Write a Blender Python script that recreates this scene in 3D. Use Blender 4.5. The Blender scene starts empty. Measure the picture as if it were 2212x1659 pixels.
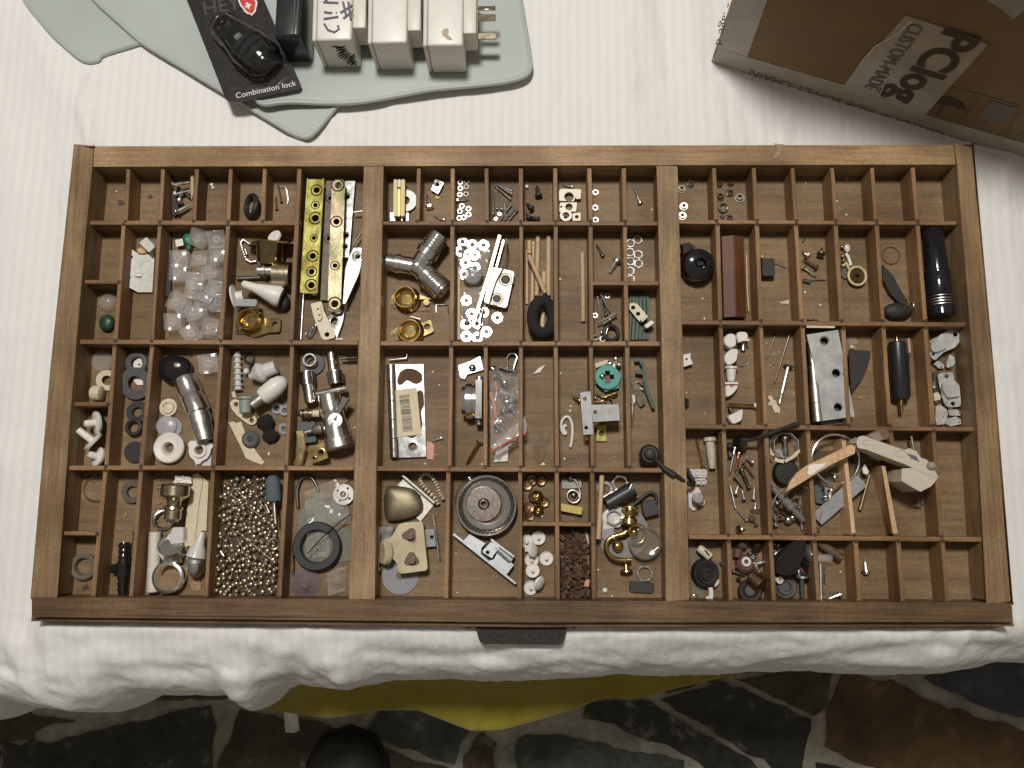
import bpy, math, random
from mathutils import Vector, Matrix, noise
from mathutils.geometry import tessellate_polygon
random.seed(7)
S = bpy.context.scene
COL = S.collection
PI = math.pi
R = math.radians

# ------------------------------------------------------------------ camera
FOC = 1772.48                                   # focal length in units of a 2212 wide picture
CAM = Vector((.0024, .0925, .6996))
ROT = (.1518, .0127, .0044)
cd = bpy.data.cameras.new('camera'); cam = bpy.data.objects.new('camera', cd); COL.objects.link(cam)
cam.location = CAM; cam.rotation_euler = ROT
cd.sensor_width = 36; cd.lens = FOC/2212*36; cd.clip_start = .02; cd.clip_end = 50
S.camera = cam
# ------------------------------------------------------------------ world, lamp, exposure
w = bpy.data.worlds.new('World'); S.world = w; w.use_nodes = True
nt = w.node_tree; bg = nt.nodes['Background']
tc = nt.nodes.new('ShaderNodeTexCoord'); sx = nt.nodes.new('ShaderNodeSeparateXYZ'); cr = nt.nodes.new('ShaderNodeValToRGB')
nt.links.new(tc.outputs['Generated'], sx.inputs[0]); 
mr = nt.nodes.new('ShaderNodeMapRange'); mr.inputs[1].default_value = -1; mr.inputs[2].default_value = 1
nt.links.new(sx.outputs['Z'], mr.inputs[0]); nt.links.new(mr.outputs[0], cr.inputs[0]); nt.links.new(cr.outputs[0], bg.inputs[0])
cr.color_ramp.elements[0].position = .40; cr.color_ramp.elements[0].color = (.24, .215, .18, 1)
cr.color_ramp.elements[1].position = .95; cr.color_ramp.elements[1].color = (.34, .31, .265, 1)
bg.inputs[1].default_value = .55
ld = bpy.data.lights.new('ceiling_lamp', 'AREA'); ld.shape = 'DISK'; ld.size = .32; ld.energy = 35; ld.color = (1, .965, .90)
lamp = bpy.data.objects.new('ceiling_lamp', ld); COL.objects.link(lamp); lamp.location = (-.17, .84, 2.0)
lamp.rotation_euler = (R(-14), 0, 0)
S.view_settings.view_transform = 'Standard'; S.view_settings.look = 'None'; S.view_settings.exposure = 0; S.view_settings.gamma = 1

# ------------------------------------------------------------------ levels (metres; rail tops are z = 0)
FL = -.027          # floor of the compartments
DT = -.004          # tops of the thin dividers
SH = -.036          # bed sheet under the case
GR = -.62           # stone floor of the room
RM = Matrix.Rotation(ROT[2], 3, 'Z') @ Matrix.Rotation(ROT[1], 3, 'Y') @ Matrix.Rotation(ROT[0], 3, 'X')
# survey frames: (x offset, y offset, scale) of the measuring sheets of the case
ZN = {'f': (0, 0, 1), 'g': (0, 0, 1.8228), 'h': (0, 0, .9946), 'A': (700, 0, .6329), 'B': (2500, 0, .6926), 'e': (3300, 0, .3859),
      1: (240, 560, .5877), 2: (120, 1320, .6993), 3: (1400, 560, .5877), 4: (1400, 1320, .7475), 5: (2600, 560, .6329),
      6: (2600, 1240, .7597), 7: (0, 2300, .9114), 8: (2016, 2300, .9114), 'a': (2660, 1260, .3616), 'b': (2660, 1640, .4581),
      'c': (3100, 1260, .6271), 'd': (1480, 1840, .5335)}
def W(Z, x, y, z=FL):
    """surveyed point of sheet Z on the horizontal level z, in metres"""
    ox, oy, k = ZN[Z]
    u = (ox+x*k)/1.8228-1106; v = (oy+y*k)/1.8228-829.5
    d = RM @ Vector((u, -v, -FOC)); t = (z-CAM.z)/d.z
    return CAM + d*t
def SZ(Z, px, z=FL):
    return px*ZN[Z][2]/1.8228*(CAM.z-z)/FOC

# ------------------------------------------------------------------ materials
MATS = {}
def nodes(name):
    m = bpy.data.materials.new(name); m.use_nodes = True
    t = m.node_tree; return m, t, t.nodes['Principled BSDF']
def P(name, col, rough=.5, metal=0, var=.12, scale=300, bump=0, alpha=1, trans=0, spec=.5, bscale=None, col2=None, coat=0, sheen=0):
    if name in MATS: return MATS[name]
    m, t, b = nodes(name); N = t.nodes; L = t.links
    tcn = N.new('ShaderNodeTexCoord'); nz = N.new('ShaderNodeTexNoise'); nz.inputs['Scale'].default_value = scale; nz.inputs['Detail'].default_value = 4
    L.new(tcn.outputs['Object'], nz.inputs['Vector'])
    ramp = N.new('ShaderNodeValToRGB'); L.new(nz.outputs['Fac'], ramp.inputs[0])
    c2 = col2 if col2 else tuple(min(1, c*(1+var)) for c in col)
    c1 = tuple(c*(1-var) for c in col)
    ramp.color_ramp.elements[0].position = .3; ramp.color_ramp.elements[0].color = (*c1, 1)
    ramp.color_ramp.elements[1].position = .7; ramp.color_ramp.elements[1].color = (*c2, 1)
    L.new(ramp.outputs[0], b.inputs['Base Color'])
    rr = N.new('ShaderNodeMapRange'); rr.inputs[3].default_value = max(.02, rough-.08); rr.inputs[4].default_value = min(1, rough+.1)
    L.new(nz.outputs['Fac'], rr.inputs[0]); L.new(rr.outputs[0], b.inputs['Roughness'])
    b.inputs['Metallic'].default_value = metal; b.inputs['Alpha'].default_value = alpha
    b.inputs['Transmission Weight'].default_value = trans; b.inputs['Specular IOR Level'].default_value = spec
    b.inputs['Coat Weight'].default_value = coat; b.inputs['Sheen Weight'].default_value = sheen
    if bump:
        n2 = N.new('ShaderNodeTexNoise'); n2.inputs['Scale'].default_value = bscale or scale; n2.inputs['Detail'].default_value = 5
        L.new(tcn.outputs['Object'], n2.inputs['Vector'])
        bp = N.new('ShaderNodeBump'); bp.inputs['Strength'].default_value = bump; bp.inputs['Distance'].default_value = .0006
        L.new(n2.outputs['Fac'], bp.inputs['Height']); L.new(bp.outputs[0], b.inputs['Normal'])
    MATS[name] = m; return m
def wood(name, light, dark, axis='X', rough=.5, stain=None, scale=1.0, bst=.35):
    m, t, b = nodes(name); N = t.nodes; L = t.links
    tcn = N.new('ShaderNodeTexCoord'); mp = N.new('ShaderNodeMapping')
    mp.inputs['Scale'].default_value = (6*scale, 130*scale, 60) if axis == 'X' else (130*scale, 6*scale, 60)
    geo = N.new('ShaderNodeNewGeometry')
    L.new(geo.outputs['Position'], mp.inputs[0])
    nz = N.new('ShaderNodeTexNoise'); nz.inputs['Scale'].default_value = 2.2; nz.inputs['Detail'].default_value = 7; nz.inputs['Roughness'].default_value = .62; nz.inputs['Distortion'].default_value = .6
    L.new(mp.outputs[0], nz.inputs['Vector'])
    r1 = N.new('ShaderNodeValToRGB'); L.new(nz.outputs['Fac'], r1.inputs[0])
    r1.color_ramp.elements[0].position = .28; r1.color_ramp.elements[0].color = (*dark, 1)
    r1.color_ramp.elements[1].position = .62; r1.color_ramp.elements[1].color = (*light, 1)
    n2 = N.new('ShaderNodeTexNoise'); n2.inputs['Scale'].default_value = 14; n2.inputs['Detail'].default_value = 5
    L.new(geo.outputs['Position'], n2.inputs['Vector'])
    r2 = N.new('ShaderNodeValToRGB'); L.new(n2.outputs['Fac'], r2.inputs[0])
    r2.color_ramp.elements[0].position = .38; r2.color_ramp.elements[0].color = (*(stain or (.55, .5, .45)), 1)
    r2.color_ramp.elements[1].position = .62; r2.color_ramp.elements[1].color = (1, 1, 1, 1)
    mx = N.new('ShaderNodeMixRGB'); mx.blend_type = 'MULTIPLY'; mx.inputs[0].default_value = .8
    L.new(r1.outputs[0], mx.inputs[1]); L.new(r2.outputs[0], mx.inputs[2])
    n3 = N.new('ShaderNodeTexNoise'); n3.inputs['Scale'].default_value = 420; n3.inputs['Detail'].default_value = 3
    L.new(geo.outputs['Position'], n3.inputs['Vector'])
    r3 = N.new('ShaderNodeValToRGB'); L.new(n3.outputs['Fac'], r3.inputs[0])
    r3.color_ramp.elements[0].position = .3; r3.color_ramp.elements[0].color = (.78, .78, .78, 1)
    r3.color_ramp.elements[1].position = .6; r3.color_ramp.elements[1].color = (1, 1, 1, 1)
    m3 = N.new('ShaderNodeMixRGB'); m3.blend_type = 'MULTIPLY'; m3.inputs[0].default_value = 1
    L.new(mx.outputs[0], m3.inputs[1]); L.new(r3.outputs[0], m3.inputs[2])
    oi = N.new('ShaderNodeObjectInfo'); vr = N.new('ShaderNodeMapRange'); vr.inputs[3].default_value = .80; vr.inputs[4].default_value = 1.12; L.new(oi.outputs['Random'], vr.inputs[0])
    m5 = N.new('ShaderNodeVectorMath'); m5.operation = 'SCALE'; L.new(m3.outputs[0], m5.inputs[0]); L.new(vr.outputs[0], m5.inputs['Scale'])
    L.new(m5.outputs[0], b.inputs['Base Color'])
    b.inputs['Roughness'].default_value = rough; b.inputs['Specular IOR Level'].default_value = .35
    bp = N.new('ShaderNodeBump'); bp.inputs['Strength'].default_value = bst; bp.inputs['Distance'].default_value = .0006
    L.new(nz.outputs['Fac'], bp.inputs['Height']); L.new(bp.outputs[0], b.inputs['Normal'])
    return m
RAILX = wood('worn_rail_wood_x', (.41, .275, .142), (.25, .157, .074), 'X', .55)
RAILY = wood('worn_rail_wood_y', (.40, .268, .142), (.22, .132, .062), 'Y', .55)
FRONT = wood('front_rail_wood', (.27, .160, .078), (.10, .062, .034), 'X', .5)
DIVX = wood('divider_wood_x', (.39, .225, .11), (.20, .112, .05), 'X', .55)
DIVY = wood('divider_wood_y', (.39, .225, .11), (.20, .112, .05), 'Y', .55)
FLOORW = wood('case_bottom_wood', (.275, .183, .098), (.17, .112, .058), 'X', .6, (.60, .54, .45), .6)
FRESH = wood('pale_split_wood', (.74, .50, .29), (.56, .35, .18), 'Y', .5, (.9, .85, .8))
DOWEL = wood('dowel_wood', (.68, .50, .32), (.55, .38, .22), 'Y', .5, (.9, .85, .8))
REDW = wood('varnished_red_wood', (.20, .065, .022), (.11, .032, .012), 'Y', .5, None, .6, .04)
ST = P('steel', (.74, .73, .70), .34, 1, .1)
SZI = P('satin_zinc', (.60, .59, .55), .42, .4, .1, 200)
CH = P('chrome', (.90, .90, .88), .17, 1, .04)
ZI = P('zinc_plate', (.50, .505, .50), .20, 1, .14, 160, .22, bscale=60)
DK = P('dark_steel', (.20, .18, .155), .4, 1, .2)
BR = P('brass', (.66, .48, .19), .16, 1, .15, 120, .25, bscale=50)
OB = P('old_brass', (.42, .33, .16), .22, 1, .2, 120, .3, bscale=60)
NB = P('nickel_brass', (.50, .42, .30), .27, 1, .1)
GOLD = P('yellow_passivated_steel', (.46, .36, .10), .2, 1, .12, 60, .8, bscale=32, col2=(.42, .42, .14))
GRN = P('iridescent_passivated_steel', (.30, .38, .17), .2, 1, .2, 35, .8, bscale=32, col2=(.50, .34, .26))
RUST = P('rust', (.13, .065, .035), .85, .2, .35, 500, .5)
WH = P('white_plastic', (.74, .71, .66), .4, 0, .05, 200)
CR = P('cream_plastic', (.66, .58, .43), .45, 0, .08, 200)
TW = P('translucent_white_plastic', (.72, .70, .68), .3, 0, .06, alpha=.82)
CL = P('clear_plastic', (.82, .79, .78), .08, 0, .04, alpha=.19, spec=1)
CL2 = P('thin_clear_plastic', (.80, .78, .74), .15, 0, .04, alpha=.20, spec=.9)
BK = P('black_rubber', (.022, .020, .018), .55, 0, .3, 400)
BG = P('black_gloss', (.014, .014, .016), .12, 0, .2, coat=.4)
GR_ = P('grey_rubber', (.085, .088, .085), .6, 0, .2, 400)
GL = P('light_grey_plastic', (.30, .30, .30), .4, 0, .1)
FOAM = P('black_foam', (.018, .017, .016), .95, 0, .5, 1500, 1)
PAP = P('cream_paper_tape', (.66, .57, .40), .7, 0, .1, 200)
PW = P('white_paper', (.80, .76, .70), .7, 0, .05, 200)
GREEN = P('green_plastic', (.012, .16, .085), .4, 0, .15)
DGREEN = P('dark_green_plastic', (.02, .055, .03), .4, 0, .3)
TEAL = P('teal_plastic', (.05, .30, .25), .5, 0, .1)
PINK = P('pink_plastic', (.62, .27, .19), .5, 0, .1)
ORG = P('orange_clear_plastic', (.60, .24, .13), .3, 0, .1, alpha=.7)
YEL = P('yellow_foam', (.60, .47, .14), .8, 0, .1)
BRN = P('brown_scrap', (.085, .042, .022), .6, 0, .35, 300)
PUR = P('purple_clear_plastic', (.24, .21, .29), .1, 0, .1, alpha=.38, spec=.9)
STONE = P('grinding_stone', (.10, .12, .15), .9, 0, .3, 900, .6)
GREYP = P('grey_paint', (.33, .34, .37), .45, 0, .08)
BEAD = P('bead_steel', (.40, .32, .23), .3, .75, .15, 200)
BRZ = P('bronze_dome', (.27, .23, .15), .5, .85, .2, 60)
AMB = P('amber_plastic', (.20, .12, .05), .25, 0, .2, alpha=.6)
COP = P('copper', (.45, .22, .14), .35, 1, .15)
SHELL = P('cork', (.34, .22, .12), .8, 0, .3, 600)
INK = P('print_black', (.02, .018, .018), .6, 0, .1)
FELT = P('black_felt', (.012, .009, .008), 1, 0, .4, 900, .6)

# ------------------------------------------------------------------ mesh helpers
class MB:
    def __init__(s): s.v = []; s.f = []
    def add(s, vs, fs, M=None):
        o = len(s.v); s.v += [(M @ Vector(v)) if M else Vector(v) for v in vs]; s.f += [tuple(i+o for i in f) for f in fs]; return s
    def box(s, c, d, M=None):
        x, y, z = c; a, b, h = d[0]/2, d[1]/2, d[2]/2
        vs = [(x+i*a, y+j*b, z+k*h) for k in (-1, 1) for j in (-1, 1) for i in (-1, 1)]
        return s.add(vs, [(0, 2, 3, 1), (4, 5, 7, 6), (0, 1, 5, 4), (2, 6, 7, 3), (0, 4, 6, 2), (1, 3, 7, 5)], M)
    def lathe(s, pr, seg=16, M=None, axis='Z', ph=0):
        """revolve (height, radius) pairs"""
        vs = []; fs = []; idx = []
        for h, r in pr:
            if r <= 1e-7: idx.append([len(vs)]*seg); vs.append((0, 0, h))
            else:
                idx.append(list(range(len(vs), len(vs)+seg)))
                vs += [(r*math.cos(2*PI*k/seg+ph), r*math.sin(2*PI*k/seg+ph), h) for k in range(seg)]
        for i in range(len(pr)-1):
            a, b = idx[i], idx[i+1]
            for k in range(seg):
                q = [a[k], a[(k+1) % seg], b[(k+1) % seg], b[k]]; u = []
                for t in q:
                    if t not in u: u.append(t)
                if len(u) > 2: fs.append(tuple(u))
        if axis == 'X': vs = [(z, x, y) for x, y, z in vs]
        return s.add(vs, fs, M)
    def tube(s, pts, r, seg=8, closed=False, M=None):
        pts = [Vector(p) for p in pts]; n = len(pts); vs = []; fs = []; up = None
        for i in range(n):
            a = pts[(i-1) % n] if (closed or i > 0) else pts[i]; b = pts[(i+1) % n] if (closed or i < n-1) else pts[i]
            t = (b-a).normalized()
            if up is None: up = t.orthogonal().normalized()
            up = (up - t*up.dot(t))
            up = up.normalized() if up.length > 1e-9 else t.orthogonal().normalized()
            sd = t.cross(up); rr = r[i] if isinstance(r, (list, tuple)) else r
            vs += [pts[i]+(up*math.cos(2*PI*k/seg)+sd*math.sin(2*PI*k/seg))*rr for k in range(seg)]
        m = n if closed else n-1
        for i in range(m):
            j = (i+1) % n
            for k in range(seg): fs.append((i*seg+k, i*seg+(k+1) % seg, j*seg+(k+1) % seg, j*seg+k))
        if not closed: fs.append(tuple(range(seg-1, -1, -1))); fs.append(tuple((n-1)*seg+k for k in range(seg)))
        return s.add(vs, fs, M)
    def prism(s, out, z0, z1, holes=(), M=None):
        loops = [list(out)]+[list(h) for h in holes]; flat = [p for l in loops for p in l]
        tr = tessellate_polygon([[Vector((p[0], p[1], 0)) for p in l] for l in loops])
        n = len(flat); f0 = (lambda p: z0(p) if callable(z0) else z0); f1 = (lambda p: z1(p) if callable(z1) else z1)
        vs = [(p[0], p[1], f0(p)) for p in flat]+[(p[0], p[1], f1(p)) for p in flat]; fs = []
        for a, b, c in tr:
            A, B, C_ = flat[a], flat[b], flat[c]
            if (B[0]-A[0])*(C_[1]-A[1])-(B[1]-A[1])*(C_[0]-A[0]) < 0: a, c = c, a
            fs += [(a+n, b+n, c+n), (c, b, a)]
        o = 0
        for l in loops:
            k = len(l)
            for i in range(k): fs.append((o+i, o+(i+1) % k, o+(i+1) % k+n, o+i+n))
            o += k
        return s.add(vs, fs, M)
    def ring(s, R_, r_, h, seg=20, M=None):
        return s.lathe([(0, r_), (0, R_), (h, R_), (h, r_), (0, r_)], seg, M)
    def torus(s, R_, r_, seg=24, m=8, M=None, sx=1, sy=1):
        return s.tube([(R_*sx*math.cos(2*PI*k/seg), R_*sy*math.sin(2*PI*k/seg), 0) for k in range(seg)], r_, m, True, M)
    def ball(s, c, r, seg=10, rings=6, M=None, q=(1, 1, 1)):
        vs = [(c[0], c[1], c[2]+r*q[2])]; fs = []
        for i in range(1, rings):
            a = PI*i/rings
            vs += [(c[0]+r*q[0]*math.sin(a)*math.cos(2*PI*k/seg), c[1]+r*q[1]*math.sin(a)*math.sin(2*PI*k/seg), c[2]+r*q[2]*math.cos(a)) for k in range(seg)]
        vs.append((c[0], c[1], c[2]-r*q[2])); e = len(vs)-1
        for k in range(seg):
            fs.append((0, 1+k, 1+(k+1) % seg)); fs.append((e, e-seg+(k+1) % seg, e-seg+k))
            for i in range(rings-2): fs.append((1+i*seg+k, 1+(i+1)*seg+k, 1+(i+1)*seg+(k+1) % seg, 1+i*seg+(k+1) % seg))
        return s.add(vs, fs, M)
    def mesh(s, name, mat, ang=35, smooth=True):
        me = bpy.data.meshes.new(name); me.from_pydata([tuple(v) for v in s.v], [], s.f)
        me.materials.append(mat)
        if smooth:
            me.polygons.foreach_set('use_smooth', [True]*len(me.polygons)); me.set_sharp_from_angle(angle=R(ang))
        me.update(); return me
def obj(name, mesh, parent=None, M=None):
    o = bpy.data.objects.new(name, mesh); COL.objects.link(o)
    if parent is not None: o.parent = parent
    if M is not None: o.matrix_local = M
    return o
def circ(cx, cy, r, n=12, sy=1): return [(cx+r*math.cos(2*PI*k/n), cy+r*sy*math.sin(2*PI*k/n)) for k in range(n)]
def rnd(pts, r, n=4):
    """round the corners of a polygon"""
    out = []; m = len(pts)
    for i in range(m):
        p = Vector(pts[i][:2]); a = Vector(pts[i-1][:2]); b = Vector(pts[(i+1) % m][:2])
        ra = min(r, (a-p).length*.45); rb = min(r, (b-p).length*.45)
        s0 = p+(a-p).normalized()*ra; s1 = p+(b-p).normalized()*rb
        for k in range(n+1):
            t = k/n; q = s0*(1-t)**2+p*2*t*(1-t)+s1*t*t; out.append((q.x, q.y))
    return out

# ------------------------------------------------------------------ naming of things
CELL = ''
THINGS = []
def cell(s):
    global CELL; CELL = s
def reg(o, look, cat, incell=True):
    o['label'] = look+(', '+CELL if (incell and CELL) else ''); o['category'] = cat; THINGS.append(o); o['_w'] = 0; del o['_w']; return o
def solo(name, look, cat, mb, mat, M, incell=True, key=None, ang=35):
    me = mb if isinstance(mb, bpy.types.Mesh) else mb.mesh(name, mat, ang)
    return reg(obj(name, me, None, M), look, cat, incell)
def group_thing(name, look, cat, M, parts, incell=True):
    o = bpy.data.objects.new(name, None); o.empty_display_size = .01; COL.objects.link(o); o.matrix_world = M
    reg(o, look, cat, incell)
    for p in parts:
        me = p[1] if isinstance(p[1], bpy.types.Mesh) else p[1].mesh(p[0], p[2])
        c = obj(p[0], me, o)
        for q in p[3:]:
            obj(q[0], q[1] if isinstance(q[1], bpy.types.Mesh) else q[1].mesh(q[0], q[2]), c)
    return o
def Mloc(v, rz=0, tilt=None):
    M = Matrix.Translation(v) @ Matrix.Rotation(rz, 4, 'Z')
    if tilt: M = M @ Matrix.Rotation(R(tilt[0]), 4, 'X') @ Matrix.Rotation(R(tilt[1]), 4, 'Y')
    return M
def Maxis(a, b):
    x = (b-a).normalized(); z = Vector((0, 0, 1)); z = (z-x*z.dot(x))
    z = z.normalized() if z.length > 1e-6 else Vector((1, 0, 0)); y = z.cross(x)
    M = Matrix((x, y, z)).transposed().to_4x4(); M.translation = a; return M
CACHE = {}
def cached(key, fn):
    if key not in CACHE: CACHE[key] = fn()
    return CACHE[key]
def q(v, s=.0002): return round(v/s)*s
# ------------------------------------------------------------------ small hardware
def washer(Z, x, y, Rp, rp, mat=ZI, look='steel washer', h=.0009, z=0, tilt=None, name='washer', cat='washer', flat=True):
    Ro = q(SZ(Z, Rp)); Ri = q(SZ(Z, rp))
    me = cached(('w', Ro, Ri, h, mat.name), lambda: MB().ring(max(Ro, .0004), max(Ri, .0002), h, 20).mesh(name, mat))
    v = W(Z, x, y, FL+z+h); v.z = FL+z
    return solo(name, look, cat, me, mat, Mloc(v, random.random()*6, tilt))
def oring(Z, x, y, Rp, tp, mat=BK, look='black rubber ring', z=0, tilt=None, name='rubber_ring', cat='ring', sx=1, sy=1, rz=0):
    r_ = SZ(Z, tp); R_ = SZ(Z, Rp)-r_
    v = W(Z, x, y, FL+z+r_)
    return solo(name, look, cat, MB().torus(R_, r_, 28, 8, None, sx, sy), mat, Mloc(v, rz, tilt))
def nut(Z, x, y, Rp, mat=ST, look='small steel nut', z=0, tilt=None, hole=.55, hf=.75, name='nut'):
    Ro = q(SZ(Z, Rp)*1.06)
    def mk():
        m = MB(); hx = [(Ro*math.cos(PI/3*k), Ro*math.sin(PI/3*k)) for k in range(6)]; h = Ro*hf
        m.prism([(a*.97, b*.97) for a, b in hx], h*.9, h, [circ(0, 0, Ro*hole*1.08)])
        m.prism(hx, 0, h*.9, [circ(0, 0, Ro*hole)]); return m.mesh(name, mat)
    me = cached(('n', Ro, mat.name, hole, hf), mk)
    v = W(Z, x, y, FL+z+Ro*hf); v.z = FL+z
    return solo(name, look, 'nut', me, mat, Mloc(v, random.random()*6, tilt))
HEADS = {'pan': lambda r: [(-1.5*r, 0), (-1.45*r, 1.0*r), (-1.0*r, 1.75*r), (0, 1.9*r), (0, r)],
         'csk': lambda r: [(-.3*r, 0), (-.3*r, 1.9*r), (0, 1.9*r), (1.1*r, r)],
         'nail': lambda r: [(-.5*r, 0), (-.5*r, 1.7*r), (0, 1.8*r), (.3*r, r)],
         'big': lambda r: [(-.8*r, 0), (-.8*r, 2.6*r), (-.2*r, 3.0*r), (0, 2.9*r), (.1*r, r)],
         'hex': lambda r: [(-1.3*r, 0), (-1.3*r, 1.8*r), (0, 1.9*r), (0, r)],
         'washer': lambda r: [(-1.6*r, 0), (-1.6*r, 1.4*r), (-.4*r, 1.6*r), (-.4*r, 2.6*r), (0, 2.6*r), (0, r)]}
def screw(Z, xh, yh, xt, yt, rp, head='pan', mat=ST, look='steel screw', z=0, zt=None, thr=.65, name='screw', cat='screw', hmat=None, point=True):
    r = max(q(SZ(Z, rp), .0001), .0003); hr = {'pan': 1.9, 'csk': 1.9, 'nail': 1.8, 'big': 3, 'hex': 1.9, 'washer': 2.6}[head]*r
    a = W(Z, xh, yh, FL+z+hr); zt_ = (z if zt is None else zt); b = W(Z, xt, yt, FL+zt_+r+.0003)
    Lg = (b-a).length; Lq = max(q(Lg, .0005), .001)
    def mk():
        p = [(0, r)]; x = Lq*(1-thr)
        if thr: 
            p.append((x, r)); st = max(r*1.1, Lq*thr/26)
            while x < Lq-3*r: p += [(x+st*.35, r*1.08), (x+st*.5, r*1.08), (x+st*.85, r*.7), (x+st, r*.7)]; x += st
        p.append((Lq-2*r, r*.75)); p.append((Lq, r*.15 if point else r*.7)); p.append((Lq, 0))
        return MB().lathe(p, 8, None, 'X').mesh('shank', mat, 25)
    sh = cached(('s', Lq, r, mat.name, thr, point), mk)
    hm = hmat or mat
    def mh():
        m = MB().lathe(HEADS[head](r), 6 if head == 'hex' else 12, None, 'X')
        if head in ('pan', 'csk', 'washer'):
            d = HEADS[head](r)[1][0] if head != 'pan' else -1.45*r
        return m.mesh('head', hm)
    hd = cached(('h', head, r, hm.name), mh)
    return group_thing(name, look, cat, Maxis(a, b), [('shank', sh, mat), ('head', hd, hm)])
def rod(Z, x1, y1, x2, y2, rp, mat, look, name='rod', cat='rod', z=0, z2=None, r2=None, seg=12, lift=True):
    r = SZ(Z, rp); e = SZ(Z, r2) if r2 is not None else r
    a = W(Z, x1, y1, FL+z+r); b = W(Z, x2, y2, FL+(z if z2 is None else z2)+e); L_ = (b-a).length; c = min(r, e)*.12
    return solo(name, look, cat, MB().lathe([(0, 0), (0, r-c), (c, r), (L_-c, e), (L_, e-c), (L_, 0)], seg, None, 'X'), mat, Maxis(a, b))
def turned(Z, x1, y1, x2, y2, prof, mat, look, name, cat, z=0, z2=None, seg=20, parts=None):
    """turned piece: prof = [(fraction along, radius px)], lying from point 1 to point 2"""
    mr_ = SZ(Z, max(p[1] for p in prof)); a = W(Z, x1, y1, FL+z+mr_); b = W(Z, x2, y2, FL+(z if z2 is None else z2)+mr_); L_ = (b-a).length
    me = MB().lathe([(p[0]*L_, SZ(Z, p[1])) for p in prof], seg, None, 'X')
    M = Maxis(a, b)
    if not parts: return solo(name, look, cat, me, mat, M)
    pl = [('body', me, mat)]
    for pn, pr, pm in parts: pl.append((pn, MB().lathe([(p[0]*L_, SZ(Z, p[1])) for p in pr], seg, None, 'X'), pm))
    return group_thing(name, look, cat, M, pl)
def wire(Z, pts, rp, mat, look, name='wire', cat='wire', z=0, seg=6, zs=None, closed=False, smooth=2):
    r = max(SZ(Z, rp), .00025)
    P3 = [W(Z, p[0], p[1], FL+r+(zs[i] if zs else z)) for i, p in enumerate(pts)]
    for _ in range(smooth):
        o = []; n = len(P3)
        if not closed: o.append(P3[0])
        for i in range(n if closed else n-1):
            a, b = P3[i], P3[(i+1) % n]; o += [a*.75+b*.25, a*.25+b*.75]
        if not closed: o.append(P3[-1])
        P3 = o
    c = sum(P3, Vector())/len(P3)
    return solo(name, look, cat, MB().tube([p-c for p in P3], r, seg, closed), mat, Matrix.Translation(c), ang=60)
def plate(Z, pts, mat, look, name='plate', cat='plate', th=.0015, z=0, holes=(), rd=0, tilt=0, bend=None, parts=(), rims=None):
    """flat piece cut to the surveyed outline; holes = (x, y, r px)"""
    P3 = [W(Z, x, y, FL+z+th) for x, y in pts]; c = sum(P3, Vector())/len(P3); c.z = FL+z
    o2 = [(p.x-c.x, p.y-c.y) for p in P3]
    if rd: o2 = rnd(o2, SZ(Z, rd))
    hs = []
    for h in holes:
        hp = W(Z, h[0], h[1], FL+z+th); hs.append(circ(hp.x-c.x, hp.y-c.y, SZ(Z, h[2]), 12))
    m = MB()
    if bend: m.prism(o2, lambda p: bend(p), lambda p: bend(p)+th, hs)
    else: m.prism(o2, 0, th, hs)
    M = Matrix.Translation(c)
    if tilt: M = M @ Matrix.Rotation(R(tilt), 4, 'X')
    if not parts and not rims: return solo(name, look, cat, m, mat, M, ang=40)
    pl = [('body', m, mat)]
    if rims:
        rm = rims
        for h in holes:
            hp = W(Z, h[0], h[1], FL+z+th); rr = SZ(Z, h[2])
            k = MB().lathe([(0, rr*.8), (-.0006, rr*.85), (.0004, rr*1.25), (.0003, rr*1.6), (0, rr*1.65)], 14, Matrix.Translation((hp.x-c.x, hp.y-c.y, th)))
            pl.append(('hole_rim', k, rm))
    for p in parts: pl.append(p)
    return group_thing(name, look, cat, M, pl)
def block(Z, pts, mat, look, name, cat='block', h=.006, z=0, bev=.0008):
    """solid piece with the surveyed footprint, softened at its upper edge"""
    P3 = [W(Z, x, y, FL+z+h) for x, y in pts]; c = sum(P3, Vector())/len(P3); c.z = FL+z
    o2 = [(p.x-c.x, p.y-c.y) for p in P3]; n = len(o2)
    o2 = rnd(o2, bev*2, 2)
    m = MB(); b = bev
    def sc(k): 
        rr = sum(math.hypot(*p) for p in o2)/len(o2); return [(p[0]*(1-k/rr), p[1]*(1-k/rr)) for p in o2]
    A = sc(b*.6); Lp = [[(p[0], p[1], 0) for p in A], [(p[0], p[1], b) for p in o2], [(p[0], p[1], h-b) for p in o2], [(p[0], p[1], h) for p in A]]
    vs = [v for l in Lp for v in l]; k = len(o2); fs = [tuple(range(k-1, -1, -1)), tuple(range(3*k, 4*k))]
    for j in range(3):
        for i in range(k): fs.append((j*k+i, j*k+(i+1) % k, (j+1)*k+(i+1) % k, (j+1)*k+i))
    # orientation
    ar = sum(o2[i][0]*o2[(i+1) % k][1]-o2[(i+1) % k][0]*o2[i][1] for i in range(k))
    if ar < 0: fs = [tuple(reversed(f)) for f in fs]
    m.add(vs, fs)
    return solo(name, look, cat, m, mat, Matrix.Translation(c))
def lump(Z, x, y, Rp, mat, look, name, cat, z=0, q3=(1, 1, .7), rough=.25, rz=0, seg=14, freq=2.2):
    r = SZ(Z, Rp); m = MB().ball((0, 0, 0), r, seg, 9, None, q3); off = Vector((random.random()*50, 3, 7))
    for v in m.v: v *= 1+rough*noise.noise(v/r*freq+off)
    lo = min(v.z for v in m.v); c = W(Z, x, y, FL+z+r*q3[2])
    c.z = FL+z-lo
    return solo(name, look, cat, m, mat, Mloc(c, rz), ang=60)
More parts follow.
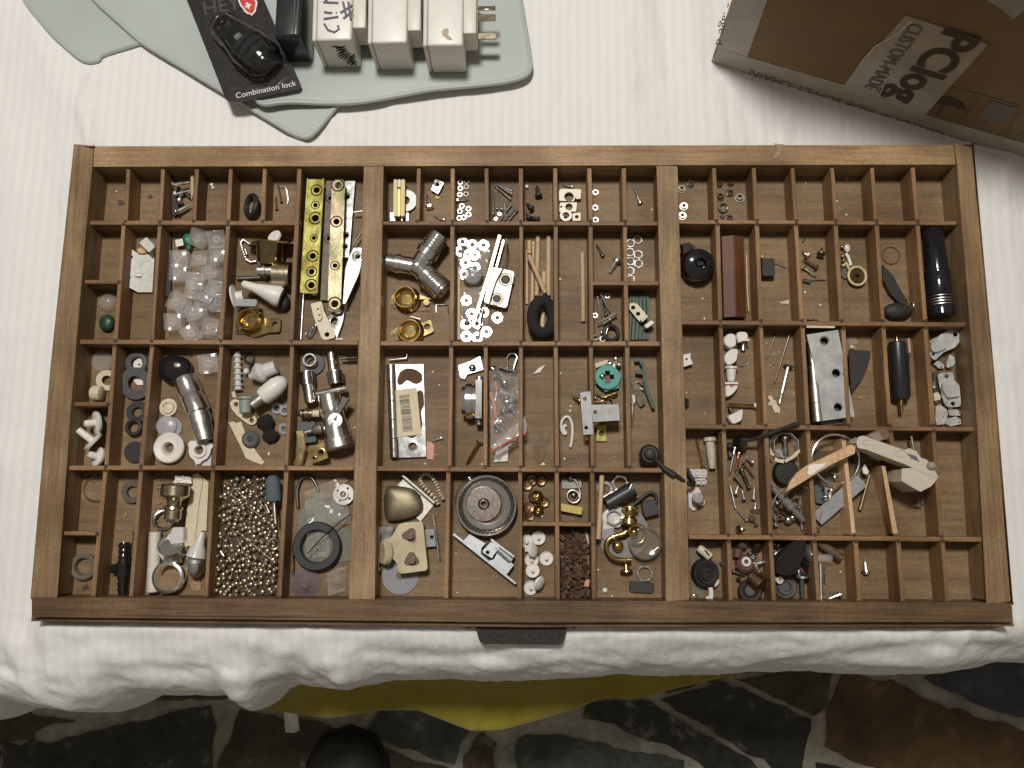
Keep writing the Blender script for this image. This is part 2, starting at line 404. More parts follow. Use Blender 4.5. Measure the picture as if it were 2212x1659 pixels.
def crumple(Z, pts, mat, look, name, cat, z=.001, amp=.003, n=14, freq=120):
    """crumpled thin film inside the surveyed quad"""
    A, B, C_, D = [W(Z, x, y, FL+z+amp) for x, y in pts]; vs = []; fs = []
    off = random.random()*40; cen = (A+B+C_+D)/4
    for j in range(n+1):
        for i in range(n+1):
            u, v = i/n, j/n; p = (A*(1-u)+B*u)*(1-v)+(D*(1-u)+C_*u)*v
            k = noise.noise(Vector((p.x*freq, p.y*freq, off))); k2 = noise.noise(Vector((p.x*freq*2.3, p.y*freq*2.3, off+9)))
            p = p + Vector((k2*.0012, k*.0012, 0)); p.z = FL+z+amp*(.5+abs(k)*1.6+k2*.5); vs.append(p-cen)
    for j in range(n):
        for i in range(n): a = j*(n+1)+i; fs.append((a, a+1, a+n+2, a+n+1))
    m = MB().add(vs, fs)
    return solo(name, look, cat, m, mat, Matrix.Translation(cen), ang=25)
def text(body, size, mat, parent, M, name='lettering', ext=.00015, bold=0, align='LEFT', spacing=1):
    c = bpy.data.curves.new('t', 'FONT'); c.body = body; c.size = size; c.extrude = ext; c.offset = bold; c.align_x = align; c.space_character = spacing
    c.resolution_u = 4
    t = bpy.data.objects.new('t', c); COL.objects.link(t)
    me = bpy.data.meshes.new_from_object(t.evaluated_get(bpy.context.evaluated_depsgraph_get())); bpy.data.objects.remove(t); 
    me.name = name; me.materials.clear(); me.materials.append(mat)
    return obj(name, me, parent, M)
# ================================================================== THE SETTING
def structure(name, me, M=None):
    o = obj(name, me, None, M); o['kind'] = 'structure'; return o
mgrout, t, b = nodes('grout'); N = t.nodes; L = t.links
def floor_mat(name, c1, c2, c3, rough=.45, sc=22, wear=.0):
    m, t, b = nodes(name); N = t.nodes; L = t.links
    g = N.new('ShaderNodeNewGeometry'); n1 = N.new('ShaderNodeTexNoise'); n1.inputs['Scale'].default_value = sc; n1.inputs['Detail'].default_value = 8; n1.inputs['Roughness'].default_value = .68
    L.new(g.outputs['Position'], n1.inputs['Vector'])
    r = N.new('ShaderNodeValToRGB'); L.new(n1.outputs['Fac'], r.inputs[0]); r.color_ramp.elements[0].position = .38; r.color_ramp.elements[0].color = (*c1, 1)
    r.color_ramp.elements[1].position = .58; r.color_ramp.elements[1].color = (*c2, 1); e = r.color_ramp.elements.new(.68); e.color = (*c3, 1)
    L.new(r.outputs[0], b.inputs['Base Color']); b.inputs['Roughness'].default_value = rough; b.inputs['Specular IOR Level'].default_value = .3
    n2 = N.new('ShaderNodeTexNoise'); n2.inputs['Scale'].default_value = 90; n2.inputs['Detail'].default_value = 6; L.new(g.outputs['Position'], n2.inputs['Vector'])
    bp = N.new('ShaderNodeBump'); bp.inputs['Strength'].default_value = .5; bp.inputs['Distance'].default_value = .003
    L.new(n2.outputs['Fac'], bp.inputs['Height']); L.new(bp.outputs[0], b.inputs['Normal']); return m
bpy.data.materials.remove(mgrout)
GROUT = floor_mat('grout', (.24, .22, .175), (.36, .335, .27), (.42, .39, .33), .8, 30)
SLC = [floor_mat('slate_black', (.018, .017, .013), (.040, .038, .030), (.18, .175, .15), .5),
       floor_mat('slate_brown', (.036, .027, .016), (.075, .056, .034), (.20, .18, .145), .5),
       floor_mat('slate_green', (.040, .046, .037), (.080, .088, .072), (.22, .22, .19), .5),
       floor_mat('slate_rust', (.06, .034, .014), (.10, .056, .022), (.17, .10, .045), .5, 16),
       floor_mat('slate_blue', (.038, .038, .045), (.065, .064, .075), (.09, .09, .10), .5)]
fl = structure('stone_floor', MB().box((0, .3, GR-.03), (6, 5, .06)).mesh('stone_floor', GROUT))
def slab(Z, pts, mi):
    P3 = [W(Z, x, y, GR) for x, y in pts]; c = sum(P3, Vector())/len(P3); out = []
    for i, p in enumerate(P3):
        qn = P3[(i+1) % len(P3)]; n = max(2, int((qn-p).length/.012)); d = (qn-p).normalized(); nn = Vector((-d.y, d.x, 0))
        for k in range(n):
            s = p.lerp(qn, k/n); s = s+nn*.006*noise.noise(s*45)+nn*.0035*noise.noise(s*170); out.append((s.x-c.x, s.y-c.y))
    m = MB(); m.prism(out, .001, .004)
    o = obj('slate_slab', m.mesh('slate_slab', SLC[mi]), fl, Matrix.Translation((c.x, c.y, GR+random.random()*.0008)))
for pts, mi in [([(20,690),(190,682),(560,602),(912,520),(930,620),(918,700),(930,880),(925,1000),(10,1000)],0), ([(-300,600),(60,545),(330,590),(190,612),(150,640),(150,672),(-20,690),(-300,720)],1),
    ([(1040,545),(1370,598),(1620,655),(1600,800),(1500,1000),(960,1000),(945,780),(1020,600)],1), ([(1640,545),(1800,545),(2050,620),(1990,690),(1965,775),(1800,730),(1600,655),(1590,620)],2),
    ([(1645,710),(1800,762),(1960,805),(1950,1000),(1620,1000)],1), ([(2080,640),(2150,690),(2128,740),(2180,870),(2180,1000),(1990,1000),(1985,860),(2010,750)],1),
    ([(650,300),(1000,300),(990,490),(940,500),(640,500),(560,540),(400,520)],2), ([(1650,300),(2200,300),(2200,520),(1900,540),(1660,520)],0), ([(0,300),(560,300),(380,500),(0,520)],0),
    ([(1050,300),(1600,300),(1600,520),(1080,500)],3), ([(-900,620),(-340,600),(-340,740),(0,720),(-20,1000),(-900,1000)],3)]: slab(7, pts, mi)
for pts, mi in [([(22,665),(110,648),(260,660),(450,708),(735,762),(760,860),(740,1000),(22,1000)],2), ([(330,500),(600,508),(700,575),(1000,740),(1120,830),(1100,1000),(900,980),(860,810),(700,700),(520,645),(400,595),(305,575)],0),
    ([(640,500),(920,420),(1100,500),(1290,580),(1262,700),(1250,860),(1240,1000),(1150,1000),(1140,800),(800,590)],0), ([(960,408),(1200,380),(1380,380),(1360,520),(1298,568),(1130,488)],1),
    ([(1400,440),(1430,390),(1640,420),(1850,520),(2212,640),(2500,720),(2500,1000),(2000,980),(1560,790),(1350,700),(1360,560)],3), ([(1780,410),(2060,330),(2600,330),(2600,680),(2212,585),(2020,522),(1900,470)],4),
    ([(1310,770),(1400,780),(1600,850),(1900,1000),(1290,1000)],0), ([(20,300),(640,300),(620,440),(400,470),(20,470)],2), ([(660,250),(1350,250),(1350,360),(960,390),(660,470)],3), ([(1400,200),(2600,200),(2600,310),(2050,310),(1750,385),(1400,360)],1)]: slab(8, pts, mi)
for j in range(6):     # paving that carries on under the bed, out of the photograph
    for i in range(7):
        x = -1.6+i*.52+random.uniform(-.05, .05); y = .12+j*.36+random.uniform(-.03, .03); pp = [(x+.235*math.cos(a+random.uniform(-.2, .2)), y+.165*math.sin(a+random.uniform(-.2, .2))) for a in [k*PI/3 for k in range(6)]]
        m = MB().prism([(a-x, b_-y) for a, b_ in pp], .001, .004); obj('slate_slab', m.mesh('slate_slab', SLC[random.randrange(5)]), fl, Matrix.Translation((x, y, GR)))

# ---- white bed sheet
mS, t, b = nodes('satin_stripe_sheet'); N = t.nodes; L = t.links
g = N.new('ShaderNodeTexCoord'); wv = N.new('ShaderNodeTexWave'); wv.inputs['Scale'].default_value = 34; wv.inputs['Distortion'].default_value = .25; wv.inputs['Detail Scale'].default_value = 1
wv.bands_direction = 'X'
L.new(g.outputs['Object'], wv.inputs['Vector']); r = N.new('ShaderNodeValToRGB'); L.new(wv.outputs['Fac'], r.inputs[0])
r.color_ramp.elements[0].position = .42; r.color_ramp.elements[0].color = (.772, .758, .744, 1); r.color_ramp.elements[1].position = .58; r.color_ramp.elements[1].color = (.80, .788, .77, 1)
L.new(r.outputs[0], b.inputs['Base Color']); b.inputs['Roughness'].default_value = .75; b.inputs['Sheen Weight'].default_value = .15; b.inputs['Specular IOR Level'].default_value = .2
n2 = N.new('ShaderNodeTexNoise'); n2.inputs['Scale'].default_value = 30; n2.inputs['Detail'].default_value = 6; mp = N.new('ShaderNodeMapping'); mp.inputs['Scale'].default_value = (1.6, .7, 1)
L.new(g.outputs['Object'], mp.inputs[0]); L.new(mp.outputs[0], n2.inputs['Vector'])
n3 = N.new('ShaderNodeTexNoise'); n3.inputs['Scale'].default_value = 900; L.new(g.outputs['Object'], n3.inputs['Vector'])
bp = N.new('ShaderNodeBump'); bp.inputs['Strength'].default_value = .75; bp.inputs['Distance'].default_value = .005; L.new(n2.outputs['Fac'], bp.inputs['Height'])
bp2 = N.new('ShaderNodeBump'); bp2.inputs['Strength'].default_value = .15; bp2.inputs['Distance'].default_value = .0004; L.new(n3.outputs['Fac'], bp2.inputs['Height']); L.new(bp.outputs[0], bp2.inputs['Normal']); n4 = N.new('ShaderNodeTexNoise'); n4.noise_type = 'RIDGED_MULTIFRACTAL'; n4.inputs['Scale'].default_value = 9; n4.inputs['Detail'].default_value = 4; L.new(mp.outputs[0], n4.inputs['Vector'])
bp4 = N.new('ShaderNodeBump'); bp4.inputs['Strength'].default_value = .30; bp4.inputs['Distance'].default_value = .003; L.new(n4.outputs['Fac'], bp4.inputs['Height']); L.new(bp4.outputs[0], bp.inputs['Normal'])
L.new(bp2.outputs[0], b.inputs['Normal'])
SIL = [W(7, x, y, SH-.075) for x, y in [(-400,560),(-60,610),(0,605),(45,575),(75,520),(180,545),(300,560),(430,572),(510,572),(580,540),(650,502),(880,492),(1030,502),(1065,548),(1110,567),(1150,545),(1210,460),(1300,452),(1400,457),(1500,474),(1545,466),(1600,448),(1700,430),(1900,428),(2180,436)]] + \
      [W(8, x, y, SH-.075) for x, y in [(200,425),(400,412),(650,408),(900,402),(1200,392),(1400,396),(1600,407),(1780,400),(1980,380),(2060,357),(2212,360),(2600,365)]]
def sil(x):
    if x <= SIL[0].x: return SIL[0].y
    for a, b_ in zip(SIL, SIL[1:]):
        if a.x <= x <= b_.x: return a.y+(b_.y-a.y)*(x-a.x)/(b_.x-a.x)
    return SIL[-1].y
FOLDS = []
def fold(pts, h, wd, Z='g'): FOLDS.append(([W(Z, x, y, SH).xy for x, y in pts], h, wd))
fold([(205,175),(185,230),(205,315)], .006, .007); fold([(190,250),(200,400)], .003, .012); fold([(70,60),(150,250),(160,420)], .004, .02)
fold([(60,420),(50,700),(20,1000)], .003, .018); fold([(20,300),(10,700)], .004, .02); fold([(1180,180),(1240,320)], .003, .012); fold([(1350,60),(1370,320)], .005, .022)
fold([(1430,0),(1450,160)], -.005, .008); fold([(1490,0),(1500,110),(1530,320)], .004, .012); fold([(1545,190),(1560,310)], .004, .006); fold([(1580,200),(1600,312)], .003, .007)
fold([(1640,250),(1650,312)], .002, .006); fold([(1700,240),(1690,312)], .002, .006); fold([(2160,400),(2190,640),(2212,700)], .004, .014); fold([(2180,330),(2150,420)], .004, .012); fold([(2130,700),(2212,760)], .004, .012)
fold([(2170,800),(2212,1000)], .004, .014); fold([(640,300),(655,315)], .003, .004); fold([(1000,230),(1010,315)], .002, .01); fold([(850,220),(870,315)], .002, .01)
fold([(700,250),(780,300)], .002, .006); fold([(300,230),(320,312)], .002, .008)
fold([(690,1350),(690,1425),(700,1450)], -.008, .0035); fold([(678,1350),(676,1430),(690,1462),(720,1462)], .006, .008); fold([(705,1370),(706,1430),(740,1470),(775,1500)], .007, .008); fold([(700,1435),(730,1420),(750,1450),(730,1475)], .008, .007)
fold([(565,1385),(555,1450),(560,1540)], .013, .010); fold([(590,1370),(580,1440),(600,1480)], -.006, .010); fold([(640,1390),(605,1420),(600,1450)], .005, .006)
fold([(600,1500),(650,1440),(690,1470)], -.008, .008); fold([(185,1370),(190,1500)], .005, .010); fold([(110,1360),(120,1480)], .006, .010); fold([(40,1400),(60,1500),(110,1540)], .012, .012); fold([(0,1440),(60,1460)], -.008, .010)
fold([(240,1400),(300,1470),(420,1500)], .005, .012); fold([(330,1450),(470,1440),(560,1410)], -.006, .010); fold([(420,1400),(500,1380)], .004, .01); fold([(640,1400),(660,1440)], .004, .007); fold([(20,1000),(30,1380)], .005, .018)
fold([(800,1400),(950,1420),(1060,1405)], -.006, .010); fold([(850,1440),(1000,1430),(1110,1450)], .004, .008); fold([(1300,1415),(1500,1400),(1700,1380)], -.004, .008)
fold([(1660,1450),(1780,1420),(1960,1390)], -.007, .010); fold([(1640,1430),(1800,1395),(1980,1370)], .006, .009); fold([(2070,1350),(2060,1440)], .009, .010); fold([(2100,1380),(2160,1420),(2212,1400)], -.010, .012)
fold([(2120,1360),(2212,1390)], .008, .010); fold([(1900,1440),(2040,1445)], .005, .010); fold([(1130,1420),(1300,1430),(1420,1400)], .004, .009)
def seg(p, a, b_):
    d = b_-a; t = max(0, min(1, (p-a).dot(d)/max(1e-9, d.length_squared))); return (p-a-d*t).length
CX0, CX1, CY0, CY1 = -.40, .40, .003, .412
def hgt(x, y):
    p = Vector((x, y)); inside = CX0 < x < CX1 and CY0 < y < CY1
    h = .0014*noise.noise(Vector((x*7, y*4, 1)))+.0010*noise.noise(Vector((x*26, y*11, 5)))+.0005*noise.noise(Vector((x*70, y*34, 8)))
    if inside: return -.002
    for pts, H, wd in FOLDS:
        lo = min(q_.x for q_ in pts)-3*wd; hi = max(q_.x for q_ in pts)+3*wd
        if not lo < x < hi: continue
        d = min(seg(p, a, b_) for a, b_ in zip(pts, pts[1:]))
        if d < 3*wd: h += H*(.72 if y < 0 else 1)*math.exp(-(abs(d)/wd)**1.5)
    ed = max(0, 1-(y-sil(x))/.11)
    if y < .01 and ed > 0:
        h += ed*(.0060*noise.noise(Vector((x*24, y*70, 2)))+.0060*(.35-abs(noise.noise(Vector((x*45+y*30, y*80, 12)))))+.0028*(.3-abs(noise.noise(Vector((x*110-y*60, y*130, 22))))))
    if y < CY0: h += .015*max(0, min(1, (x+.43)/.03))*max(0, min(1, (.425-x)/.03))*math.exp(-max(0, -y-.012)/.03)
    # settle under the edge of the case
    dx = max(CX0-x, x-CX1, 0); dy = max(CY0-y, y-CY1, 0); dd = math.hypot(dx, dy)
    k = min(1, dd/(.008 if y < CY0 else .02)); return h*k - .0008*(1-k)
vs = []; fs = []; NX = 380; rows = []
ys = [.95-i*.02 for i in range(9)]+[.77-i*.004 for i in range(1, 88)]
ncol = NX+1
def sheet_row(fn):
    for i in range(ncol):
        x = -.86+1.72*i/NX; vs.append(fn(x))
for y in ys: sheet_row(lambda x, y=y: (x, y, SH+hgt(x, y)))
yl = ys[-1]
nr = 110; RY = .058; RZ = .125
for k in range(1, nr+1):
    def f(x, k=k):
        y0 = sil(x)+RY; y = yl+(y0-yl)*k/nr; return (x, y, SH+hgt(x, y))
    sheet_row(f)
for k in range(1, 31):
    def f(x, k=k):
        a = PI/2*k/30; y0 = sil(x)+RY; y = y0-RY*math.sin(a); h = hgt(x, y)*(1-.3*k/30); return (x, y-h*math.sin(a)*.5, SH-RZ*(1-math.cos(a))+h*math.cos(a))
    sheet_row(f)
for k in range(1, 12):
    def f(x, k=k):
        ya = sil(x)-hgt(x, sil(x))*.35; return (x, ya+.003*k+.006*(1+.3*k)*noise.noise(Vector((x*14, k*.15, 3)))*min(1, k/5), SH-RZ-.03*k)
    sheet_row(f)
nrow = len(vs)//ncol
for j in range(nrow-1):
    for i in range(NX): a = j*ncol+i; fs.append((a, a+ncol, a+ncol+1, a+1))
sheet = reg(obj('bed_sheet', MB().add(vs, fs).mesh('bed_sheet', mS, 180)), 'rumpled white striped bed sheet spread under the wooden case', 'sheet', False)

# ---- yellow blanket hanging below the sheet
YB = P('yellow_blanket', (.27, .22, .018), .95, 0, .12, 60, .6, bscale=900, sheen=.4)
UP = [(7, x) for x in range(1165, 2180, 40)]+[(8, x) for x in range(0, 921, 40)]
LOW = [W(7, x, y, SH-.21) for x, y in [(1150,525),(1180,540),(1300,566),(1420,580),(1640,545),(1800,545),(1940,590),(2060,634),(2180,630)]]+[W(8, x, y, SH-.21) for x, y in [(30,610),(130,580),(330,510),(400,490),(560,495),(720,455),(920,402),(1000,380)]]
vs = []; fs = []; nC = 150; nR = 22
for j in range(nR+1):
    for i in range(nC+1):
        x = LOW[0].x+(LOW[-1].x-LOW[0].x)*i/nC; yb = LOW[-1].y
        for a, b_ in zip(LOW, LOW[1:]):
            if a.x <= x <= b_.x: yb = a.y+(b_.y-a.y)*(x-a.x)/(b_.x-a.x)
        ya = sil(x)+.035; t_ = j/nR; z = SH-.135-.075*t_-.02*math.sin(PI*t_)
        wv_ = .006*noise.noise(Vector((x*16, t_*1.2, 4)))*math.sin(PI*t_)
        vs.append((x+.012*t_*noise.noise(Vector((x*9, 0, 0))), ya+(yb-ya)*t_, z+wv_*2.5))
for j in range(nR):
    for i in range(nC): a = j*(nC+1)+i; fs.append((a, a+nC+1, a+nC+2, a+1))
yb_ = obj('yellow_blanket', MB().add(vs, fs).mesh('yellow_blanket', YB, 180)); sm = yb_.modifiers.new('s', 'SOLIDIFY'); sm.thickness = .003
reg(yb_, 'mustard yellow blanket hanging out below the front edge of the sheet', 'blanket', False)

# ---- dark shoe on the floor, white paper slip
p = W(7, 1505, 780, GR+.05)
m = MB(); ns = 18; sec = []
for j, (yy, wd, ht) in enumerate([(0, .006, .02), (-.006, .026, .034), (-.02, .038, .042), (-.045, .045, .05), (-.08, .048, .062), (-.13, .045, .082), (-.18, .040, .10), (-.22, .038, .105), (-.255, .034, .10), (-.272, .018, .08)]):
    for k in range(ns):
        a = 2*PI*k/ns; sec.append((wd*math.cos(a), yy, max(0, ht*.5+ht*.5*math.sin(a))))
fs = [(j*ns+k, j*ns+(k+1) % ns, (j+1)*ns+(k+1) % ns, (j+1)*ns+k) for j in range(9) for k in range(ns)]+[tuple(range(ns-1, -1, -1)), tuple(9*ns+k for k in range(ns))]
up = MB().add(sec, fs); so = MB().prism([(x*1.06, y) for x, y in [(.0, .006), (.028, -.004), (.042, -.03), (.05, -.08), (.046, -.15), (.04, -.25), (.02, -.28), (-.02, -.28), (-.04, -.25), (-.046, -.15), (-.05, -.08), (-.042, -.03), (-.028, -.004)]], 0, .016)
lace = MB()
for k in range(5): lace.tube([(-.018, -.10-.018*k, .072+.007*k), (0, -.10-.018*k, .077+.007*k), (.018, -.11-.018*k, .074+.007*k)], .002, 6)
sp = W(7, 1505, 640, GR+.02); 
group_thing('shoe', 'black rounded shoe toe on the stone floor below the yellow blanket', 'shoe', Matrix.Translation((sp.x, sp.y, GR+.004)) @ Matrix.Scale(1.35, 4), [('upper', up, BK), ('sole', so, FELT), ('laces', lace, FELT)], False)
M = Matrix.Translation(W(7, 1255, 578, GR+.02))
m = MB().add([(-.014, .035, 0), (.006, .035, .002), (.016, -.016, .006), (-.006, -.020, .003), (-.004, .035, .004), (.005, -.022, -.001)], [(0, 3, 5, 4), (4, 5, 2, 1)])
o = solo('paper_slip', 'folded white paper slip on the stone floor left of the shoe', 'paper', m, PW, M, False); o.modifiers.new('s', 'SOLIDIFY').thickness = .0005

# ================================================================== THE WOODEN TYPE CASE
case = bpy.data.objects.new('type_case', None); COL.objects.link(case); reg(case, 'old wooden printers type case divided into many small compartments', 'type case', False)
def rail(pts, z0, z1, mat, name='rail', bev=.0016, seg=3):
    P3 = [W('g', x, y, z1) for x, y in pts]; c = sum(P3, Vector())/len(P3)
    me = MB().prism([(p.x-c.x, p.y-c.y) for p in P3], z0-z1, 0).mesh(name, mat, 40)
    o = obj(name, me, case, Matrix.Translation((c.x, c.y, z1)))
    bm = o.modifiers.new('b', 'BEVEL'); bm.width = bev; bm.segments = seg; bm.limit_method = 'ANGLE'; bm.angle_limit = R(40); return o
ZB = -.0355
rail([(163,315),(203,317),(201,359),(186,520),(160,830),(119.5,1290),(70,1290),(112,800),(140,520)][:], ZB, 0, RAILY)
rail([(203.6,317),(2062.4,314),(2064.4,356),(201.6,359)], ZB, -.0006, RAILX)
rail([(2063,313.5),(2101,314),(2145,800),(2186,1302),(2135,1301),(2100,800),(2065,356)], ZB, 0, RAILY)
rail([(69,1290.6),(1130,1297),(2185,1302.6),(2188,1344),(1130,1344),(69,1333)], ZB, .0006, FRONT, bev=.003)
rail([(68,1334),(1130,1345),(2189,1345),(2190,1353),(1130,1354),(68,1342)], ZB, -.006, FRONT, 'bead_moulding', .002)
rail([(788.5,358),(829,358),(821.4,748),(814,1011),(807,1294.5),(756,1293.8),(766,1008),(775,733)], ZB, -.0012, RAILY, 'partition', .001)
rail([(1420.5,357),(1463.5,357),(1473,697),(1480.6,923),(1489,1297.5),(1440.6,1297),(1434,1011),(1428,749)], ZB, -.0012, RAILY, 'partition', .001)
bt = MB().box((0, 0, 0), (.80, .405, .005)); obj('bottom_board', bt.mesh('bottom_board', FLOORW), case, Matrix.Translation((.0, .2085, FL-.0025)))
TH = .0037
PINS = []
def div(Z, x1, y1, x2, y2, hor=False, z1=None, mat=None, ext=0):
    zt = z1 if z1 is not None else (DT if hor else DT-.0005)
    a = W(Z, x1, y1, zt); b_ = W(Z, x2, y2, zt); L_ = (b_-a).length+2*ext; H_ = zt-(FL-.001)
    th = TH*random.uniform(.92, 1.08); n = max(2, int(L_/.012)); ph = random.random()*30
    vs = []; fs = []
    for k in range(n+1):
        x = -ext+L_*k/n; wv_ = .00025*noise.noise(Vector((x*60, ph, 0))); zz = .0004*noise.noise(Vector((x*45, ph, 9)))
        vs += [(x, -th/2+wv_, -H_), (x, -th/2+wv_, -.0004+zz), (x, -th/2+.0004+wv_, zz), (x, th/2-.0004+wv_, zz), (x, th/2+wv_, -.0004+zz), (x, th/2+wv_, -H_)]
    for k in range(n):
        for j in range(5): fs.append((k*6+j, k*6+j+1, (k+1)*6+j+1, (k+1)*6+j))
    fs += [(5, 4, 3, 2, 1, 0), tuple(n*6+k for k in range(6))]; fs = [tuple(reversed(f)) for f in fs]
    d = b_-a; M = Matrix.Translation(a) @ Matrix.Rotation(math.atan2(d.y, d.x), 4, 'Z')
    obj('divider', MB().add(vs, fs).mesh('divider', mat or (DIVX if hor else DIVY), 30), case, M)
    if not hor: 
        PINS.append(W(Z, x1, y1, DT)); PINS.append(W(Z, x2, y2, DT))
    elif ext == 0: PINS.append(b_)
# left bay
for Z, l in [(1, [(190,538,1600,541), (155,935,388,935), (125,1337,1997,1342)]), (2, [(243,388,436,388), (208,746,1828,748), (172,1115,376,1116)]),
             (3, [(185,542,2030,545), (1585,942,2038,944), (165,1347,2045,1350)]), (4, [(108,702,1628,712), (880,993,1250,996)]),
             (5, [(118,494,1852,503), (132,1119,1905,1134)]), (6, [(128,578,1632,592), (148,1150,1692,1165)])]:
    for a in l: div(Z, *a, hor=True)
for Z, l in [(1, [(451,160,434,530), (683,160,664,530), (910,160,890,530), (1138,160,1120,530), (1366,160,1352,530), (1597,160,1543,1330),
                  (420,550,365,1330), (661,550,608,1330), (1118,550,1072,1330)]),
             (2, [(474,58,425,738), (683,58,622,738), (1075,58,1031,738), (1473,58,1438,738), (420,760,352,1478), (621,760,564,1478), (1027,760,988,1478), (1440,760,1400,1478)]),
             (3, [(425,160,414,530), (650,160,648,530), (877,160,880,530), (1108,160,1108,530), (1337,160,1341,530), (1566,160,1577,530), (1797,160,1806,530),
                  (649,555,643,1337), (1110,555,1107,1337), (1341,555,1345,1337), (1574,555,1582,1337), (1805,555,1817,1337)]),
             (4, [(503,56,496,694), (686,56,683,694), (871,56,870,694), (1055,56,1061,694), (1240,56,1249,694), (1432,56,1442,694),
                  (489,718,477,1392), (867,718,866,1392), (1060,718,1065,1392), (1246,718,1257,1392)]),
             (5, [(334,145,348,488), (581,145,600,488), (823,145,846,488), (1068,145,1093,488), (1318,145,1343,488), (1571,145,1601,488),
                  (356,510,374,1110), (602,510,626,1110), (845,510,881,1110), (1092,510,1128,1110), (1349,510,1385,1110), (1602,510,1650,1110)]),
             (6, [(313,58,331,572), (523,58,546,572), (738,58,764,572), (950,70,978,572), (1157,62,1190,572), (1377,66,1414,572),
                  (329,600,352,1140), (548,600,574,1140), (765,600,802,1140), (1193,600,1224,860), (1418,600,1456,1148),
                  (355,1172,366,1486), (573,1172,590,1486), (800,1172,822,1486), (1013,1172,1034,1488), (1235,1172,1259,1490), (1463,1172,1492,1492)])]:
    for a in l: div(Z, *a)
div(6, 950, 640, 1004, 1140, mat=FRESH)  # pale wood colour paints the light on this divider's top
pinm = MB().lathe([(-.001, .0016), (.0002, .0016), (.0003, .0008), (.0003, 0)], 10).mesh('joint_pin', P('joint_hole', (.06, .032, .018), .7))
for p in PINS:
    obj('joint_pin', pinm, case, Matrix.Translation((p.x, p.y, DT+.0004)))
# drawer pull below the front rail
ps = [W(4, x, y, -.014) for x, y in [(628,1512),(1118,1512),(1108,1560),(1096,1612),(1078,1631),(668,1627),(650,1606),(638,1560)]]; c = sum(ps, Vector())/8
pl = MB().prism(rnd([(p.x-c.x, p.y-c.y) for p in ps], .003), -.016, 0)
hd = obj('drawer_pull', pl.mesh('drawer_pull', P('black_iron', (.030, .024, .020), .42, .4, .3, 300, .3)), case, Matrix.Translation(c)); bm = hd.modifiers.new('b', 'BEVEL'); bm.width = .002; bm.segments = 3; bm.limit_method = 'ANGLE'
ps = [W(4, x, y, -.012) for x, y in [(552,1512),(1188,1512),(1180,1530),(560,1530)]]; cc = sum(ps, Vector())/4
obj('flange', MB().prism([(p.x-cc.x, p.y-cc.y) for p in ps], -.016, 0).mesh('flange', MATS['black_iron']), hd, Matrix.Translation(cc-c+Vector((0, 0, -.001))))
for x in (588, 1150): obj('screw_head', MB().ball((0, 0, 0), .003, 10, 6).mesh('screw_head', DK), hd, Matrix.Translation(W(4, x, 1531, -.016)-c))
# long drying crack in the front rail, and a wedge shaped paper scrap stuck on the rear rail
a, b_ = W(7, 480, 136, .0008), W(7, 1560, 146, .0008)
obj('crack', MB().prism([(0, 0), ((b_-a).length*.5, .0010), ((b_-a).length, .0002), ((b_-a).length*.5, -.0004)], 0, .0002).mesh('crack', MATS['joint_hole']), case, Matrix.Translation(a) @ Matrix.Rotation(math.atan2(b_.y-a.y, b_.x-a.x), 4, 'Z'))
CELL = ''
plate('B', [(790,815),(850,822),(825,880),(800,905),(780,898),(812,850)], P('dry_tape', (.42, .31, .20), .35, alpha=.75), 'small scrap of old clear tape on the rear rail', 'tape_scrap', 'tape', .0002, -FL+.0002)

# ================================================================== THINGS ABOVE THE CASE
import bmesh
def rbox(d, bev, seg=3, name='body', mat=None, c=(0, 0, 0)):
    bm = bmesh.new(); bmesh.ops.create_cube(bm, size=1)
    for v in bm.verts: v.co = Vector((v.co.x*d[0]+c[0], v.co.y*d[1]+c[1], v.co.z*d[2]+c[2]))
    bmesh.ops.bevel(bm, geom=bm.edges[:], offset=bev, segments=seg, affect='EDGES', profile=.5)
    me = bpy.data.meshes.new(name); bm.to_mesh(me); bm.free(); me.materials.append(mat); me.polygons.foreach_set('use_smooth', [True]*len(me.polygons)); me.set_sharp_from_angle(angle=R(40)); return me
MAT_ = P('grey_green_silicone', (.41, .455, .43), .5, 0, .07, 9, .9, bscale=22)
def mat_thing(pts, z, look, th=.0035, rim=.0026, bend=None, rd=.012):
    P3 = [W('h', x, y, SH+z+th) for x, y in pts]; c = sum(P3, Vector())/len(P3); c.z = SH+z
    o2 = rnd([(p.x-c.x, p.y-c.y) for p in P3], rd, 5)
    # subdivide long edges so that the sheet can bend
    o3 = []
    for i, p in enumerate(o2):
        qn = o2[(i+1) % len(o2)]; n = max(1, int(math.hypot(qn[0]-p[0], qn[1]-p[1])/.012))
        o3 += [(p[0]+(qn[0]-p[0])*k/n, p[1]+(qn[1]-p[1])*k/n) for k in range(n)]
    bd = bend or (lambda x, y: 0)
    m = MB(); f = lambda p: bd(p[0]+c.x, p[1]+c.y)
    xs = [p[0] for p in o3]; ys_ = [p[1] for p in o3]
    m.prism(o3, f, lambda p: f(p)+th)
    tb = MB().tube([(p[0], p[1], f(p)+th*.55) for p in o3], rim, 8, True)
    return group_thing('silicone_mat', look, 'mat', Matrix.Translation(c), [('sheet', m, MAT_), ('rim', tb, MAT_)], False)
mat_thing([(40,-160),(95,0),(200,130),(305,222),(345,242),(388,234),(392,214),(600,150),(640,60),(430,-160)], .001, 'small grey green silicone mat corner at far left')
mat_thing([(250,-160),(375,0),(560,165),(905,372),(1165,530),(1215,545),(1252,512),(1335,410),(1500,200),(1750,-160)], .0045, 'lower grey green silicone mat whose pointed corner faces the case')
tipM = W('h', 1060, 420, SH+.02)
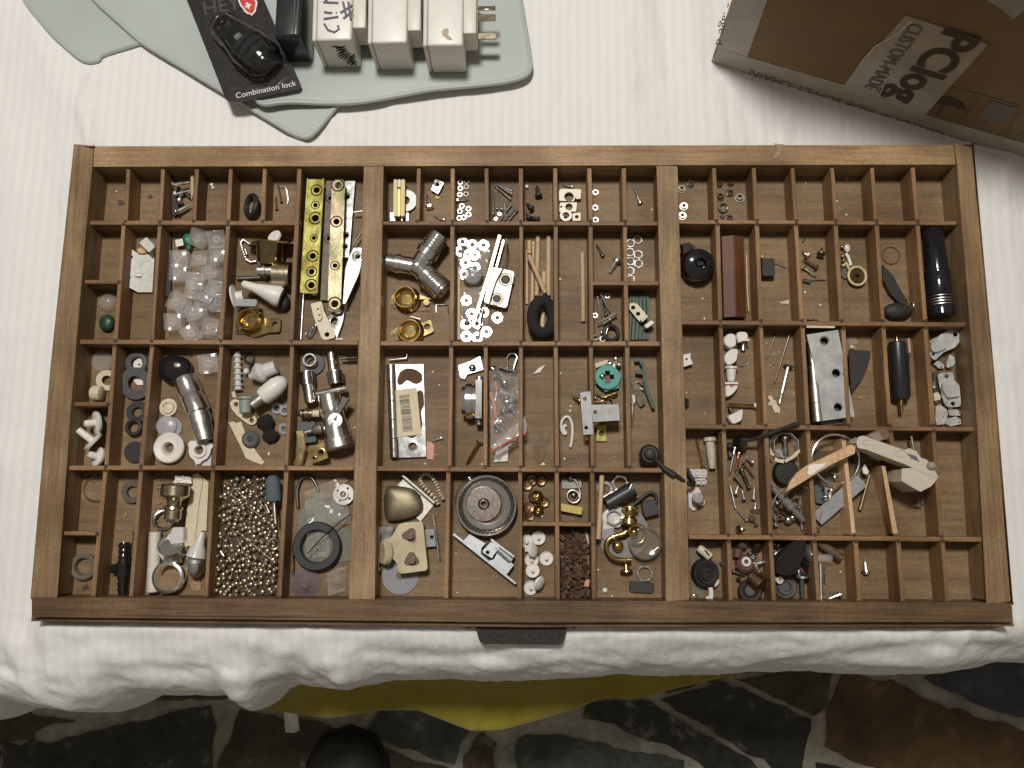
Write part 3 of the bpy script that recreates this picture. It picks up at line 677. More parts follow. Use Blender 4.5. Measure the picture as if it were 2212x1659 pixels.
mat_thing([(1040,428),(1130,409),(1270,409),(1400,404),(1520,385),(1700,350),(1900,332),(2020,318),(2105,288),(2085,150),(2060,0),(2030,-160),(760,-160),(860,0),(960,200),(1000,370)], .009, 'upper grey green silicone mat carrying the white power adapters', bend=lambda x, y: .006*math.exp(-((x-tipM.x)**2+(y-tipM.y)**2)/.0022))
# combination lock on its black card
CARD = P('black_card', (.020, .018, .018), .28, 0, .1, 200, coat=.3)
zc = SH+.0225
ps = [W('h', x, y, zc) for x, y in [(690,-110),(740,0),(893,392),(905,402),(950,402),(1182,352),(1192,338),(1045,0),(1000,-110)]]; c = sum(ps, Vector())/9
A_, B_ = W('h', 932, 388, zc+.002), W('h', 1172, 336, zc+.002); ang = math.atan2((B_-A_).y, (B_-A_).x)
TL = P('print_white', (.75, .73, .70), .5)
crd = MB().prism([(p.x-c.x, p.y-c.y) for p in ps], -.0008, 0)
lk = group_thing('padlock_pack', 'black blister card holding a black combination lock', 'lock', Matrix.Translation(c), [('card', crd, CARD)], False)
def onlk(x, y, dz=0): return W('h', x, y, zc+dz)-c
MT = Matrix.Translation(onlk(934, 390, .0003)) @ Matrix.Rotation(ang, 4, 'Z')
t_ = text('Combination lock', .0135, TL, lk, MT, 'lettering', .0001, 0, spacing=1.0)
t_.scale = (1, 1, 1); wd_ = max(v.co.x for v in t_.data.vertices); s_ = (B_-A_).length/wd_; t_.matrix_local = MT @ Matrix.Scale(s_, 4)
DGR = P('print_dark_grey', (.05, .047, .047), .4)
text('HEY', .020, DGR, lk, Matrix.Translation(onlk(805, 62, .0003)) @ Matrix.Rotation(ang-.03, 4, 'Z'), 'lettering', .0001, .0005)
def onl(pts, mat, name, z0, z1):
    q_ = [onlk(x, y, z1) for x, y in pts]; return obj(name, MB().prism([(v.x, v.y) for v in q_], z0, z1).mesh(name, mat), lk)
RED = P('shield_red', (.55, .05, .035), .4)
onl([(935,-20),(1000,-30),(1020,10),(1012,45),(998,62),(975,50),(950,22)], TL, 'shield_border', .0002, .0005); onl([(942,-14),(994,-22),(1012,10),(1006,40),(996,54),(977,44),(956,18)], RED, 'shield', .0004, .0008)
onl([(972,12),(981,8),(984,16),(993,14),(994,22),(987,26),(990,36),(982,34),(978,28),(972,30),(969,24),(976,20)], TL, 'shield_emblem', .0007, .0011); onl([(960,40),(972,44),(985,60),(975,52)], TL, 'shield_corner', .0007, .0010)
# lock: body, shackle, dials
a, b_ = onlk(888, 105, .008), onlk(1060, 255, .010); Lk = (b_-a).length; Ml = Maxis(a, b_)
lb = MB().lathe([(Lk*.16, 0), (Lk*.17, .008), (Lk*.35, .010), (Lk*.6, .0115), (Lk*.85, .0115), (Lk*1.0, .009), (Lk*1.03, .004), (Lk*1.035, 0)], 20, None, 'X')
for v in lb.v: v.z *= .55
lo = obj('lock_body', lb.mesh('lock_body', BG, 60), lk, Ml)
sh_ = [Vector((Lk*.25, .006, 0)), Vector((Lk*.03, .0085, 0)), Vector((-Lk*.07, .006, 0)), Vector((-Lk*.11, 0, 0)), Vector((-Lk*.07, -.006, 0)), Vector((Lk*.03, -.0085, 0)), Vector((Lk*.25, -.006, 0))]
obj('shackle', MB().tube(sh_, .0024, 8).mesh('shackle', BG), lk, Ml)
for k in range(3): obj('dial', MB().lathe([(Lk*(.45+.13*k), 0), (Lk*(.45+.13*k), .0124), (Lk*(.53+.13*k), .0124), (Lk*(.53+.13*k), 0)], 18, Matrix.Scale(.56, 4, (0, 0, 1)), 'X').mesh('dial', P('dial_black', (.03, .03, .032), .3)), lo)
obj('rivet', MB().ball((Lk*.02, 0, .006), .0045, 12, 8).mesh('rivet', BG), lk, Ml)
eb = MB().prism([(-.004, -.004), (.003, -.005), (.005, .004), (-.003, .004)], 0, .0004); obj('emblem', eb.mesh('emblem', GL), lo, Matrix.Translation((Lk*.40, 0, .0060)) @ Matrix.Scale(.7, 4))
bl = MB().lathe([(-Lk*.20, .0), (-Lk*.18, .008), (-Lk*.05, .0145), (Lk*.3, .0165), (Lk*.6, .021), (Lk*.95, .0195), (Lk*1.10, .011), (Lk*1.13, 0)], 24, None, 'X')
for v in bl.v: v.z = max(v.z*.68, -.006)
obj('blister', bl.mesh('blister', P('blister_film', (.9, .9, .9), .04, 0, .01, trans=1), 60), lk, Ml)
fr = onl([(800,60),(870,40),(920,80),(1110,220),(1140,290),(1080,340),(980,330),(880,240),(820,130)], P('blister_flange', (.06, .055, .055), .15, alpha=.5), 'blister_flange', .0003, .0009)
# power adapters
WP = P('adapter_white', (.74, .715, .665), .38, 0, .03, 100, .1, bscale=900)
WP2 = P('adapter_cream', (.66, .63, .57), .42, 0, .04, 100)
MARK = P('marker_blue_grey', (.16, .15, .20), .5); MARKB = P('marker_black', (.03, .028, .028), .5); STN = P('coffee_stain', (.42, .35, .24), .5)
zb = SH+.0135
def adapter(p0, p1, look, H=.047, D=.072, pins=False, marks=False, stain=False):
    a = W('A', *p0, zb); b_ = W('A', *p1, zb); d = b_-a; wdt = d.length; M = Matrix.Translation(a) @ Matrix.Rotation(math.atan2(d.y, d.x), 4, 'Z')
    sw = wdt*.11
    body = rbox((wdt-sw-.0004, D, H), .0022, 3, 'body', WP, (sw+(wdt-sw)/2, D/2, H/2)); cov = rbox((sw, D, H-.0012), .0018, 3, 'back_cover', WP2, (sw/2, D/2, H/2))
    pb = rbox((.012, D*.72, H*.62), .0016, 2, 'plug_base', WP2, (wdt+.0055, D*.5+.004, H*.60))
    parts = [('body', body, WP), ('back_cover', cov, WP2), ('plug_base', pb, WP2)]
    if pins:
        for dy, dz, rx in ((.004, .0, 0), (.021, .004, 25), (.031, .004, -25)):
            pm = rbox((.018, .0062, .0016) if not rx else (.016, .006, .0016), .0005, 1, 'pin', NB, (0, 0, 0))
            parts.append(('pin', pm, NB))
    o = group_thing('power_adapter', look, 'power adapter', M, parts, False)
    if pins:
        ch = [c_ for c_ in o.children if c_.name.startswith('pin')]
        for c_, (dy, dz, rx) in zip(ch, ((.0205, -.002, 0), (.035, .004, 28), (.0445, .004, -28))): c_.matrix_local = Matrix.Translation((wdt+.0205, dy, H*.62+dz)) @ Matrix.Rotation(R(rx), 4, 'X')
    Mi = M.inverted()
    if marks:
        def top(x, y): v = Mi @ W('A', x, y, zb+H); return Vector((v.x, v.y, H+.0002))
        for st in [[(905,16),(1000,20)], [(940,20),(912,-8)], [(912,76),(940,82),(962,82)], [(985,80),(990,81)], [(908,120),(1000,106)], [(912,150),(935,188),(975,202),(1003,182),(997,160)],
                   [(1012,82),(1088,34)], [(1030,118),(1088,72)], [(1028,12),(1048,98)], [(1062,14),(1078,126)]]:
            obj('marker_writing', MB().tube([top(*p_) for p_ in st], .0011, 6).mesh('marker_writing', MARK), o, Matrix.Scale(.3, 4, (0, 0, 1)) @ Matrix.Identity(4) if False else None)
        # scribble on the front face
        fy = 0
        def frt(x, y):
            # meet the front face plane
            ox, oy, k = ZN['A']; u = (ox+x*k)/1.8228-1106; v = (oy+y*k)/1.8228-829.5
            o_ = Mi @ CAM; d_ = (Mi.to_3x3() @ (RM @ Vector((u, -v, -FOC)))); t = -o_.y/d_.y; r_ = o_+d_*t; return Vector((r_.x, -.0002, r_.z))
        z_ = [(962,288),(1010,290),(985,300),(1040,285),(990,315),(1045,300),(995,335),(1055,310),(1000,350),(1065,325),(1010,362),(1075,335),(1030,372),(1085,345),(1050,385),(1100,335),(1060,395),(1105,350),(1080,405),(1110,380),(1070,380),(1110,400)]
        obj('marker_scribble', MB().tube([frt(*p_) for p_ in z_], .0007, 5).mesh('marker_scribble', MARKB), o)
    if stain:
        v = [Mi @ W('A', x, y, zb+H) for x, y in [(1655,180),(1680,175),(1688,195),(1680,215),(1705,240),(1712,248),(1685,250),(1650,225),(1640,205)]]
        obj('stain', MB().prism(rnd([(p_.x, p_.y) for p_ in v], .001), H, H+.0002).mesh('stain', STN), o)
    return o
adapter((910,425), (1145,421), 'white power adapter with blue grey marker writing on its top', marks=True)
adapter((1236,441), (1470,437), 'middle plain white power adapter of the three on the mat')
adapter((1560,456), (1797,454), 'white power adapter with stained top and exposed metal plug pins', pins=True, stain=True)
a = W('A', 660, 345, zb); 
BA = P('adapter_black', (.022, .024, .027), .22, 0, .1, 100)
bA = W('A', 597, 225, zb+.045); bB = W('A', 765, 225, zb+.045); wd_ = (bB-bA).length
o = group_thing('black_adapter', 'glossy black power adapter between the lock card and white adapters', 'power adapter', Matrix.Translation((bA.x, bA.y, zb)), [('body', rbox((wd_, .075, .045), .003, 3, 'body', BA, (wd_/2, .0375, .0225)), BA),
    ('ridge', rbox((.0016, .073, .002), .0005, 1, 'ridge', GR_, (wd_*.74, .037, .0455)), BA), ('ridge', rbox((.0016, .073, .002), .0005, 1, 'ridge', GR_, (wd_*.86, .037, .0455)), BA)], False)
# ---- cardboard box
CB = P('brown_cardboard', (.21, .125, .05), .75, 0, .12, 25, .35, bscale=140)
TP = P('clear_packing_tape', (.40, .355, .29), .22, 0, .12, 35, .9, bscale=70)
PRT = P('box_print_brown', (.065, .035, .018), .6); PRG = P('print_grey', (.15, .13, .11), .6)
bx0 = W('B', 432, 352, SH); bx1 = W('B', 2212, 905, SH); dxy = (bx1-bx0); BL_ = dxy.length*1.3; ux = dxy.normalized(); nrm = Vector((ux.y, -ux.x, 0))
BM = Matrix((ux, -nrm, Vector((0, 0, 1)))).transposed().to_4x4(); BM.translation = bx0; BMi = BM.inverted()
HB = .30
def WF(Z, x, y, off=0):
    ox, oy, k = ZN[Z]; u = (ox+x*k)/1.8228-1106; v = (oy+y*k)/1.8228-829.5
    o_ = BMi @ CAM; d_ = BMi.to_3x3() @ (RM @ Vector((u, -v, -FOC))); t = -o_.y/d_.y; return o_+d_*t
bxo = bpy.data.objects.new('cardboard_box', None); COL.objects.link(bxo); bxo.matrix_world = BM
reg(bxo, 'taped brown cardboard box with PClog label standing behind the case', 'box', False)
obj('carton', rbox((BL_, .30, HB), .003, 2, 'carton', CB, (BL_/2, .15, HB/2)), bxo)
def face(pts, mat, name, off=.0004, Z='B', z0=0):
    v = [WF(Z, x, y) for x, y in pts]; m = MB().prism([(p.x, p.z) for p in v], z0, off); m.v = [Vector((p.x, -p.z, p.y)) for p in m.v]; m.f = [tuple(f) for f in m.f]
    return obj(name, m.mesh(name, mat), bxo)
e_ = BMi @ bx1
def fq(l, off, mat, name):
    m = MB().prism(l, 0, off); m.v = [Vector((p.x, -p.z, p.y)) for p in m.v]; return obj(name, m.mesh(name, mat), bxo)
tl = [WF('B', x, y) for x, y in [(640,322),(1190,482),(1640,650),(2212,812)]]
tz = tl[1].z
fq([(0, .0005)]+[(p.x*1.0, .0005) for p in tl]+[(BL_, .0005), (BL_, tl[3].z)]+[(p.x, p.z) for p in reversed(tl)]+[(0, tl[0].z)], .0004, TP, 'tape')
lft = [WF('B', x, y) for x, y in [(640,320),(752,0)]]
fq([(.0003, tl[0].z+.0004), (lft[0].x, tl[0].z+.0006), (lft[1].x, lft[1].z), (lft[1].x, HB-.003), (.0003, HB-.003)], .0005, TP, 'tape')
face([(1190,482),(1300,330),(1400,240),(1540,85),(1590,100),(1740,150),(1900,200),(2005,250),(1900,370),(1800,480),(1720,570),(1650,650)], TP, 'label_tape', .0010)
face([(1520,0),(1660,80),(1790,188),(1897,100),(1950,-60),(1500,-60)], TP, 'tape', .0006, 'e')
cz = [(1190,482),(1300,330),(1400,236),(1545,100)]
obj('crease_highlight', MB().tube([Vector((v.x, -.0012, v.z)) for v in [WF('B', x, y) for x, y in [(1210,470),(1300,335),(1370,255),(1430,225),(1500,180),(1580,110)]]], .0009, 5).mesh('crease_highlight', P('tape_highlight', (.55, .48, .40), .2)), bxo)  # lighter tape colour paints the highlight along each crease
obj('crease_highlight', MB().tube([Vector((v.x, -.0012, v.z)) for v in [WF('B', x, y) for x, y in [(1460,370),(1460,410),(1430,450),(1385,550),(1500,580)]]], .0007, 5).mesh('crease_highlight', MATS['tape_highlight']), bxo)
def ftext(body, pA, pB, mat, h, Z='e', bold=0, off=.0016, fit=True):
    A_ = WF(Z, *pA); B_ = WF(Z, *pB); A_.y = B_.y = -off; x = (B_-A_).normalized(); n = Vector((0, -1, 0)); y = n.cross(x)
    M = Matrix((x, y, n)).transposed().to_4x4(); M.translation = A_
    o = text(body, h, mat, bxo, M, 'lettering', .0001, bold); wd = max(v.co.x for v in o.data.vertices); s = (B_-A_).length/wd
    o.matrix_local = M @ Matrix.Diagonal((s, 1, 1, 1)); return o
ftext('PClog', (1125,262), (500,985), PRT, .040, bold=.0012)
ftext('CUSTOM-MADE', (745,215), (270,880), PRG, .017)
ftext('YOUR CUSTOM-MADE SUPPLY CHAIN', (2015,838), (662,392), PRG, .0135, 'B', 0, .0008)
ftext('- .age d---', (522,8), (440,318), PRG, .009, 'B', 0, .0008)
for l, wd in [([(1000,1040),(1050,990),(1120,980),(1200,1000),(1270,1050),(1305,1120),(1240,1110),(1160,1080),(1080,1065),(1020,1060)], 0), ([(1078,1065),(1090,1068),(1012,1175),(1000,1168)], 0)]: face(l, PRT, 'umbrella_symbol', .0005, 'e')
face([(1560,1025),(1840,1100),(1760,1180),(1700,1230),(1620,1252),(1540,1240),(1450,1190),(1460,1140),(1500,1090)], PRG, 'glass_symbol', .0005, 'e'); face([(1490,1235),(1530,1245),(1455,1330),(1435,1315)], PRG, 'glass_symbol', .0005, 'e')
for l in ([(1140,878),(1480,963),(1860,1080),(1860,1090),(1480,973),(1140,888)], [(1475,968),(1488,972),(1246,1255),(1234,1248)], [(1840,1150),(1852,1156),(1700,1390),(1688,1384)], [(1900,1340),(1900,1380),(1820,1430),(1800,1418)]): face(l, PRG, 'symbol_frame', .0005, 'e')
#@@TOPEND
# ================================================================== LEFT BAY
mm = .001
def flake(Z, x, y, s, mat, look, name='flake', cat='flake', z=0):
    pts = [(x+s*math.cos(a+random.uniform(-.4, .4))*random.uniform(.5, 1.2), y+s*math.sin(a+random.uniform(-.4, .4))*random.uniform(.5, 1.2)) for a in [k*PI/3 for k in range(6)]]
    return plate(Z, pts, mat, look, name, cat, .0008, z+.0002)
m = MB()
for k in range(420):
    x = random.uniform(-.385, .385); y = random.uniform(.022, .392); h_ = random.uniform(.0002, .0006)
    m.box((x, y, FL+h_/2), (random.uniform(.0003, .0011), random.uniform(.0003, .0009), h_), None)
o = obj('dust_crumbs', m.mesh('dust_crumbs', P('dust', (.45, .38, .28), .9, 0, .5, 900), smooth=False)); o['kind'] = 'stuff'; o['label'] = 'pale dust and crumbs scattered over the compartment floors'; o['category'] = 'dust'
cell('first cell of top row, left bay'); flake(1, 400, 405, 28, BRN, 'brown bark flake', 'flake', 'flake'); flake(1, 370, 328, 7, PW, 'tiny white crumb', 'crumb', 'crumb')
cell('second cell of top row, left bay'); flake(1, 593, 362, 20, BRN, 'dark brown bark flake')
cell('third cell of top row, left bay')
block(1, [(742,340),(790,335),(785,440),(772,495),(745,495)], BK, 'black rubber stub', 'rubber_stub', 'rubber', .005)
screw(1, 760, 283, 872, 265, 13, 'pan', ST, 'bright threaded screw', z=8*mm); screw(1, 795, 390, 800, 350, 14, 'pan', ST, 'round headed rivet', z=4*mm, thr=0, name='rivet', cat='rivet')
screw(1, 775, 345, 875, 320, 12, 'hex', ST, 'hex bolt', z=4*mm, name='bolt', cat='bolt'); screw(1, 775, 465, 868, 415, 13, 'csk', ST, 'steel screw below the bolt', z=4*mm); rod(1, 780, 300, 870, 375, 10, DK, 'dark steel pin', z=2*mm)
plate(1, [(868,222),(888,218),(888,340),(874,390),(868,330)], DOWEL, 'pale wood sliver', 'wood_sliver', 'wood', .0015, 10*mm)
cell('fourth cell of top row, left bay'); lump(1, 1010, 285, 14, WH, 'white plastic crumb', 'crumb', 'crumb'); lump(1, 1018, 305, 12, WH, 'smaller white plastic crumb', 'crumb', 'crumb')
cell('fifth cell of top row, left bay'); oring(1, 1275, 425, 88, 19, BK, 'black rubber hose ring', 3*mm, (0, -38), sx=.85, sy=1.05); lump(1, 1276, 470, 11, CR, 'cream crumb inside the rubber ring', 'crumb', 'crumb')
cell('sixth cell of top row, left bay'); screw(1, 1478, 402, 1452, 270, 7, 'nail', RUST, 'rusty nail', thr=0, name='nail', cat='nail'); screw(1, 1445, 452, 1440, 360, 7, 'nail', RUST, 'shorter rusty nail', thr=0, name='nail', cat='nail')
wire(1, [(1475,303),(1510,303),(1523,380),(1518,412)], 6, ST, 'bent steel pin', 'bent_pin', 'pin', smooth=1)

cell('long right cell, left bay')
def strip_wave(a, b, hw, Z, z): pass
def perforated(Z, p0, p1, hwp, holes, mat, look, z, th=.0014, rd=0, flange=0, name='bracket_strip', zt=None):
    a = W(Z, *p0, FL+z); b = W(Z, *p1, FL+z); L_ = (b-a).length; hw = SZ(Z, hwp); M = Maxis(a, b); Mi = M.inverted()
    n = 10 if rd else 0
    o2 = [(0, -hw), (L_, -hw), (L_, hw), (0, hw)]
    if rd: o2 = rnd(o2, hw*.98, 6)
    hs = []; rims = []
    for x, y, r in holes:
        v = Mi @ W(Z, x, y, FL+z); r_ = SZ(Z, r); hs.append(circ(v.x, v.y, r_*.62, 12)); rims.append(('dimple', MB().lathe([(-.0012, r_*.60), (-.0006, r_*.72), (.0002, r_*1.0), (.0004, r_*1.12), (0, r_*1.2)], 16, Matrix.Translation((v.x, v.y, th))), mat))
    m = MB().prism(o2, 0, th, hs); parts = [('web', m, mat)]
    if flange:
        for s in (-1, 1): parts.append(('flange', MB().box((L_/2, s*(hw+.0006), .0005+flange/2), (L_, .0012, flange)), mat))
    return group_thing(name, look, 'bracket', M, parts+rims)
rod(1, 1625, 1020, 1607, 1322, 7, ST, 'long thin steel rod', z=1*mm)
plate(1, [(1905,260),(1970,260),(1930,772),(1885,772)], ZI, 'stained pale steel strip', 'steel_strip', 'bracket', .0015, 5*mm, [(1918,365,20),(1912,625,18),(1908,700,14)], rims=DK)
perforated(1, (1815,262), (1775,1060), 36, [(1810,380,30),(1800,650,30)], P('tarnished_strip', (.10, .085, .06), .5, .5, .4, 200), 'dark tarnished perforated strip', 4*mm)
perforated(1, (1712,252), (1665,1015), 50, [(1715,325,36),(1707,425,26),(1707,512,40),(1697,645,24),(1690,765,36),(1682,870,33),(1680,960,38)], GOLD, 'wide golden perforated bracket strip', 11*mm, flange=.003)
perforated(1, (1862,250), (1832,1135), 45, [(1858,292,40),(1848,535,36),(1838,830,28),(1836,1085,42)], GRN, 'round ended iridescent bracket strip', 15*mm, rd=1)
rod(1, 1960, 470, 2024, 461, 7, ST, 'short bright nail', 'nail', 'nail', z=8*mm)
rod(1, 1955, 692, 2018, 595, 6, DK, 'thin dark drill bit', 'drill_bit', 'drill bit', z=8*mm)
plate(1, [(1962,708),(2018,708),(2015,800),(1995,880),(1905,1082),(1888,1082),(1905,850),(1935,760)], ZI, 'polished window latch plate', 'latch_plate', 'latch', .003, 11*mm, [(1988,765,26)], 5, rims=CH)
plate(1, [(1800,1160),(1900,1128),(1888,1200),(1850,1312),(1820,1300),(1785,1180)], ZI, 'small steel plate with one hole', 'steel_plate', 'plate', .0015, 4*mm, [(1830,1198,32)], 6, rims=ZI)
plate(1, [(1672,1082),(1745,1065),(1762,1130),(1838,1290),(1830,1312),(1765,1326),(1745,1310),(1690,1160)], CR, 'cream metal lever arm', 'lever_arm', 'lever', .0025, 8*mm, [(1782,1288,17)], 10)
plate(1, [(1700,1090),(1735,1085),(1750,1170),(1735,1195),(1715,1190)], CR, 'small cream slotted tab lying on the lever', 'slotted_tab', 'tab', .002, 11*mm, [(1722,1120,9),(1733,1160,9)], 8)
plate(1, [(1750,1318),(1880,1312),(1895,1320),(1770,1328)], WH, 'white plastic lever foot', 'lever_foot', 'plate', .002, 4*mm)
wire(1, [(1635,1290),(1660,1260),(1715,1210),(1700,1260),(1665,1310),(1650,1300),(1690,1240)], 5, ST, 'bent bright wire clip', 'wire_clip', 'clip', z=3*mm)
lump(1, 1810, 935, 32, WH, 'white plastic bead between the strips', 'bead', 'bead', 12*mm, (.6, 1.4, .5), .05)

cell('second cell of second row, left bay')
block(1, [(520,672),(572,630),(636,697),(590,742)], SZI, 'small aluminium block', 'metal_block', 'block', .008, 6*mm); block(1, [(505,715),(530,700),(575,735),(555,748),(515,742)], FRESH, 'pale wood chip under the aluminium block', 'wood_chip', 'wood', .005, 1*mm)
a = W(1, 530, 755, FL+4*mm); 
L1 = [W(1, x, y, FL+6*mm) for x, y in [(450,697),(530,757),(512,1003),(425,955)]]; c = sum(L1, Vector())/4
L2 = [W(1, x, y, FL+3*mm) for x, y in [(533,750),(628,750),(612,1005),(515,1005)]]
h1 = [W(1, 475, 772, FL+6*mm), W(1, 462, 912, FL+6*mm)]
A1 = MB().prism([(p.x-c.x, p.y-c.y) for p in L1], lambda p: -p[0]*.55, lambda p: .0012-p[0]*.55, [circ(h.x-c.x, h.y-c.y, .0016, 10) for h in h1]); A2 = MB().prism([(p.x-c.x, p.y-c.y) for p in L2], -.004, -.0028)
nub = MB().lathe([(0, 0), (.002, .002), (.008, .0025), (.012, .0012), (.012, 0)], 10, Matrix.Translation((SZ(1,-30), SZ(1,-40), -.002)), 'X')
group_thing('angle_bracket', 'folded steel angle bracket with a pointed rib', 'bracket', Matrix.Translation(c), [('leaf', A1, SZI), ('leaf', A2, SZI), ('rib', nub, SZI)])
cell('lower first cell of second row, left bay')
v = W(1, 325, 1078, FL); solo('clear_dome', 'clear plastic dome bumper', 'bumper', MB().lathe([(0, SZ(1,62)), (.003, SZ(1,64)), (.006, SZ(1,52)), (.008, SZ(1,30)), (.0085, 0)], 20), CL, Mloc(v))
lump(1, 308, 1210, 60, DGREEN, 'dark green lump', 'green_lump', 'lump', q3=(.85, 1, .5), rough=.12)

cell('third cell of second row, left bay')
block(1, [(688,575),(735,575),(735,1040),(705,1040)], BK, 'long black rubber strip', 'rubber_strip', 'rubber', .004)
plate(1, [(765,655),(815,645),(822,690),(772,700)], PW, 'small white paper square', 'paper_square', 'paper', .0006, 6*mm)
lump(1, 845, 650, 36, GREEN, 'bright green plastic clip', 'green_clip', 'clip', 7*mm, (.9, 1, .5), .35, freq=3); rod(1, 845, 650, 862, 720, 15, GREEN, 'green plastic clip stem', 'green_clip_stem', 'clip', z=4*mm)
def cubelet(Z, x, y, s, z, rz, tl, look, mat=CL):
    s = SZ(Z, s); M = Matrix.Translation(W(Z, x, y, FL+z+s*.42)) @ Matrix.Rotation(R(rz), 4, 'Z') @ Matrix.Rotation(R(tl), 4, 'X') @ Matrix.Rotation(R(tl*.7), 4, 'Y')
    me = cached(('cube', mat.name), lambda: rbox((1, 1, .72), .05, 2, 'shell', mat)); boss = cached(('boss', mat.name), lambda: MB().ring(.22, .09, .5, 12, Matrix.Translation((0, 0, -.1))).mesh('boss', mat))
    o = group_thing('clear_corner_cap', look, 'corner cap', M @ Matrix.Scale(s, 4), [('shell', me, mat), ('boss', boss, mat)]); return o
for i, (x, y, z, rz, tl) in enumerate([(800,785,1,4,8),(797,880,1,-3,5),(945,795,4,2,-12),(1045,650,5,6,18),(925,640,8,-28,25),(1062,760,2,8,5),(905,930,9,-6,14),(1012,885,8,12,-14),(900,995,6,-12,8),(990,1035,4,-25,-10),(785,1068,5,-32,20),(915,1160,8,30,-16),(760,1205,1,3,6),(875,1285,3,35,15),(1012,1250,2,-6,-8),(1055,1075,2,12,14),(1045,985,7,-15,10),(958,1080,1,10,8),(700+145,1130,0,15,0)]):
    cubelet(1, x, y, 118, z*mm, rz, tl, 'clear plastic corner cap in a heap')
cell('fourth cell of second row, left bay')
rod(1, 1180, 915, 1390, 905, 16, DK, 'dark steel bar', z=0); lump(1, 1490, 1075, 60, BK, 'black rubber knob behind the white spout', 'rubber_knob', 'knob', 0, (.8, 1, .6), .06)
# brass basin cup with a flange, chain
a = W(1, 1400, 650, FL+17*mm); b = W(1, 1402, 800, FL+8*mm); M = Maxis(a, b); LL = (b-a).length
group_thing('plug_cup', 'brass flanged cup lying on its side', 'cup', M, [('cup', MB().lathe([(0, 0), (0, SZ(1,95)), (LL*.2, SZ(1,92)), (LL*.95, SZ(1,88)), (LL, SZ(1,80)), (LL, 0)], 22, None, 'X'), OB), ('flange', MB().prism(rnd([(-SZ(1,170), -.010), (SZ(1,150), -.010), (SZ(1,150), .010), (-SZ(1,170), .010)], .006), -.0008, .0008, (), Matrix.Rotation(PI/2, 4, 'Y') @ Matrix.Rotation(PI/2, 4, 'Z')), BR)])
washer(1, 1432, 632, 48, 6, WH, 'white plastic disc on the brass cup', .002, 20*mm, (25, -20), 'plastic_disc', 'disc')
cp = [(1310,682),(1262,682),(1222,652),(1203,672),(1215,722),(1240,785),(1270,803),(1312,796)]; m = MB(); c0 = W(1, 1250, 720, FL+3*mm)
for i in range(len(cp)-1):
    for k in range(4):
        v = W(1, cp[i][0]+(cp[i+1][0]-cp[i][0])*k/4, cp[i][1]+(cp[i+1][1]-cp[i][1])*k/4, FL+3*mm)-c0; m.ball(v, SZ(1,9), 6, 4)
solo('bead_chain', 'short silver bead chain beside the brass cup', 'chain', m, ST, Matrix.Translation(c0)); rod(1, 1232, 715, 1246, 752, 7, ST, 'chain clasp', 'clasp', 'clasp', z=3*mm)
turned(1, 1322, 860, 1440, 862, [(0,0),(0,36),(.28,36),(.3,44),(.42,44),(.45,34),(.98,34),(1,0)], ST, 'short chrome pipe stub', 'pipe_stub', 'pipe', 4*mm)
turned(1, 1425, 888, 1545, 892, [(0,0),(0,62),(.05,85),(.75,85),(.8,90),(.98,90),(1,76),(.8,70),(.8,0)], NB, 'knurled brass hose nut', 'hose_nut', 'nut', 0, seg=40)
turned(1, 1160, 1045, 1225, 1030, [(0,0),(0,88),(.2,92),(.3,60),(.35,40),(1,38),(1,0)], WH, 'white plastic flanged bush', 'flanged_bush', 'bush', 0)
turned(1, 1215, 945, 1475, 1040, [(0,0),(0,18),(.08,26),(.3,30),(.55,48),(.9,74),(1,66),(1,0)], WH, 'white plastic spout', 'plastic_spout', 'spout', 10*mm, 3*mm)
block(1, [(1160,1048),(1316,1052),(1312,1100),(1158,1098)], GL, 'grey plastic bar on the white bush', 'plastic_bar', 'bar', .005, 14*mm)
def flange_cup(Z, pts, cx, cy, R_, holes, look, hgt_=.011, lean=(0, 0)):
    P3 = [W(Z, x, y, FL+.0015) for x, y in pts]; c = W(Z, cx, cy, FL+.0015); c.z = FL
    hs = []
    for x, y, r in holes: v = W(Z, x, y, FL+.0015); hs.append(circ(v.x-c.x, v.y-c.y, SZ(Z, r), 12))
    r_ = SZ(Z, R_); m = MB().prism(rnd([(p.x-c.x, p.y-c.y) for p in P3], .0025), 0, .0014, hs)
    MTt = Matrix.Rotation(R(lean[0]), 4, 'X') @ Matrix.Rotation(R(lean[1]), 4, 'Y')
    cup = MB().lathe([(.001, r_*1.25), (.003, r_*1.02), (hgt_, r_), (hgt_, r_*.90), (.003, r_*.84), (.002, r_*.6), (.0032, r_*.5), (.0032, 0)], 26, MTt)
    return group_thing('flange_cup', look, 'cup', Mloc(c+Vector((0, 0, .001)), 0, (0, -5)), [('flange', m, OB), ('cup', cup, BR)])
flange_cup(1, [(1170,1178),(1300,1178),(1480,1178),(1475,1275),(1390,1280),(1300,1312),(1250,1285),(1165,1288)], 1285, 1205, 72, [(1205,1242,18),(1440,1225,20)], 'brass flange cup with two screw holes', .013)

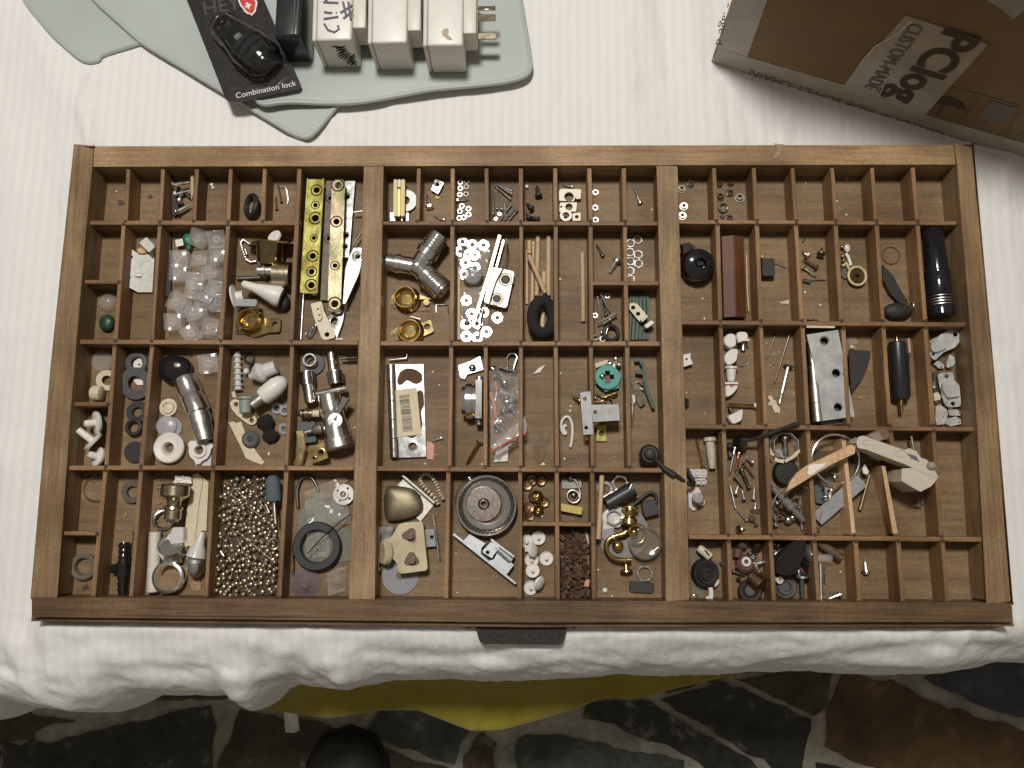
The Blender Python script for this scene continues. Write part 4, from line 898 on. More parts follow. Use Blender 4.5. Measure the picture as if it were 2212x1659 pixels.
cell('first cell of third row, left bay')
v = W(2, 408, 148, FL); solo('clear_disc', 'frosted clear plastic disc', 'disc', MB().lathe([(0, SZ(2,62)), (.002, SZ(2,63)), (.003, SZ(2,52)), (.0022, SZ(2,48)), (.0022, 0)], 24), CL, Mloc(v))
washer(2, 425, 250, 58, 28, CR, 'cream plastic ring', .003, 1*mm, (-8, 20), 'plastic_ring', 'ring')
turned(2, 345, 325, 405, 328, [(0,0),(0,20),(.05,38),(.3,45),(.9,42),(1,30),(1,0)], CR, 'cream plastic cap on its side', 'plastic_cap', 'cap')
cell('lower first cell of third row, left bay')
def peg(x, y, R_, sx_, sy_, ex, ey, z, tl, look):
    a = W(2, x, y, FL+z+.006); b = W(2, ex, ey, FL+z+.012); M = Maxis(a, b); r = SZ(2, R_); l = (b-a).length
    group_thing('white_peg', look, 'peg', M, [('disc', MB().lathe([(-.002, 0), (-.002, r*.9), (-.0005, r), (.001, r), (.0015, r*.9), (.0015, 0)], 22, None, 'X'), WH), ('stem', MB().lathe([(.001, 0), (.001, SZ(2,20)), (l, SZ(2,19)), (l+.001, SZ(2,15)), (l+.001, 0)], 14, None, 'X'), WH)])
peg(372, 492, 66, 0, 0, 310, 498, 3*mm, 0, 'upper white plastic peg with round head'); peg(352, 598, 62, 0, 0, 272, 535, 5*mm, 0, 'middle white plastic peg pointing up left'); peg(382, 685, 55, 0, 0, 335, 672, 1*mm, 0, 'lower white plastic peg half under the others')
cell('second cell of third row, left bay')
oring(2, 600, 160, 68, 20, GR_, 'dark grey rubber ring behind the large one', 0); washer(2, 612, 165, 34, 6, WH, 'small white plastic disc', .0015, 4*mm, None, 'plastic_disc', 'disc')
plate(2, [(575,250),(600,225),(650,235),(650,280),(600,280)], PW, 'white plastic chip seen through the ring', 'plastic_chip', 'chip', .001, .5*mm, rd=10)
washer(2, 590, 268, 92, 44, GR_, 'large grey rubber washer', .003, 4*mm, (6, 8), 'rubber_washer', 'washer')
washer(2, 600, 432, 62, 28, BK, 'black rubber washer', .003, 1*mm, None, 'rubber_washer', 'washer'); oring(2, 582, 518, 50, 11, BK, 'thin black rubber ring', 3*mm)
washer(2, 585, 657, 60, 1, BK, 'solid black rubber disc', .003, 0, None, 'rubber_disc', 'disc')
cell('third cell of third row, left bay')
flake(2, 935, 118, 24, SHELL, 'cork crumb', 'crumb', 'crumb')
lump(2, 812, 190, 95, BG, 'glossy black chrome tap knob', 'tap_knob', 'knob', 0, (1, .85, .55), .10, seg=22, freq=1.1); a = W(2, 812, 175, FL+14*mm); solo('knob_cap', 'oval chrome cap on the black knob', 'cap', MB().ball((0, 0, 0), .0045, 14, 8, None, (1.5, 1, .4)), DK, Mloc(a, .2))
thr_ = [(.42,54)]+[(.42+.06*k+d, r) for k in range(9) for d, r in ((.01,56),(.03,56),(.045,50),(.058,50))]+[(1,50),(1,40),(.9,38),(.9,0)]
turned(2, 945, 430, 985, 590, [(0,0),(0,48),(.04,56),(.2,60),(.4,60)]+thr_, ST, 'threaded chrome tap spindle body', 'tap_body', 'tap', 1*mm, seg=28)
turned(2, 868, 240, 950, 440, [(0,0),(0,60),(.1,64),(.45,64),(.5,58),(.55,64),(.95,66),(1,50),(1,0)], CH, 'polished chrome tap neck reaching the black knob', 'tap_neck', 'tap')
v = W(2, 783, 408, FL); solo('ring_cap', 'ribbed white plastic ring cap', 'cap', MB().lathe([(0, SZ(2,50)), (.003, SZ(2,50)), (.003, SZ(2,38)), (.005, SZ(2,36)), (.005, SZ(2,26)), (.003, SZ(2,24)), (.004, SZ(2,12)), (.004, 0)], 24), CR, Mloc(v))
washer(2, 795, 520, 58, 1, GL, 'grey plastic disc underneath', .002, 0, None, 'plastic_disc', 'disc'); v = W(2, 770, 512, FL+2*mm); solo('clear_cap', 'domed translucent grey cap', 'cap', MB().lathe([(0, SZ(2,58)), (.002, SZ(2,58)), (.0035, SZ(2,45)), (.004, 0)], 24), P('frosted_grey', (.42, .43, .46), .3, alpha=.85), Mloc(v))
v = W(2, 791, 636, FL+1*mm); solo('thick_washer', 'thick white plastic washer', 'washer', MB().lathe([(0, SZ(2,82)), (.002, SZ(2,88)), (.005, SZ(2,86)), (.006, SZ(2,78)), (.005, SZ(2,45)), (.006, SZ(2,32)), (.004, SZ(2,27)), (0, SZ(2,26)), (0, SZ(2,82))], 30), WH, Mloc(v))
m = MB(); o2 = [];
for k in range(24):
    rr = SZ(2, 62 if k % 8 not in (0, 1) else 78); o2.append((rr*math.cos(2*PI*k/24), rr*math.sin(2*PI*k/24)))
m.prism(o2, 0, .005, [circ(0, 0, SZ(2,25), 14)]).ring(SZ(2,42), SZ(2,26), .007, 18)
solo('eared_washer', 'white plastic washer with ears', 'washer', m, WH, Mloc(W(2, 965, 650, FL), .3)); plate(2, [(925,690),(1020,660),(1015,735),(930,735)], TW, 'white plastic offcut under the eared washer', 'plastic_offcut', 'plastic', .001)
cubelet(2, 1010, 160, 110, 2*mm, 8, 8, 'single clear plastic corner cap')
cell('fourth cell of third row, left bay')
fin = [(0,0),(0,14)]+[(.06+.15*k+d, r) for k in range(6) for d, r in ((0,16),(.08,26),(.10,16))]+[(1,24),(1,0)]
turned(2, 1165, 95, 1170, 308, fin, TW, 'translucent ribbed wall plug', 'wall_plug', 'wall plug')
oring(2, 1232, 130, 34, 7, BK, 'small black rubber ring', 0); oring(2, 1262, 182, 34, 7, BK, 'small black rubber ring', 1*mm)
turned(2, 1382, 178, 1232, 235, [(0,0),(0,38),(.4,42),(.45,52),(.6,62),(.75,45),(.85,26),(1,14),(1,0)], TW, 'translucent white nozzle', 'plastic_nozzle', 'nozzle', 2*mm)
lump(2, 1215, 203, 18, TW, 'white plastic crumb at the nozzle tip', 'crumb', 'crumb', 5*mm, rough=.5)
turned(2, 1440, 245, 1305, 350, [(0,0),(.03,20),(.15,42),(.4,54),(.9,52),(1,46),(1,0)], WH, 'white bullet shaped handle', 'bullet_handle', 'handle', 7*mm, parts=[('ferrule', [(1,0),(1,30),(1.4,30),(1.42,24),(1.42,0)], ST)])
plate(2, [(1122,380),(1140,360),(1170,362),(1270,465),(1275,490),(1250,508),(1225,500),(1160,450),(1130,410)], CR, 'cream plastic link plate with two holes', 'link_plate', 'plate', .002, .5*mm, [(1158,390,15),(1246,480,15)], 12, rims=CR)
turned(2, 1212, 350, 1210, 442, [(0,0),(0,44),(.12,46),(.2,36),(.95,32),(1,24),(1,0)], P('sage_plastic', (.26, .31, .26), .4), 'sage green plastic cup', 'plastic_cup', 'cup', 3*mm)
plate(2, [(1115,490),(1145,486),(1160,495),(1185,485),(1228,600),(1250,625),(1316,715),(1303,730),(1240,705),(1210,690),(1195,650)], PAP, 'torn strip of cream masking tape', 'masking_tape', 'tape', .0006, .4*mm); plate(2, [(1132,320),(1150,315),(1158,350),(1140,350)], PAP, 'small scrap of masking tape', 'masking_tape', 'tape', .0005)
v = W(2, 1243, 585, FL+1*mm); solo('rubber_foot', 'round dark grey rubber foot', 'foot', MB().lathe([(0, SZ(2,50)), (.002, SZ(2,50)), (.0035, SZ(2,38)), (.003, SZ(2,18)), (.004, SZ(2,12)), (.0025, SZ(2,5)), (.0025, 0)], 22), GR_, Mloc(v))
lump(2, 1325, 492, 50, FELT, 'upper black foam lump', 'foam_lump', 'foam', 0, (1, .9, .5), .35); lump(2, 1352, 565, 46, FELT, 'lower black foam lump', 'foam_lump', 'foam', 0, (1, .9, .5), .3)
for x, y in ((1385, 410), (1432, 425), (1428, 525)): washer(2, x, y, 32, 16, P('blue_clear', (.45, .5, .62), .2, alpha=.6), 'bluish clear plastic ring', .002, 1*mm, (0, 15), 'plastic_ring', 'ring')
flake(2, 1342, 668, 10, PW, 'white crumb', 'crumb', 'crumb')
cell('fifth cell of third row, left bay')
washer(2, 1592, 162, 62, 30, GR_, 'dark rubber washer under the chrome ring', .003, 0, None, 'rubber_washer', 'washer'); v = W(2, 1580, 145, FL+3*mm); solo('chrome_ring', 'short chrome ring', 'ring', MB().ring(SZ(2,38), SZ(2,30), .006, 24), CH, Mloc(v))
tg = lambda r: [(k*.1+d, rr) for k in range(10) for d, rr in ((0,r),(.05,r),(.06,r*.9),(.095,r*.9))]
turned(2, 1693, 98, 1706, 205, [(0,0),(0,22),(.05,28),(1,28),(1,0)], CH, 'upper chrome tube', 'chrome_tube', 'tube', 5*mm); turned(2, 1712, 205, 1722, 275, [(0,0),(0,46)]+tg(46)+[(1,42),(1,0)], ZI, 'grey threaded collar on the upper tube', 'threaded_collar', 'collar', 2*mm)
turned(2, 1745, 132, 1850, 125, [(0,0),(0,7),(.3,7)]+[(.3+.14*k+d, r) for k in range(5) for d, r in ((0,9),(.08,16),(.1,9))]+[(1,0)], DK, 'small barbed spigot', 'barbed_spigot', 'spigot', 6*mm)
turned(2, 1555, 208, 1562, 280, [(0,0),(0,44)]+tg(44)+[(1,40),(1,0)], ZI, 'grey threaded collar on the left tube', 'threaded_collar', 'collar', 2*mm); turned(2, 1565, 275, 1580, 385, [(0,0),(0,34),(.95,34),(1,28),(1,0)], CH, 'left chrome tube', 'chrome_tube', 'tube', 3*mm)
block(2, [(1508,480),(1602,480),(1612,600),(1540,612),(1512,560)], P('slate_plastic', (.06, .075, .07), .5), 'dark green grey plastic block', 'plastic_block', 'block', .006)
turned(2, 1508, 442, 1590, 440, [(0,0),(0,14),(.1,16),(.2,26),(.35,26),(.4,18),(.5,30),(.7,30),(.75,24),(1,24),(1,0)], NB, 'small brass valve stem', 'valve_stem', 'valve', 8*mm); rod(2, 1572, 440, 1628, 442, 20, CR, 'cream plastic sleeve on the valve stem', 'plastic_sleeve', 'sleeve', z=8*mm)
a = W(2, 1680, 335, FL+1*mm+SZ(2,76)); b = W(2, 1745, 640, FL+SZ(2,76)); M = Maxis(a, b); l = (b-a).length; r = SZ(2, 74)
Mi = M.inverted(); t1 = Mi @ W(2, 1612, 332, FL+12*mm); t2 = Mi @ W(2, 1778, 298, FL+12*mm)
lv = [Mi @ W(2, x, y, FL+21*mm) for x, y in [(1717,480),(1738,430),(1778,352)]]
group_thing('tap_valve', 'chrome washing machine tap with lever handle', 'tap', M, [('body', MB().lathe([(0,0),(0,r*.82),(l*.04,r*.86),(l*.3,r*.86),(l*.32,r*.80),(l*.34,r*.86),(l*.8,r)]+[(l*.8,r*.0)], 28, None, 'X'), CH),
  ('knurled_nut', MB().lathe([(l*.79,0),(l*.79,r*.95),(l*.81,r*1.05),(l*.97,r*1.07),(l,r*.98),(l,0)], 44, None, 'X'), ST), ('spout', MB().lathe([(0,0),(0,SZ(2,18)),((t2-t1).length,SZ(2,18)),((t2-t1).length,0)], 14, Maxis(t1, t2), 'X'), CH),
  ('lever', MB().tube([lv[0], lv[1], lv[2]], [.0028, .0018, .0040], 8), CH), ('lever_hub', MB().lathe([(-.002, SZ(2,36)), (.0005, SZ(2,43)), (.001, SZ(2,40)), (.0012, 0)], 20, Matrix.Translation(lv[0]+Vector((0, 0, .001)))), P('satin_chrome', (.7, .72, .75), .3, 1))])
turned(2, 1545, 548, 1640, 522, [(0,0),(0,10),(.4,12),(.5,22),(.9,30),(1,24),(1,0)], ST, 'small chrome hose tail', 'hose_tail', 'hose tail', 8*mm)
plate(2, [(1495,540),(1532,538),(1540,560),(1548,630),(1520,735),(1478,728),(1495,690),(1508,640),(1502,580)], OB, 'curved brass bracket arm', 'bracket_arm', 'bracket', .007, 4*mm, rd=4)
plate(2, [(1555,640),(1655,602),(1676,690),(1580,728)], BR, 'square brass plate with threaded hole', 'brass_plate', 'plate', .004, 9*mm, [(1637,657,14),(1598,690,7)], 4, rims=OB)
flake(2, 1826, 520, 6, PW, 'white crumb at the partition', 'crumb', 'crumb')

cell('first cell of bottom row, left bay'); oring(2, 372, 865, 76, 5, NB, 'thin brass wire ring', 0)
cell('lower first cell of bottom row, left bay'); v = W(2, 308, 1302, FL); solo('grey_ring', 'thick grey rubber sealing ring', 'ring', MB().lathe([(0, SZ(2,72)), (.004, SZ(2,74)), (.005, SZ(2,64)), (.0045, SZ(2,48)), (.001, SZ(2,40)), (0, SZ(2,40)), (0, SZ(2,72))], 24), P('khaki_rubber', (.14, .12, .09), .7), Mloc(v)); flake(2, 305, 1420, 22, BRN, 'small brown flake below the ring')
cell('second cell of bottom row, left bay'); washer(2, 572, 882, 62, 32, P('worn_rubber', (.10, .085, .07), .7), 'worn grey rubber washer', .004, 0, None, 'rubber_washer', 'washer'); flake(2, 535, 1010, 15, SHELL, 'pale straw crumb', 'crumb', 'crumb')
barb = [(0,0),(0,26)]+[(.02+.1*k+d, r) for k in range(3) for d, r in ((0,27),(.07,34),(.08,27))]+[(.38,34),(.38,42),(.62,42),(.62,32)]+[(.64+.1*k+d, r) for k in range(3) for d, r in ((0,32),(.01,32),(.09,26))]+[(1,22),(1,0)]
a = W(2, 530, 1165, FL+SZ(2,40)); b = W(2, 520, 1472, FL+SZ(2,40)); M = Maxis(a, b); l = (b-a).length; Mi = M.inverted(); s1 = Mi @ W(2, 455, 1315, FL+SZ(2,40)); s2 = Mi @ W(2, 525, 1315, FL+SZ(2,40))
group_thing('barbed_tee', 'glossy black barbed hose tee', 'hose fitting', M, [('body', MB().lathe([(p_[0]*l, SZ(2, p_[1])) for p_ in barb], 18, None, 'X'), BG), ('branch', MB().lathe([(0,0),(0,SZ(2,24)),((s2-s1).length,SZ(2,34)),((s2-s1).length,0)], 14, Maxis(s1, s2), 'X'), BG)])
wire(2, [(575,1100),(578,1150),(570,1220),(572,1270)], 4, OB, 'thin brass spring wire', 'spring_wire', 'wire', z=2*mm)
cell('third cell of bottom row, left bay')
m = MB()
for k in range(46):
    x = random.uniform(715, 790); y = random.uniform(800, 1060)
    v = W(2, x, y, FL+.001); m.ball(v-W(2, 750, 900, FL), random.uniform(.0005, .0013), 5, 4, None, (1.3, .8, .6))
o = solo('cork_crumbs', 'loose cork crumbs along the left wall', 'crumbs', m, SHELL, Matrix.Translation(W(2, 750, 900, FL))); o['kind'] = 'stuff'
plate(2, [(912,785),(940,778),(962,792),(968,830),(955,900),(930,1100),(925,1190),(905,1192),(862,1172),(882,980),(905,880)], PAP, 'long folded strip of cream paper', 'paper_strip', 'paper', .001, 2*mm); plate(2, [(965,790),(1002,830),(990,1100),(965,1100),(925,1190),(930,1100),(958,900)], PAP, 'second fold of cream paper beside the wall', 'paper_strip', 'paper', .001, .6*mm)
crumple(2, [(820,790),(900,795),(905,835),(800,830)], PW, 'white cloth tuft above the hose fitting', 'cloth_tuft', 'cloth', 4*mm, .004, 8, 300)
oring(2, 750, 1040, 60, 10, ZI, 'steel clamp ring behind the hose fitting', 1*mm, (0, 20))
turned(2, 820, 838, 798, 1052, [(0,0),(0,52),(.02,70),(.06,76),(.30,76),(.34,70),(.38,50),(.45,38),(.56,36),(.60,48),(.66,50),(.70,44),(.92,44),(.95,36),(1,30),(1,0)], NB, 'knurled nickel hose connector', 'hose_connector', 'hose fitting', 4*mm, seg=40)
thd = [(0,0),(0,30)]+[(k/30+d, r) for k in range(30) for d, r in ((.002,33),(.016,33),(.02,27),(.03,27))]+[(1,30),(1,0)]
turned(2, 702, 1108, 688, 1445, thd, WH, 'white nylon threaded rod', 'nylon_rod', 'rod')
block(2, [(765,1130),(790,1110),(800,1080),(862,1080),(862,1170),(790,1178)], TW, 'translucent white plastic elbow', 'plastic_elbow', 'elbow', .009, 2*mm)
v = W(2, 818, 1225, FL); solo('chrome_cap', 'shallow chrome pipe cover', 'pipe cover', MB().lathe([(0, SZ(2,80)), (.012, SZ(2,76)), (.014, SZ(2,74)), (.014, SZ(2,64)), (.012, SZ(2,60)), (.012, 0)], 30), CH, Mloc(v, 0, (-35, 0)))
v = W(2, 800, 1358, FL); solo('chrome_collar', 'tall round chrome collar', 'collar', MB().lathe([(0, SZ(2,82)), (.006, SZ(2,82)), (.007, SZ(2,90)), (.010, SZ(2,88)), (.011, SZ(2,78)), (.011, SZ(2,66)), (.008, SZ(2,60)), (0, SZ(2,60)), (0, SZ(2,82))], 34), CH, Mloc(v))
turned(2, 938, 1250, 922, 1360, [(0,0),(0,52),(.1,60),(.3,60),(.35,48),(.7,44),(.9,30),(1,22),(1,0)], ST, 'chrome fitting under the white cone', 'chrome_fitting', 'fitting', 0, seg=26)
turned(2, 968, 1108, 932, 1248, [(0,0),(0,16),(.5,28),(.7,44),(1,54),(1,0)], TW, 'white plastic cone', 'plastic_cone', 'cone', 6*mm); flake(2, 935, 1410, 40, SHELL, 'tan bark shard', 'bark_shard', 'bark')
cell('fourth cell of bottom row, left bay')
hp = [W(2, x, y, FL) for x, y in [(1165,790),(1330,785),(1350,900),(1392,1000),(1395,1462),(1055,1465),(1045,1240),(1022,1190),(1058,1120),(1060,1000),(1095,860)]]
def inpoly(x, y, pg):
    c_ = False
    for i in range(len(pg)):
        a, b = pg[i], pg[i-1]
        if (a.y > y) != (b.y > y) and x < (b.x-a.x)*(y-a.y)/(b.y-a.y)+a.x: c_ = not c_
    return c_
m = MB(); cc = sum(hp, Vector())/len(hp); br_ = SZ(2, 15); x0, x1 = min(p.x for p in hp), max(p.x for p in hp); y0, y1 = min(p.y for p in hp), max(p.y for p in hp)
link = MB(); nb = 0
for layer in range(2):
    placed = []; tries = 0
    while tries < 130:
        x, y, th_ = random.uniform(x0, x1), random.uniform(y0, y1), random.random()*6.28; run = []
        for k in range(random.randint(4, 16)):
            if inpoly(x, y, hp) and all((x-a)**2+(y-b)**2 > (br_*1.92)**2 for a, b in placed):
                placed.append((x, y)); v = Vector((x-cc.x, y-cc.y, br_+layer*.0024+random.uniform(0, .0014))); run.append(v); nb += 1
                m.ball(v, br_, 8 if layer else 6, 6 if layer else 4)
            x += br_*2.25*math.cos(th_); y += br_*2.25*math.sin(th_); th_ += random.uniform(-.6, .6)
        if len(run) > 1: link.tube(run, .00028, 4)
        tries += 1 if not run else .25
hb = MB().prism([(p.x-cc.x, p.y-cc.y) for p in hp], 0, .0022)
bc = group_thing('ball_chain', 'large heap of brassy ball chain filling the compartment', 'chain', Matrix.Translation((cc.x, cc.y, FL)), [('beads', m, BEAD), ('links', link, BEAD), ('shaded_bead_base', hb, P('bead_shadow', (.07, .05, .032), .6, .3, .5, 700, 1, bscale=500))])  # flat dark slab paints the shade between and under the beads
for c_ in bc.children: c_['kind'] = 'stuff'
turned(2, 1362, 788, 1372, 935, [(0,0),(.02,20),(.15,36),(.4,40),(.9,42),(1,38),(1,0)], STONE, 'blue grey grinding stone on a shaft', 'grinding_stone', 'grinding stone', 10*mm, parts=[('shaft', [(1,0),(1,9),(1.85,9),(1.85,0)], ST)])
for x, y, x2, y2 in ((1120,1255,1130,1275),(1258,1240,1268,1262),(1330,965,1345,1000),(1070,1215,1090,1245)): rod(2, x, y, x2, y2, 9, CH, 'small chrome chain connector in the heap', 'chain_connector', 'connector', 11*mm)
oring(2, 1368, 1175, 36, 5, ST, 'small split ring on the chain heap', 10*mm, (20, 20))
cell('fifth cell of bottom row, left bay')
wire(2, [(1505,970),(1500,900),(1503,850),(1530,795),(1575,795),(1605,830),(1622,882)], 9, DK, 'dark steel wire hook', 'wire_hook', 'hook', z=2*mm, seg=8)
gl_ = P('greenish_film', (.34, .36, .30), .15, alpha=.32, spec=.8)
plate(2, [(1580,900),(1640,880),(1800,1010),(1640,1090),(1520,1100),(1510,1010)], gl_, 'dusty triangular clear plastic sheet', 'plastic_sheet', 'plastic', .0008, 3*mm); plate(2, [(1500,1010),(1600,950),(1660,1050),(1810,1100),(1800,1270),(1520,1290)], gl_, 'torn clear plastic sheet under the black ring', 'plastic_sheet', 'plastic', .0008, 1*mm)
crumple(2, [(1540,880),(1740,800),(1810,1060),(1560,1080)], CL2, 'crumpled clear film', 'clear_film', 'film', 1*mm, .005, 12, 90)
plate(2, [(1745,800),(1775,795),(1790,820),(1765,838),(1740,830)], SHELL, 'brown card scrap by the flanged disc', 'card_scrap', 'card', .001, 1*mm)
P3 = W(2, 1765, 897, FL+3*mm); group_thing('flanged_disc', 'zinc flanged disc with a central bush', 'disc', Mloc(P3), [('disc', MB().prism(circ(0, 0, SZ(2,58), 24), 0, .0014, [circ(0, 0, SZ(2,20), 12)]+[circ(SZ(2,40)*math.cos(a), SZ(2,40)*math.sin(a), SZ(2,7), 8) for a in (1, 2.6, 4.2, 5.7)]), SZI), ('bush', MB().ring(SZ(2,28), SZ(2,17), .004, 18), SZI)])
v = W(2, 1617, 1187, FL+5*mm); solo('rubber_ring', 'large flat black rubber ring', 'ring', MB().lathe([(0, SZ(2,130)), (.003, SZ(2,133)), (.005, SZ(2,126)), (.005, SZ(2,92)), (.002, SZ(2,86)), (0, SZ(2,86)), (0, SZ(2,130))], 44), P('dark_blue_rubber', (.028, .031, .034), .55), Mloc(v))
crumple(2, [(1560,1110),(1680,1110),(1680,1250),(1550,1250)], CL2, 'clear wrapper inside the black ring', 'clear_wrapper', 'film', 1*mm, .006, 10, 160)
v = W(2, 1552, 1395, FL+1*mm); solo('suction_cup', 'purple tinted clear suction cup', 'suction cup', MB().lathe([(0, SZ(2,82)), (.001, SZ(2,84)), (.003, SZ(2,60)), (.006, SZ(2,30)), (.008, SZ(2,20)), (.010, SZ(2,20)), (.011, SZ(2,12)), (.011, 0)], 30), PUR, Mloc(v, 0, (6, 6)))
crumple(2, [(1660,1340),(1780,1300),(1770,1440),(1680,1460)], CL, 'bent clear plastic strip', 'plastic_strip', 'plastic', 1*mm, .006, 8, 80)
wire(2, [(1478,1180),(1482,1300),(1478,1350)], 5, OB, 'thin brass spring at left wall', 'spring_wire', 'wire', z=2*mm); wire(2, [(1800,1010),(1720,1070),(1640,1140),(1560,1230)], 4, DK, 'dark wire across the black ring', 'wire', 'wire', z=11*mm)

# ================================================================== MIDDLE BAY
cell('first cell of top row, middle bay')
plate(3, [(232,470),(353,470),(353,526),(232,526)], ZI, 'steel plate under the brass channels', 'steel_plate', 'plate', .0015)
washer(3, 335, 390, 80, 30, P('dull_zinc', (.34, .335, .32), .5, 1, .1), 'large dull zinc washer', .002, 2*mm)
AB = P('aged_brass', (.36, .29, .13), .45, .35, .2, 150)
block(3, [(255,245),(280,245),(280,500),(252,500)], AB, 'left brass channel bar', 'brass_bar', 'bar', .007, 4.5*mm); block(3, [(303,245),(332,245),(328,500),(300,500)], AB, 'right brass channel bar', 'brass_bar', 'bar', .007, 4.5*mm)
block(3, [(282,308),(300,308),(298,500),(278,500)], P('bright_brass_strip', (.62, .50, .16), .4, .3), 'bright brass strip between the channel bars', 'brass_bar', 'bar', .005, 4.5*mm); block(3, [(280,245),(303,245),(302,305),(282,305)], DK, 'dark steel insert at the top of the channels', 'steel_insert', 'bar', .005, 4.5*mm)
cell('second cell of top row, middle bay')
plate(3, [(535,247),(592,272),(552,347),(505,318)], ZI, 'bent aluminium tab with a hole', 'metal_tab', 'tab', .0012, 4*mm, [(548,282,17)], 8, rims=ZI)
screw(3, 495, 425, 478, 350, 14, 'hex', ST, 'upright hex bolt', name='bolt', cat='bolt'); screw(3, 590, 520, 520, 495, 8, 'pan', ST, 'small lying screw'); flake(3, 545, 365, 20, YEL, 'mustard coloured flake')
cell('third cell of top row, middle bay')
for x, y in [(702,268),(702,308),(698,350),(712,427),(757,445),(698,462),(757,484),(724,503),(694,507)]: nut(3, x, y, 18, ST, 'small bright steel nut', hole=.62)
for x, y in [(743,262),(742,298),(740,347)]: nut(3, x, y, 18, DK, 'small darkened steel nut', hole=.62)
screw(3, 688, 390, 762, 386, 9, 'hex', ST, 'short bolt among the nuts', name='bolt', cat='bolt')
cell('fourth cell of top row, middle bay')
for i, l in enumerate([(915,258,1045,325),(922,282,1035,378),(936,270,1043,342),(922,478,918,322),(948,447,930,312),(978,450,955,332),(1040,415,968,520),(1003,402,1003,525),(1075,437,1003,524),(1085,452,1027,524),(1058,438,985,524)]):
    hx = (l[2], l[3], l[0], l[1]) if i < 3 else l
    screw(3, *hx, 7, 'nail', ST, 'bright panel nail', z=(i % 4)*1.6*mm, thr=0, name='nail', cat='nail')
for x, y in ((940,512),(965,480)): nut(3, x, y, 13, ST, 'tiny nut beneath the nails')
cell('fifth cell of top row, middle bay')
screw(3, 1225, 352, 1213, 285, 14, 'pan', BK, 'black screw hook with round head', thr=.3, name='black_screw'); 
for l in ((1175,440,1140,402),(1215,515,1165,495),(1160,505,1140,470)): screw(3, *l, 12, 'pan', BK, 'black round headed screw', z=2*mm, name='black_screw')
flake(3, 1148, 294, 12, PW, 'white paint chip', 'paint_chip', 'chip', 2*mm)
cell('sixth cell of top row, middle bay')
IV = P('ivory_metal', (.58, .53, .43), .4, .15, .08, 200)
plate(3, [(1375,312),(1512,315),(1508,378),(1478,380),(1478,360),(1462,395),(1365,392),(1362,330)], IV, 'ivory metal frame with large round hole', 'metal_frame', 'frame', .003, 3*mm, [(1430,365,34)], 5); plate(3, [(1370,405),(1484,402),(1478,464),(1365,466)], IV, 'ivory metal frame with square slot', 'metal_frame', 'frame', .003, 2*mm, [(1378,432,8),(1430,433,26)], 5)
v = W(3, 1408, 500, FL+2*mm); solo('ring_plate', 'ivory metal ring plate', 'ring', MB().ring(SZ(3,42), SZ(3,24), .004, 22), IV, Mloc(v)); oring(3, 1408, 502, 22, 5, ST, 'small steel eyelet inside the ring plate', 3*mm); plate(3, [(1455,475),(1508,472),(1508,526),(1455,526)], IV, 'small ivory metal square', 'metal_square', 'plate', .003, 1*mm, [(1482,500,14)], 4)
screw(3, 1447, 297, 1385, 283, 9, 'pan', ST, 'small screw above the frames')
cell('seventh cell of top row, middle bay')
for x, y in ((1608,335),(1606,438),(1608,520)): nut(3, x, y, 22, ST, 'steel nut against the left wall')
cell('eighth cell of top row, middle bay'); screw(3, 1905, 402, 1858, 264, 10, 'pan', ST, 'single long machine screw', thr=.8); flake(3, 1985, 450, 6, PW, 'white crumb', 'crumb', 'crumb')
# ---- chrome pipe fitting
cell('first cell of second row, middle bay')
def thread(n, a, b, r): return [(a+(b-a)*(k+d)/n, rr) for k in range(n) for d, rr in ((0,r),(.3,r*1.01),(.55,r*.82),(.75,r*.82))]
c = W(3, 415, 835, FL+12*mm); M = Matrix.Translation(c); parts = []
for nm, (x, y), z, pr in [('left_arm', (205,800), 12*mm, [(0,0),(.10,60),(.5,60),(.52,66),(.68,66),(.70,54)]+thread(4,.72,.98,62)+[(1,50),(.8,44),(.8,0)]),
                      ('upper_arm', (565,620), 16*mm, [(0,0),(.1,62),(.34,66),(.36,80),(.52,80),(.54,66)]+thread(5,.55,.98,78)+[(1,66),(.8,60),(.8,0)]),
                      ('lower_arm', (590,1000), 14*mm, [(0,0),(.1,62),(.30,66),(.32,82),(.46,82),(.48,68)]+thread(6,.5,.98,80)+[(1,66),(.8,60),(.8,0)])]:
    b = W(3, x, y, FL+z); l = (b-c).length; parts.append((nm, MB().lathe([(p_[0]*l, SZ(3, p_[1])) for p_ in pr], 26, Maxis(Vector(), b-c), 'X'), CH))
parts.append(('hub', MB().ball((0, 0, 0), SZ(3,68), 20, 12), CH))
group_thing('pipe_tee', 'large chrome threaded three way pipe fitting', 'pipe fitting', M, parts)
flange_cup(3, [(240,1022),(290,1020),(345,1000),(420,1020),(515,1055),(515,1128),(430,1125),(350,1140),(290,1112),(238,1112)], 350, 1058, 74, [(247,1070,18),(478,1076,22)], 'upper brass flange cup with a deep bowl', .013)
flange_cup(3, [(232,1268),(290,1235),(370,1190),(450,1215),(505,1190),(532,1272),(450,1305),(400,1325),(290,1325),(236,1330)], 372, 1272, 78, [(255,1305,22),(482,1240,22)], 'lower tilted brass flange cup', .008)
wire(3, [(540,1142),(540,1088),(618,1088),(621,1145)], 5, ST, 'upright wire staple', 'staple', 'staple', z=1*mm, smooth=0); wire(3, [(362,1180),(372,1168),(425,1182),(435,1186)], 5, ST, 'staple behind the lower brass cup', 'staple', 'staple', z=6*mm, smooth=0)
cell('second cell of second row, middle bay')
rod(3, 693, 838, 692, 1325, 12, DOWEL, 'long thin dowel against the left wall', 'dowel', 'dowel')
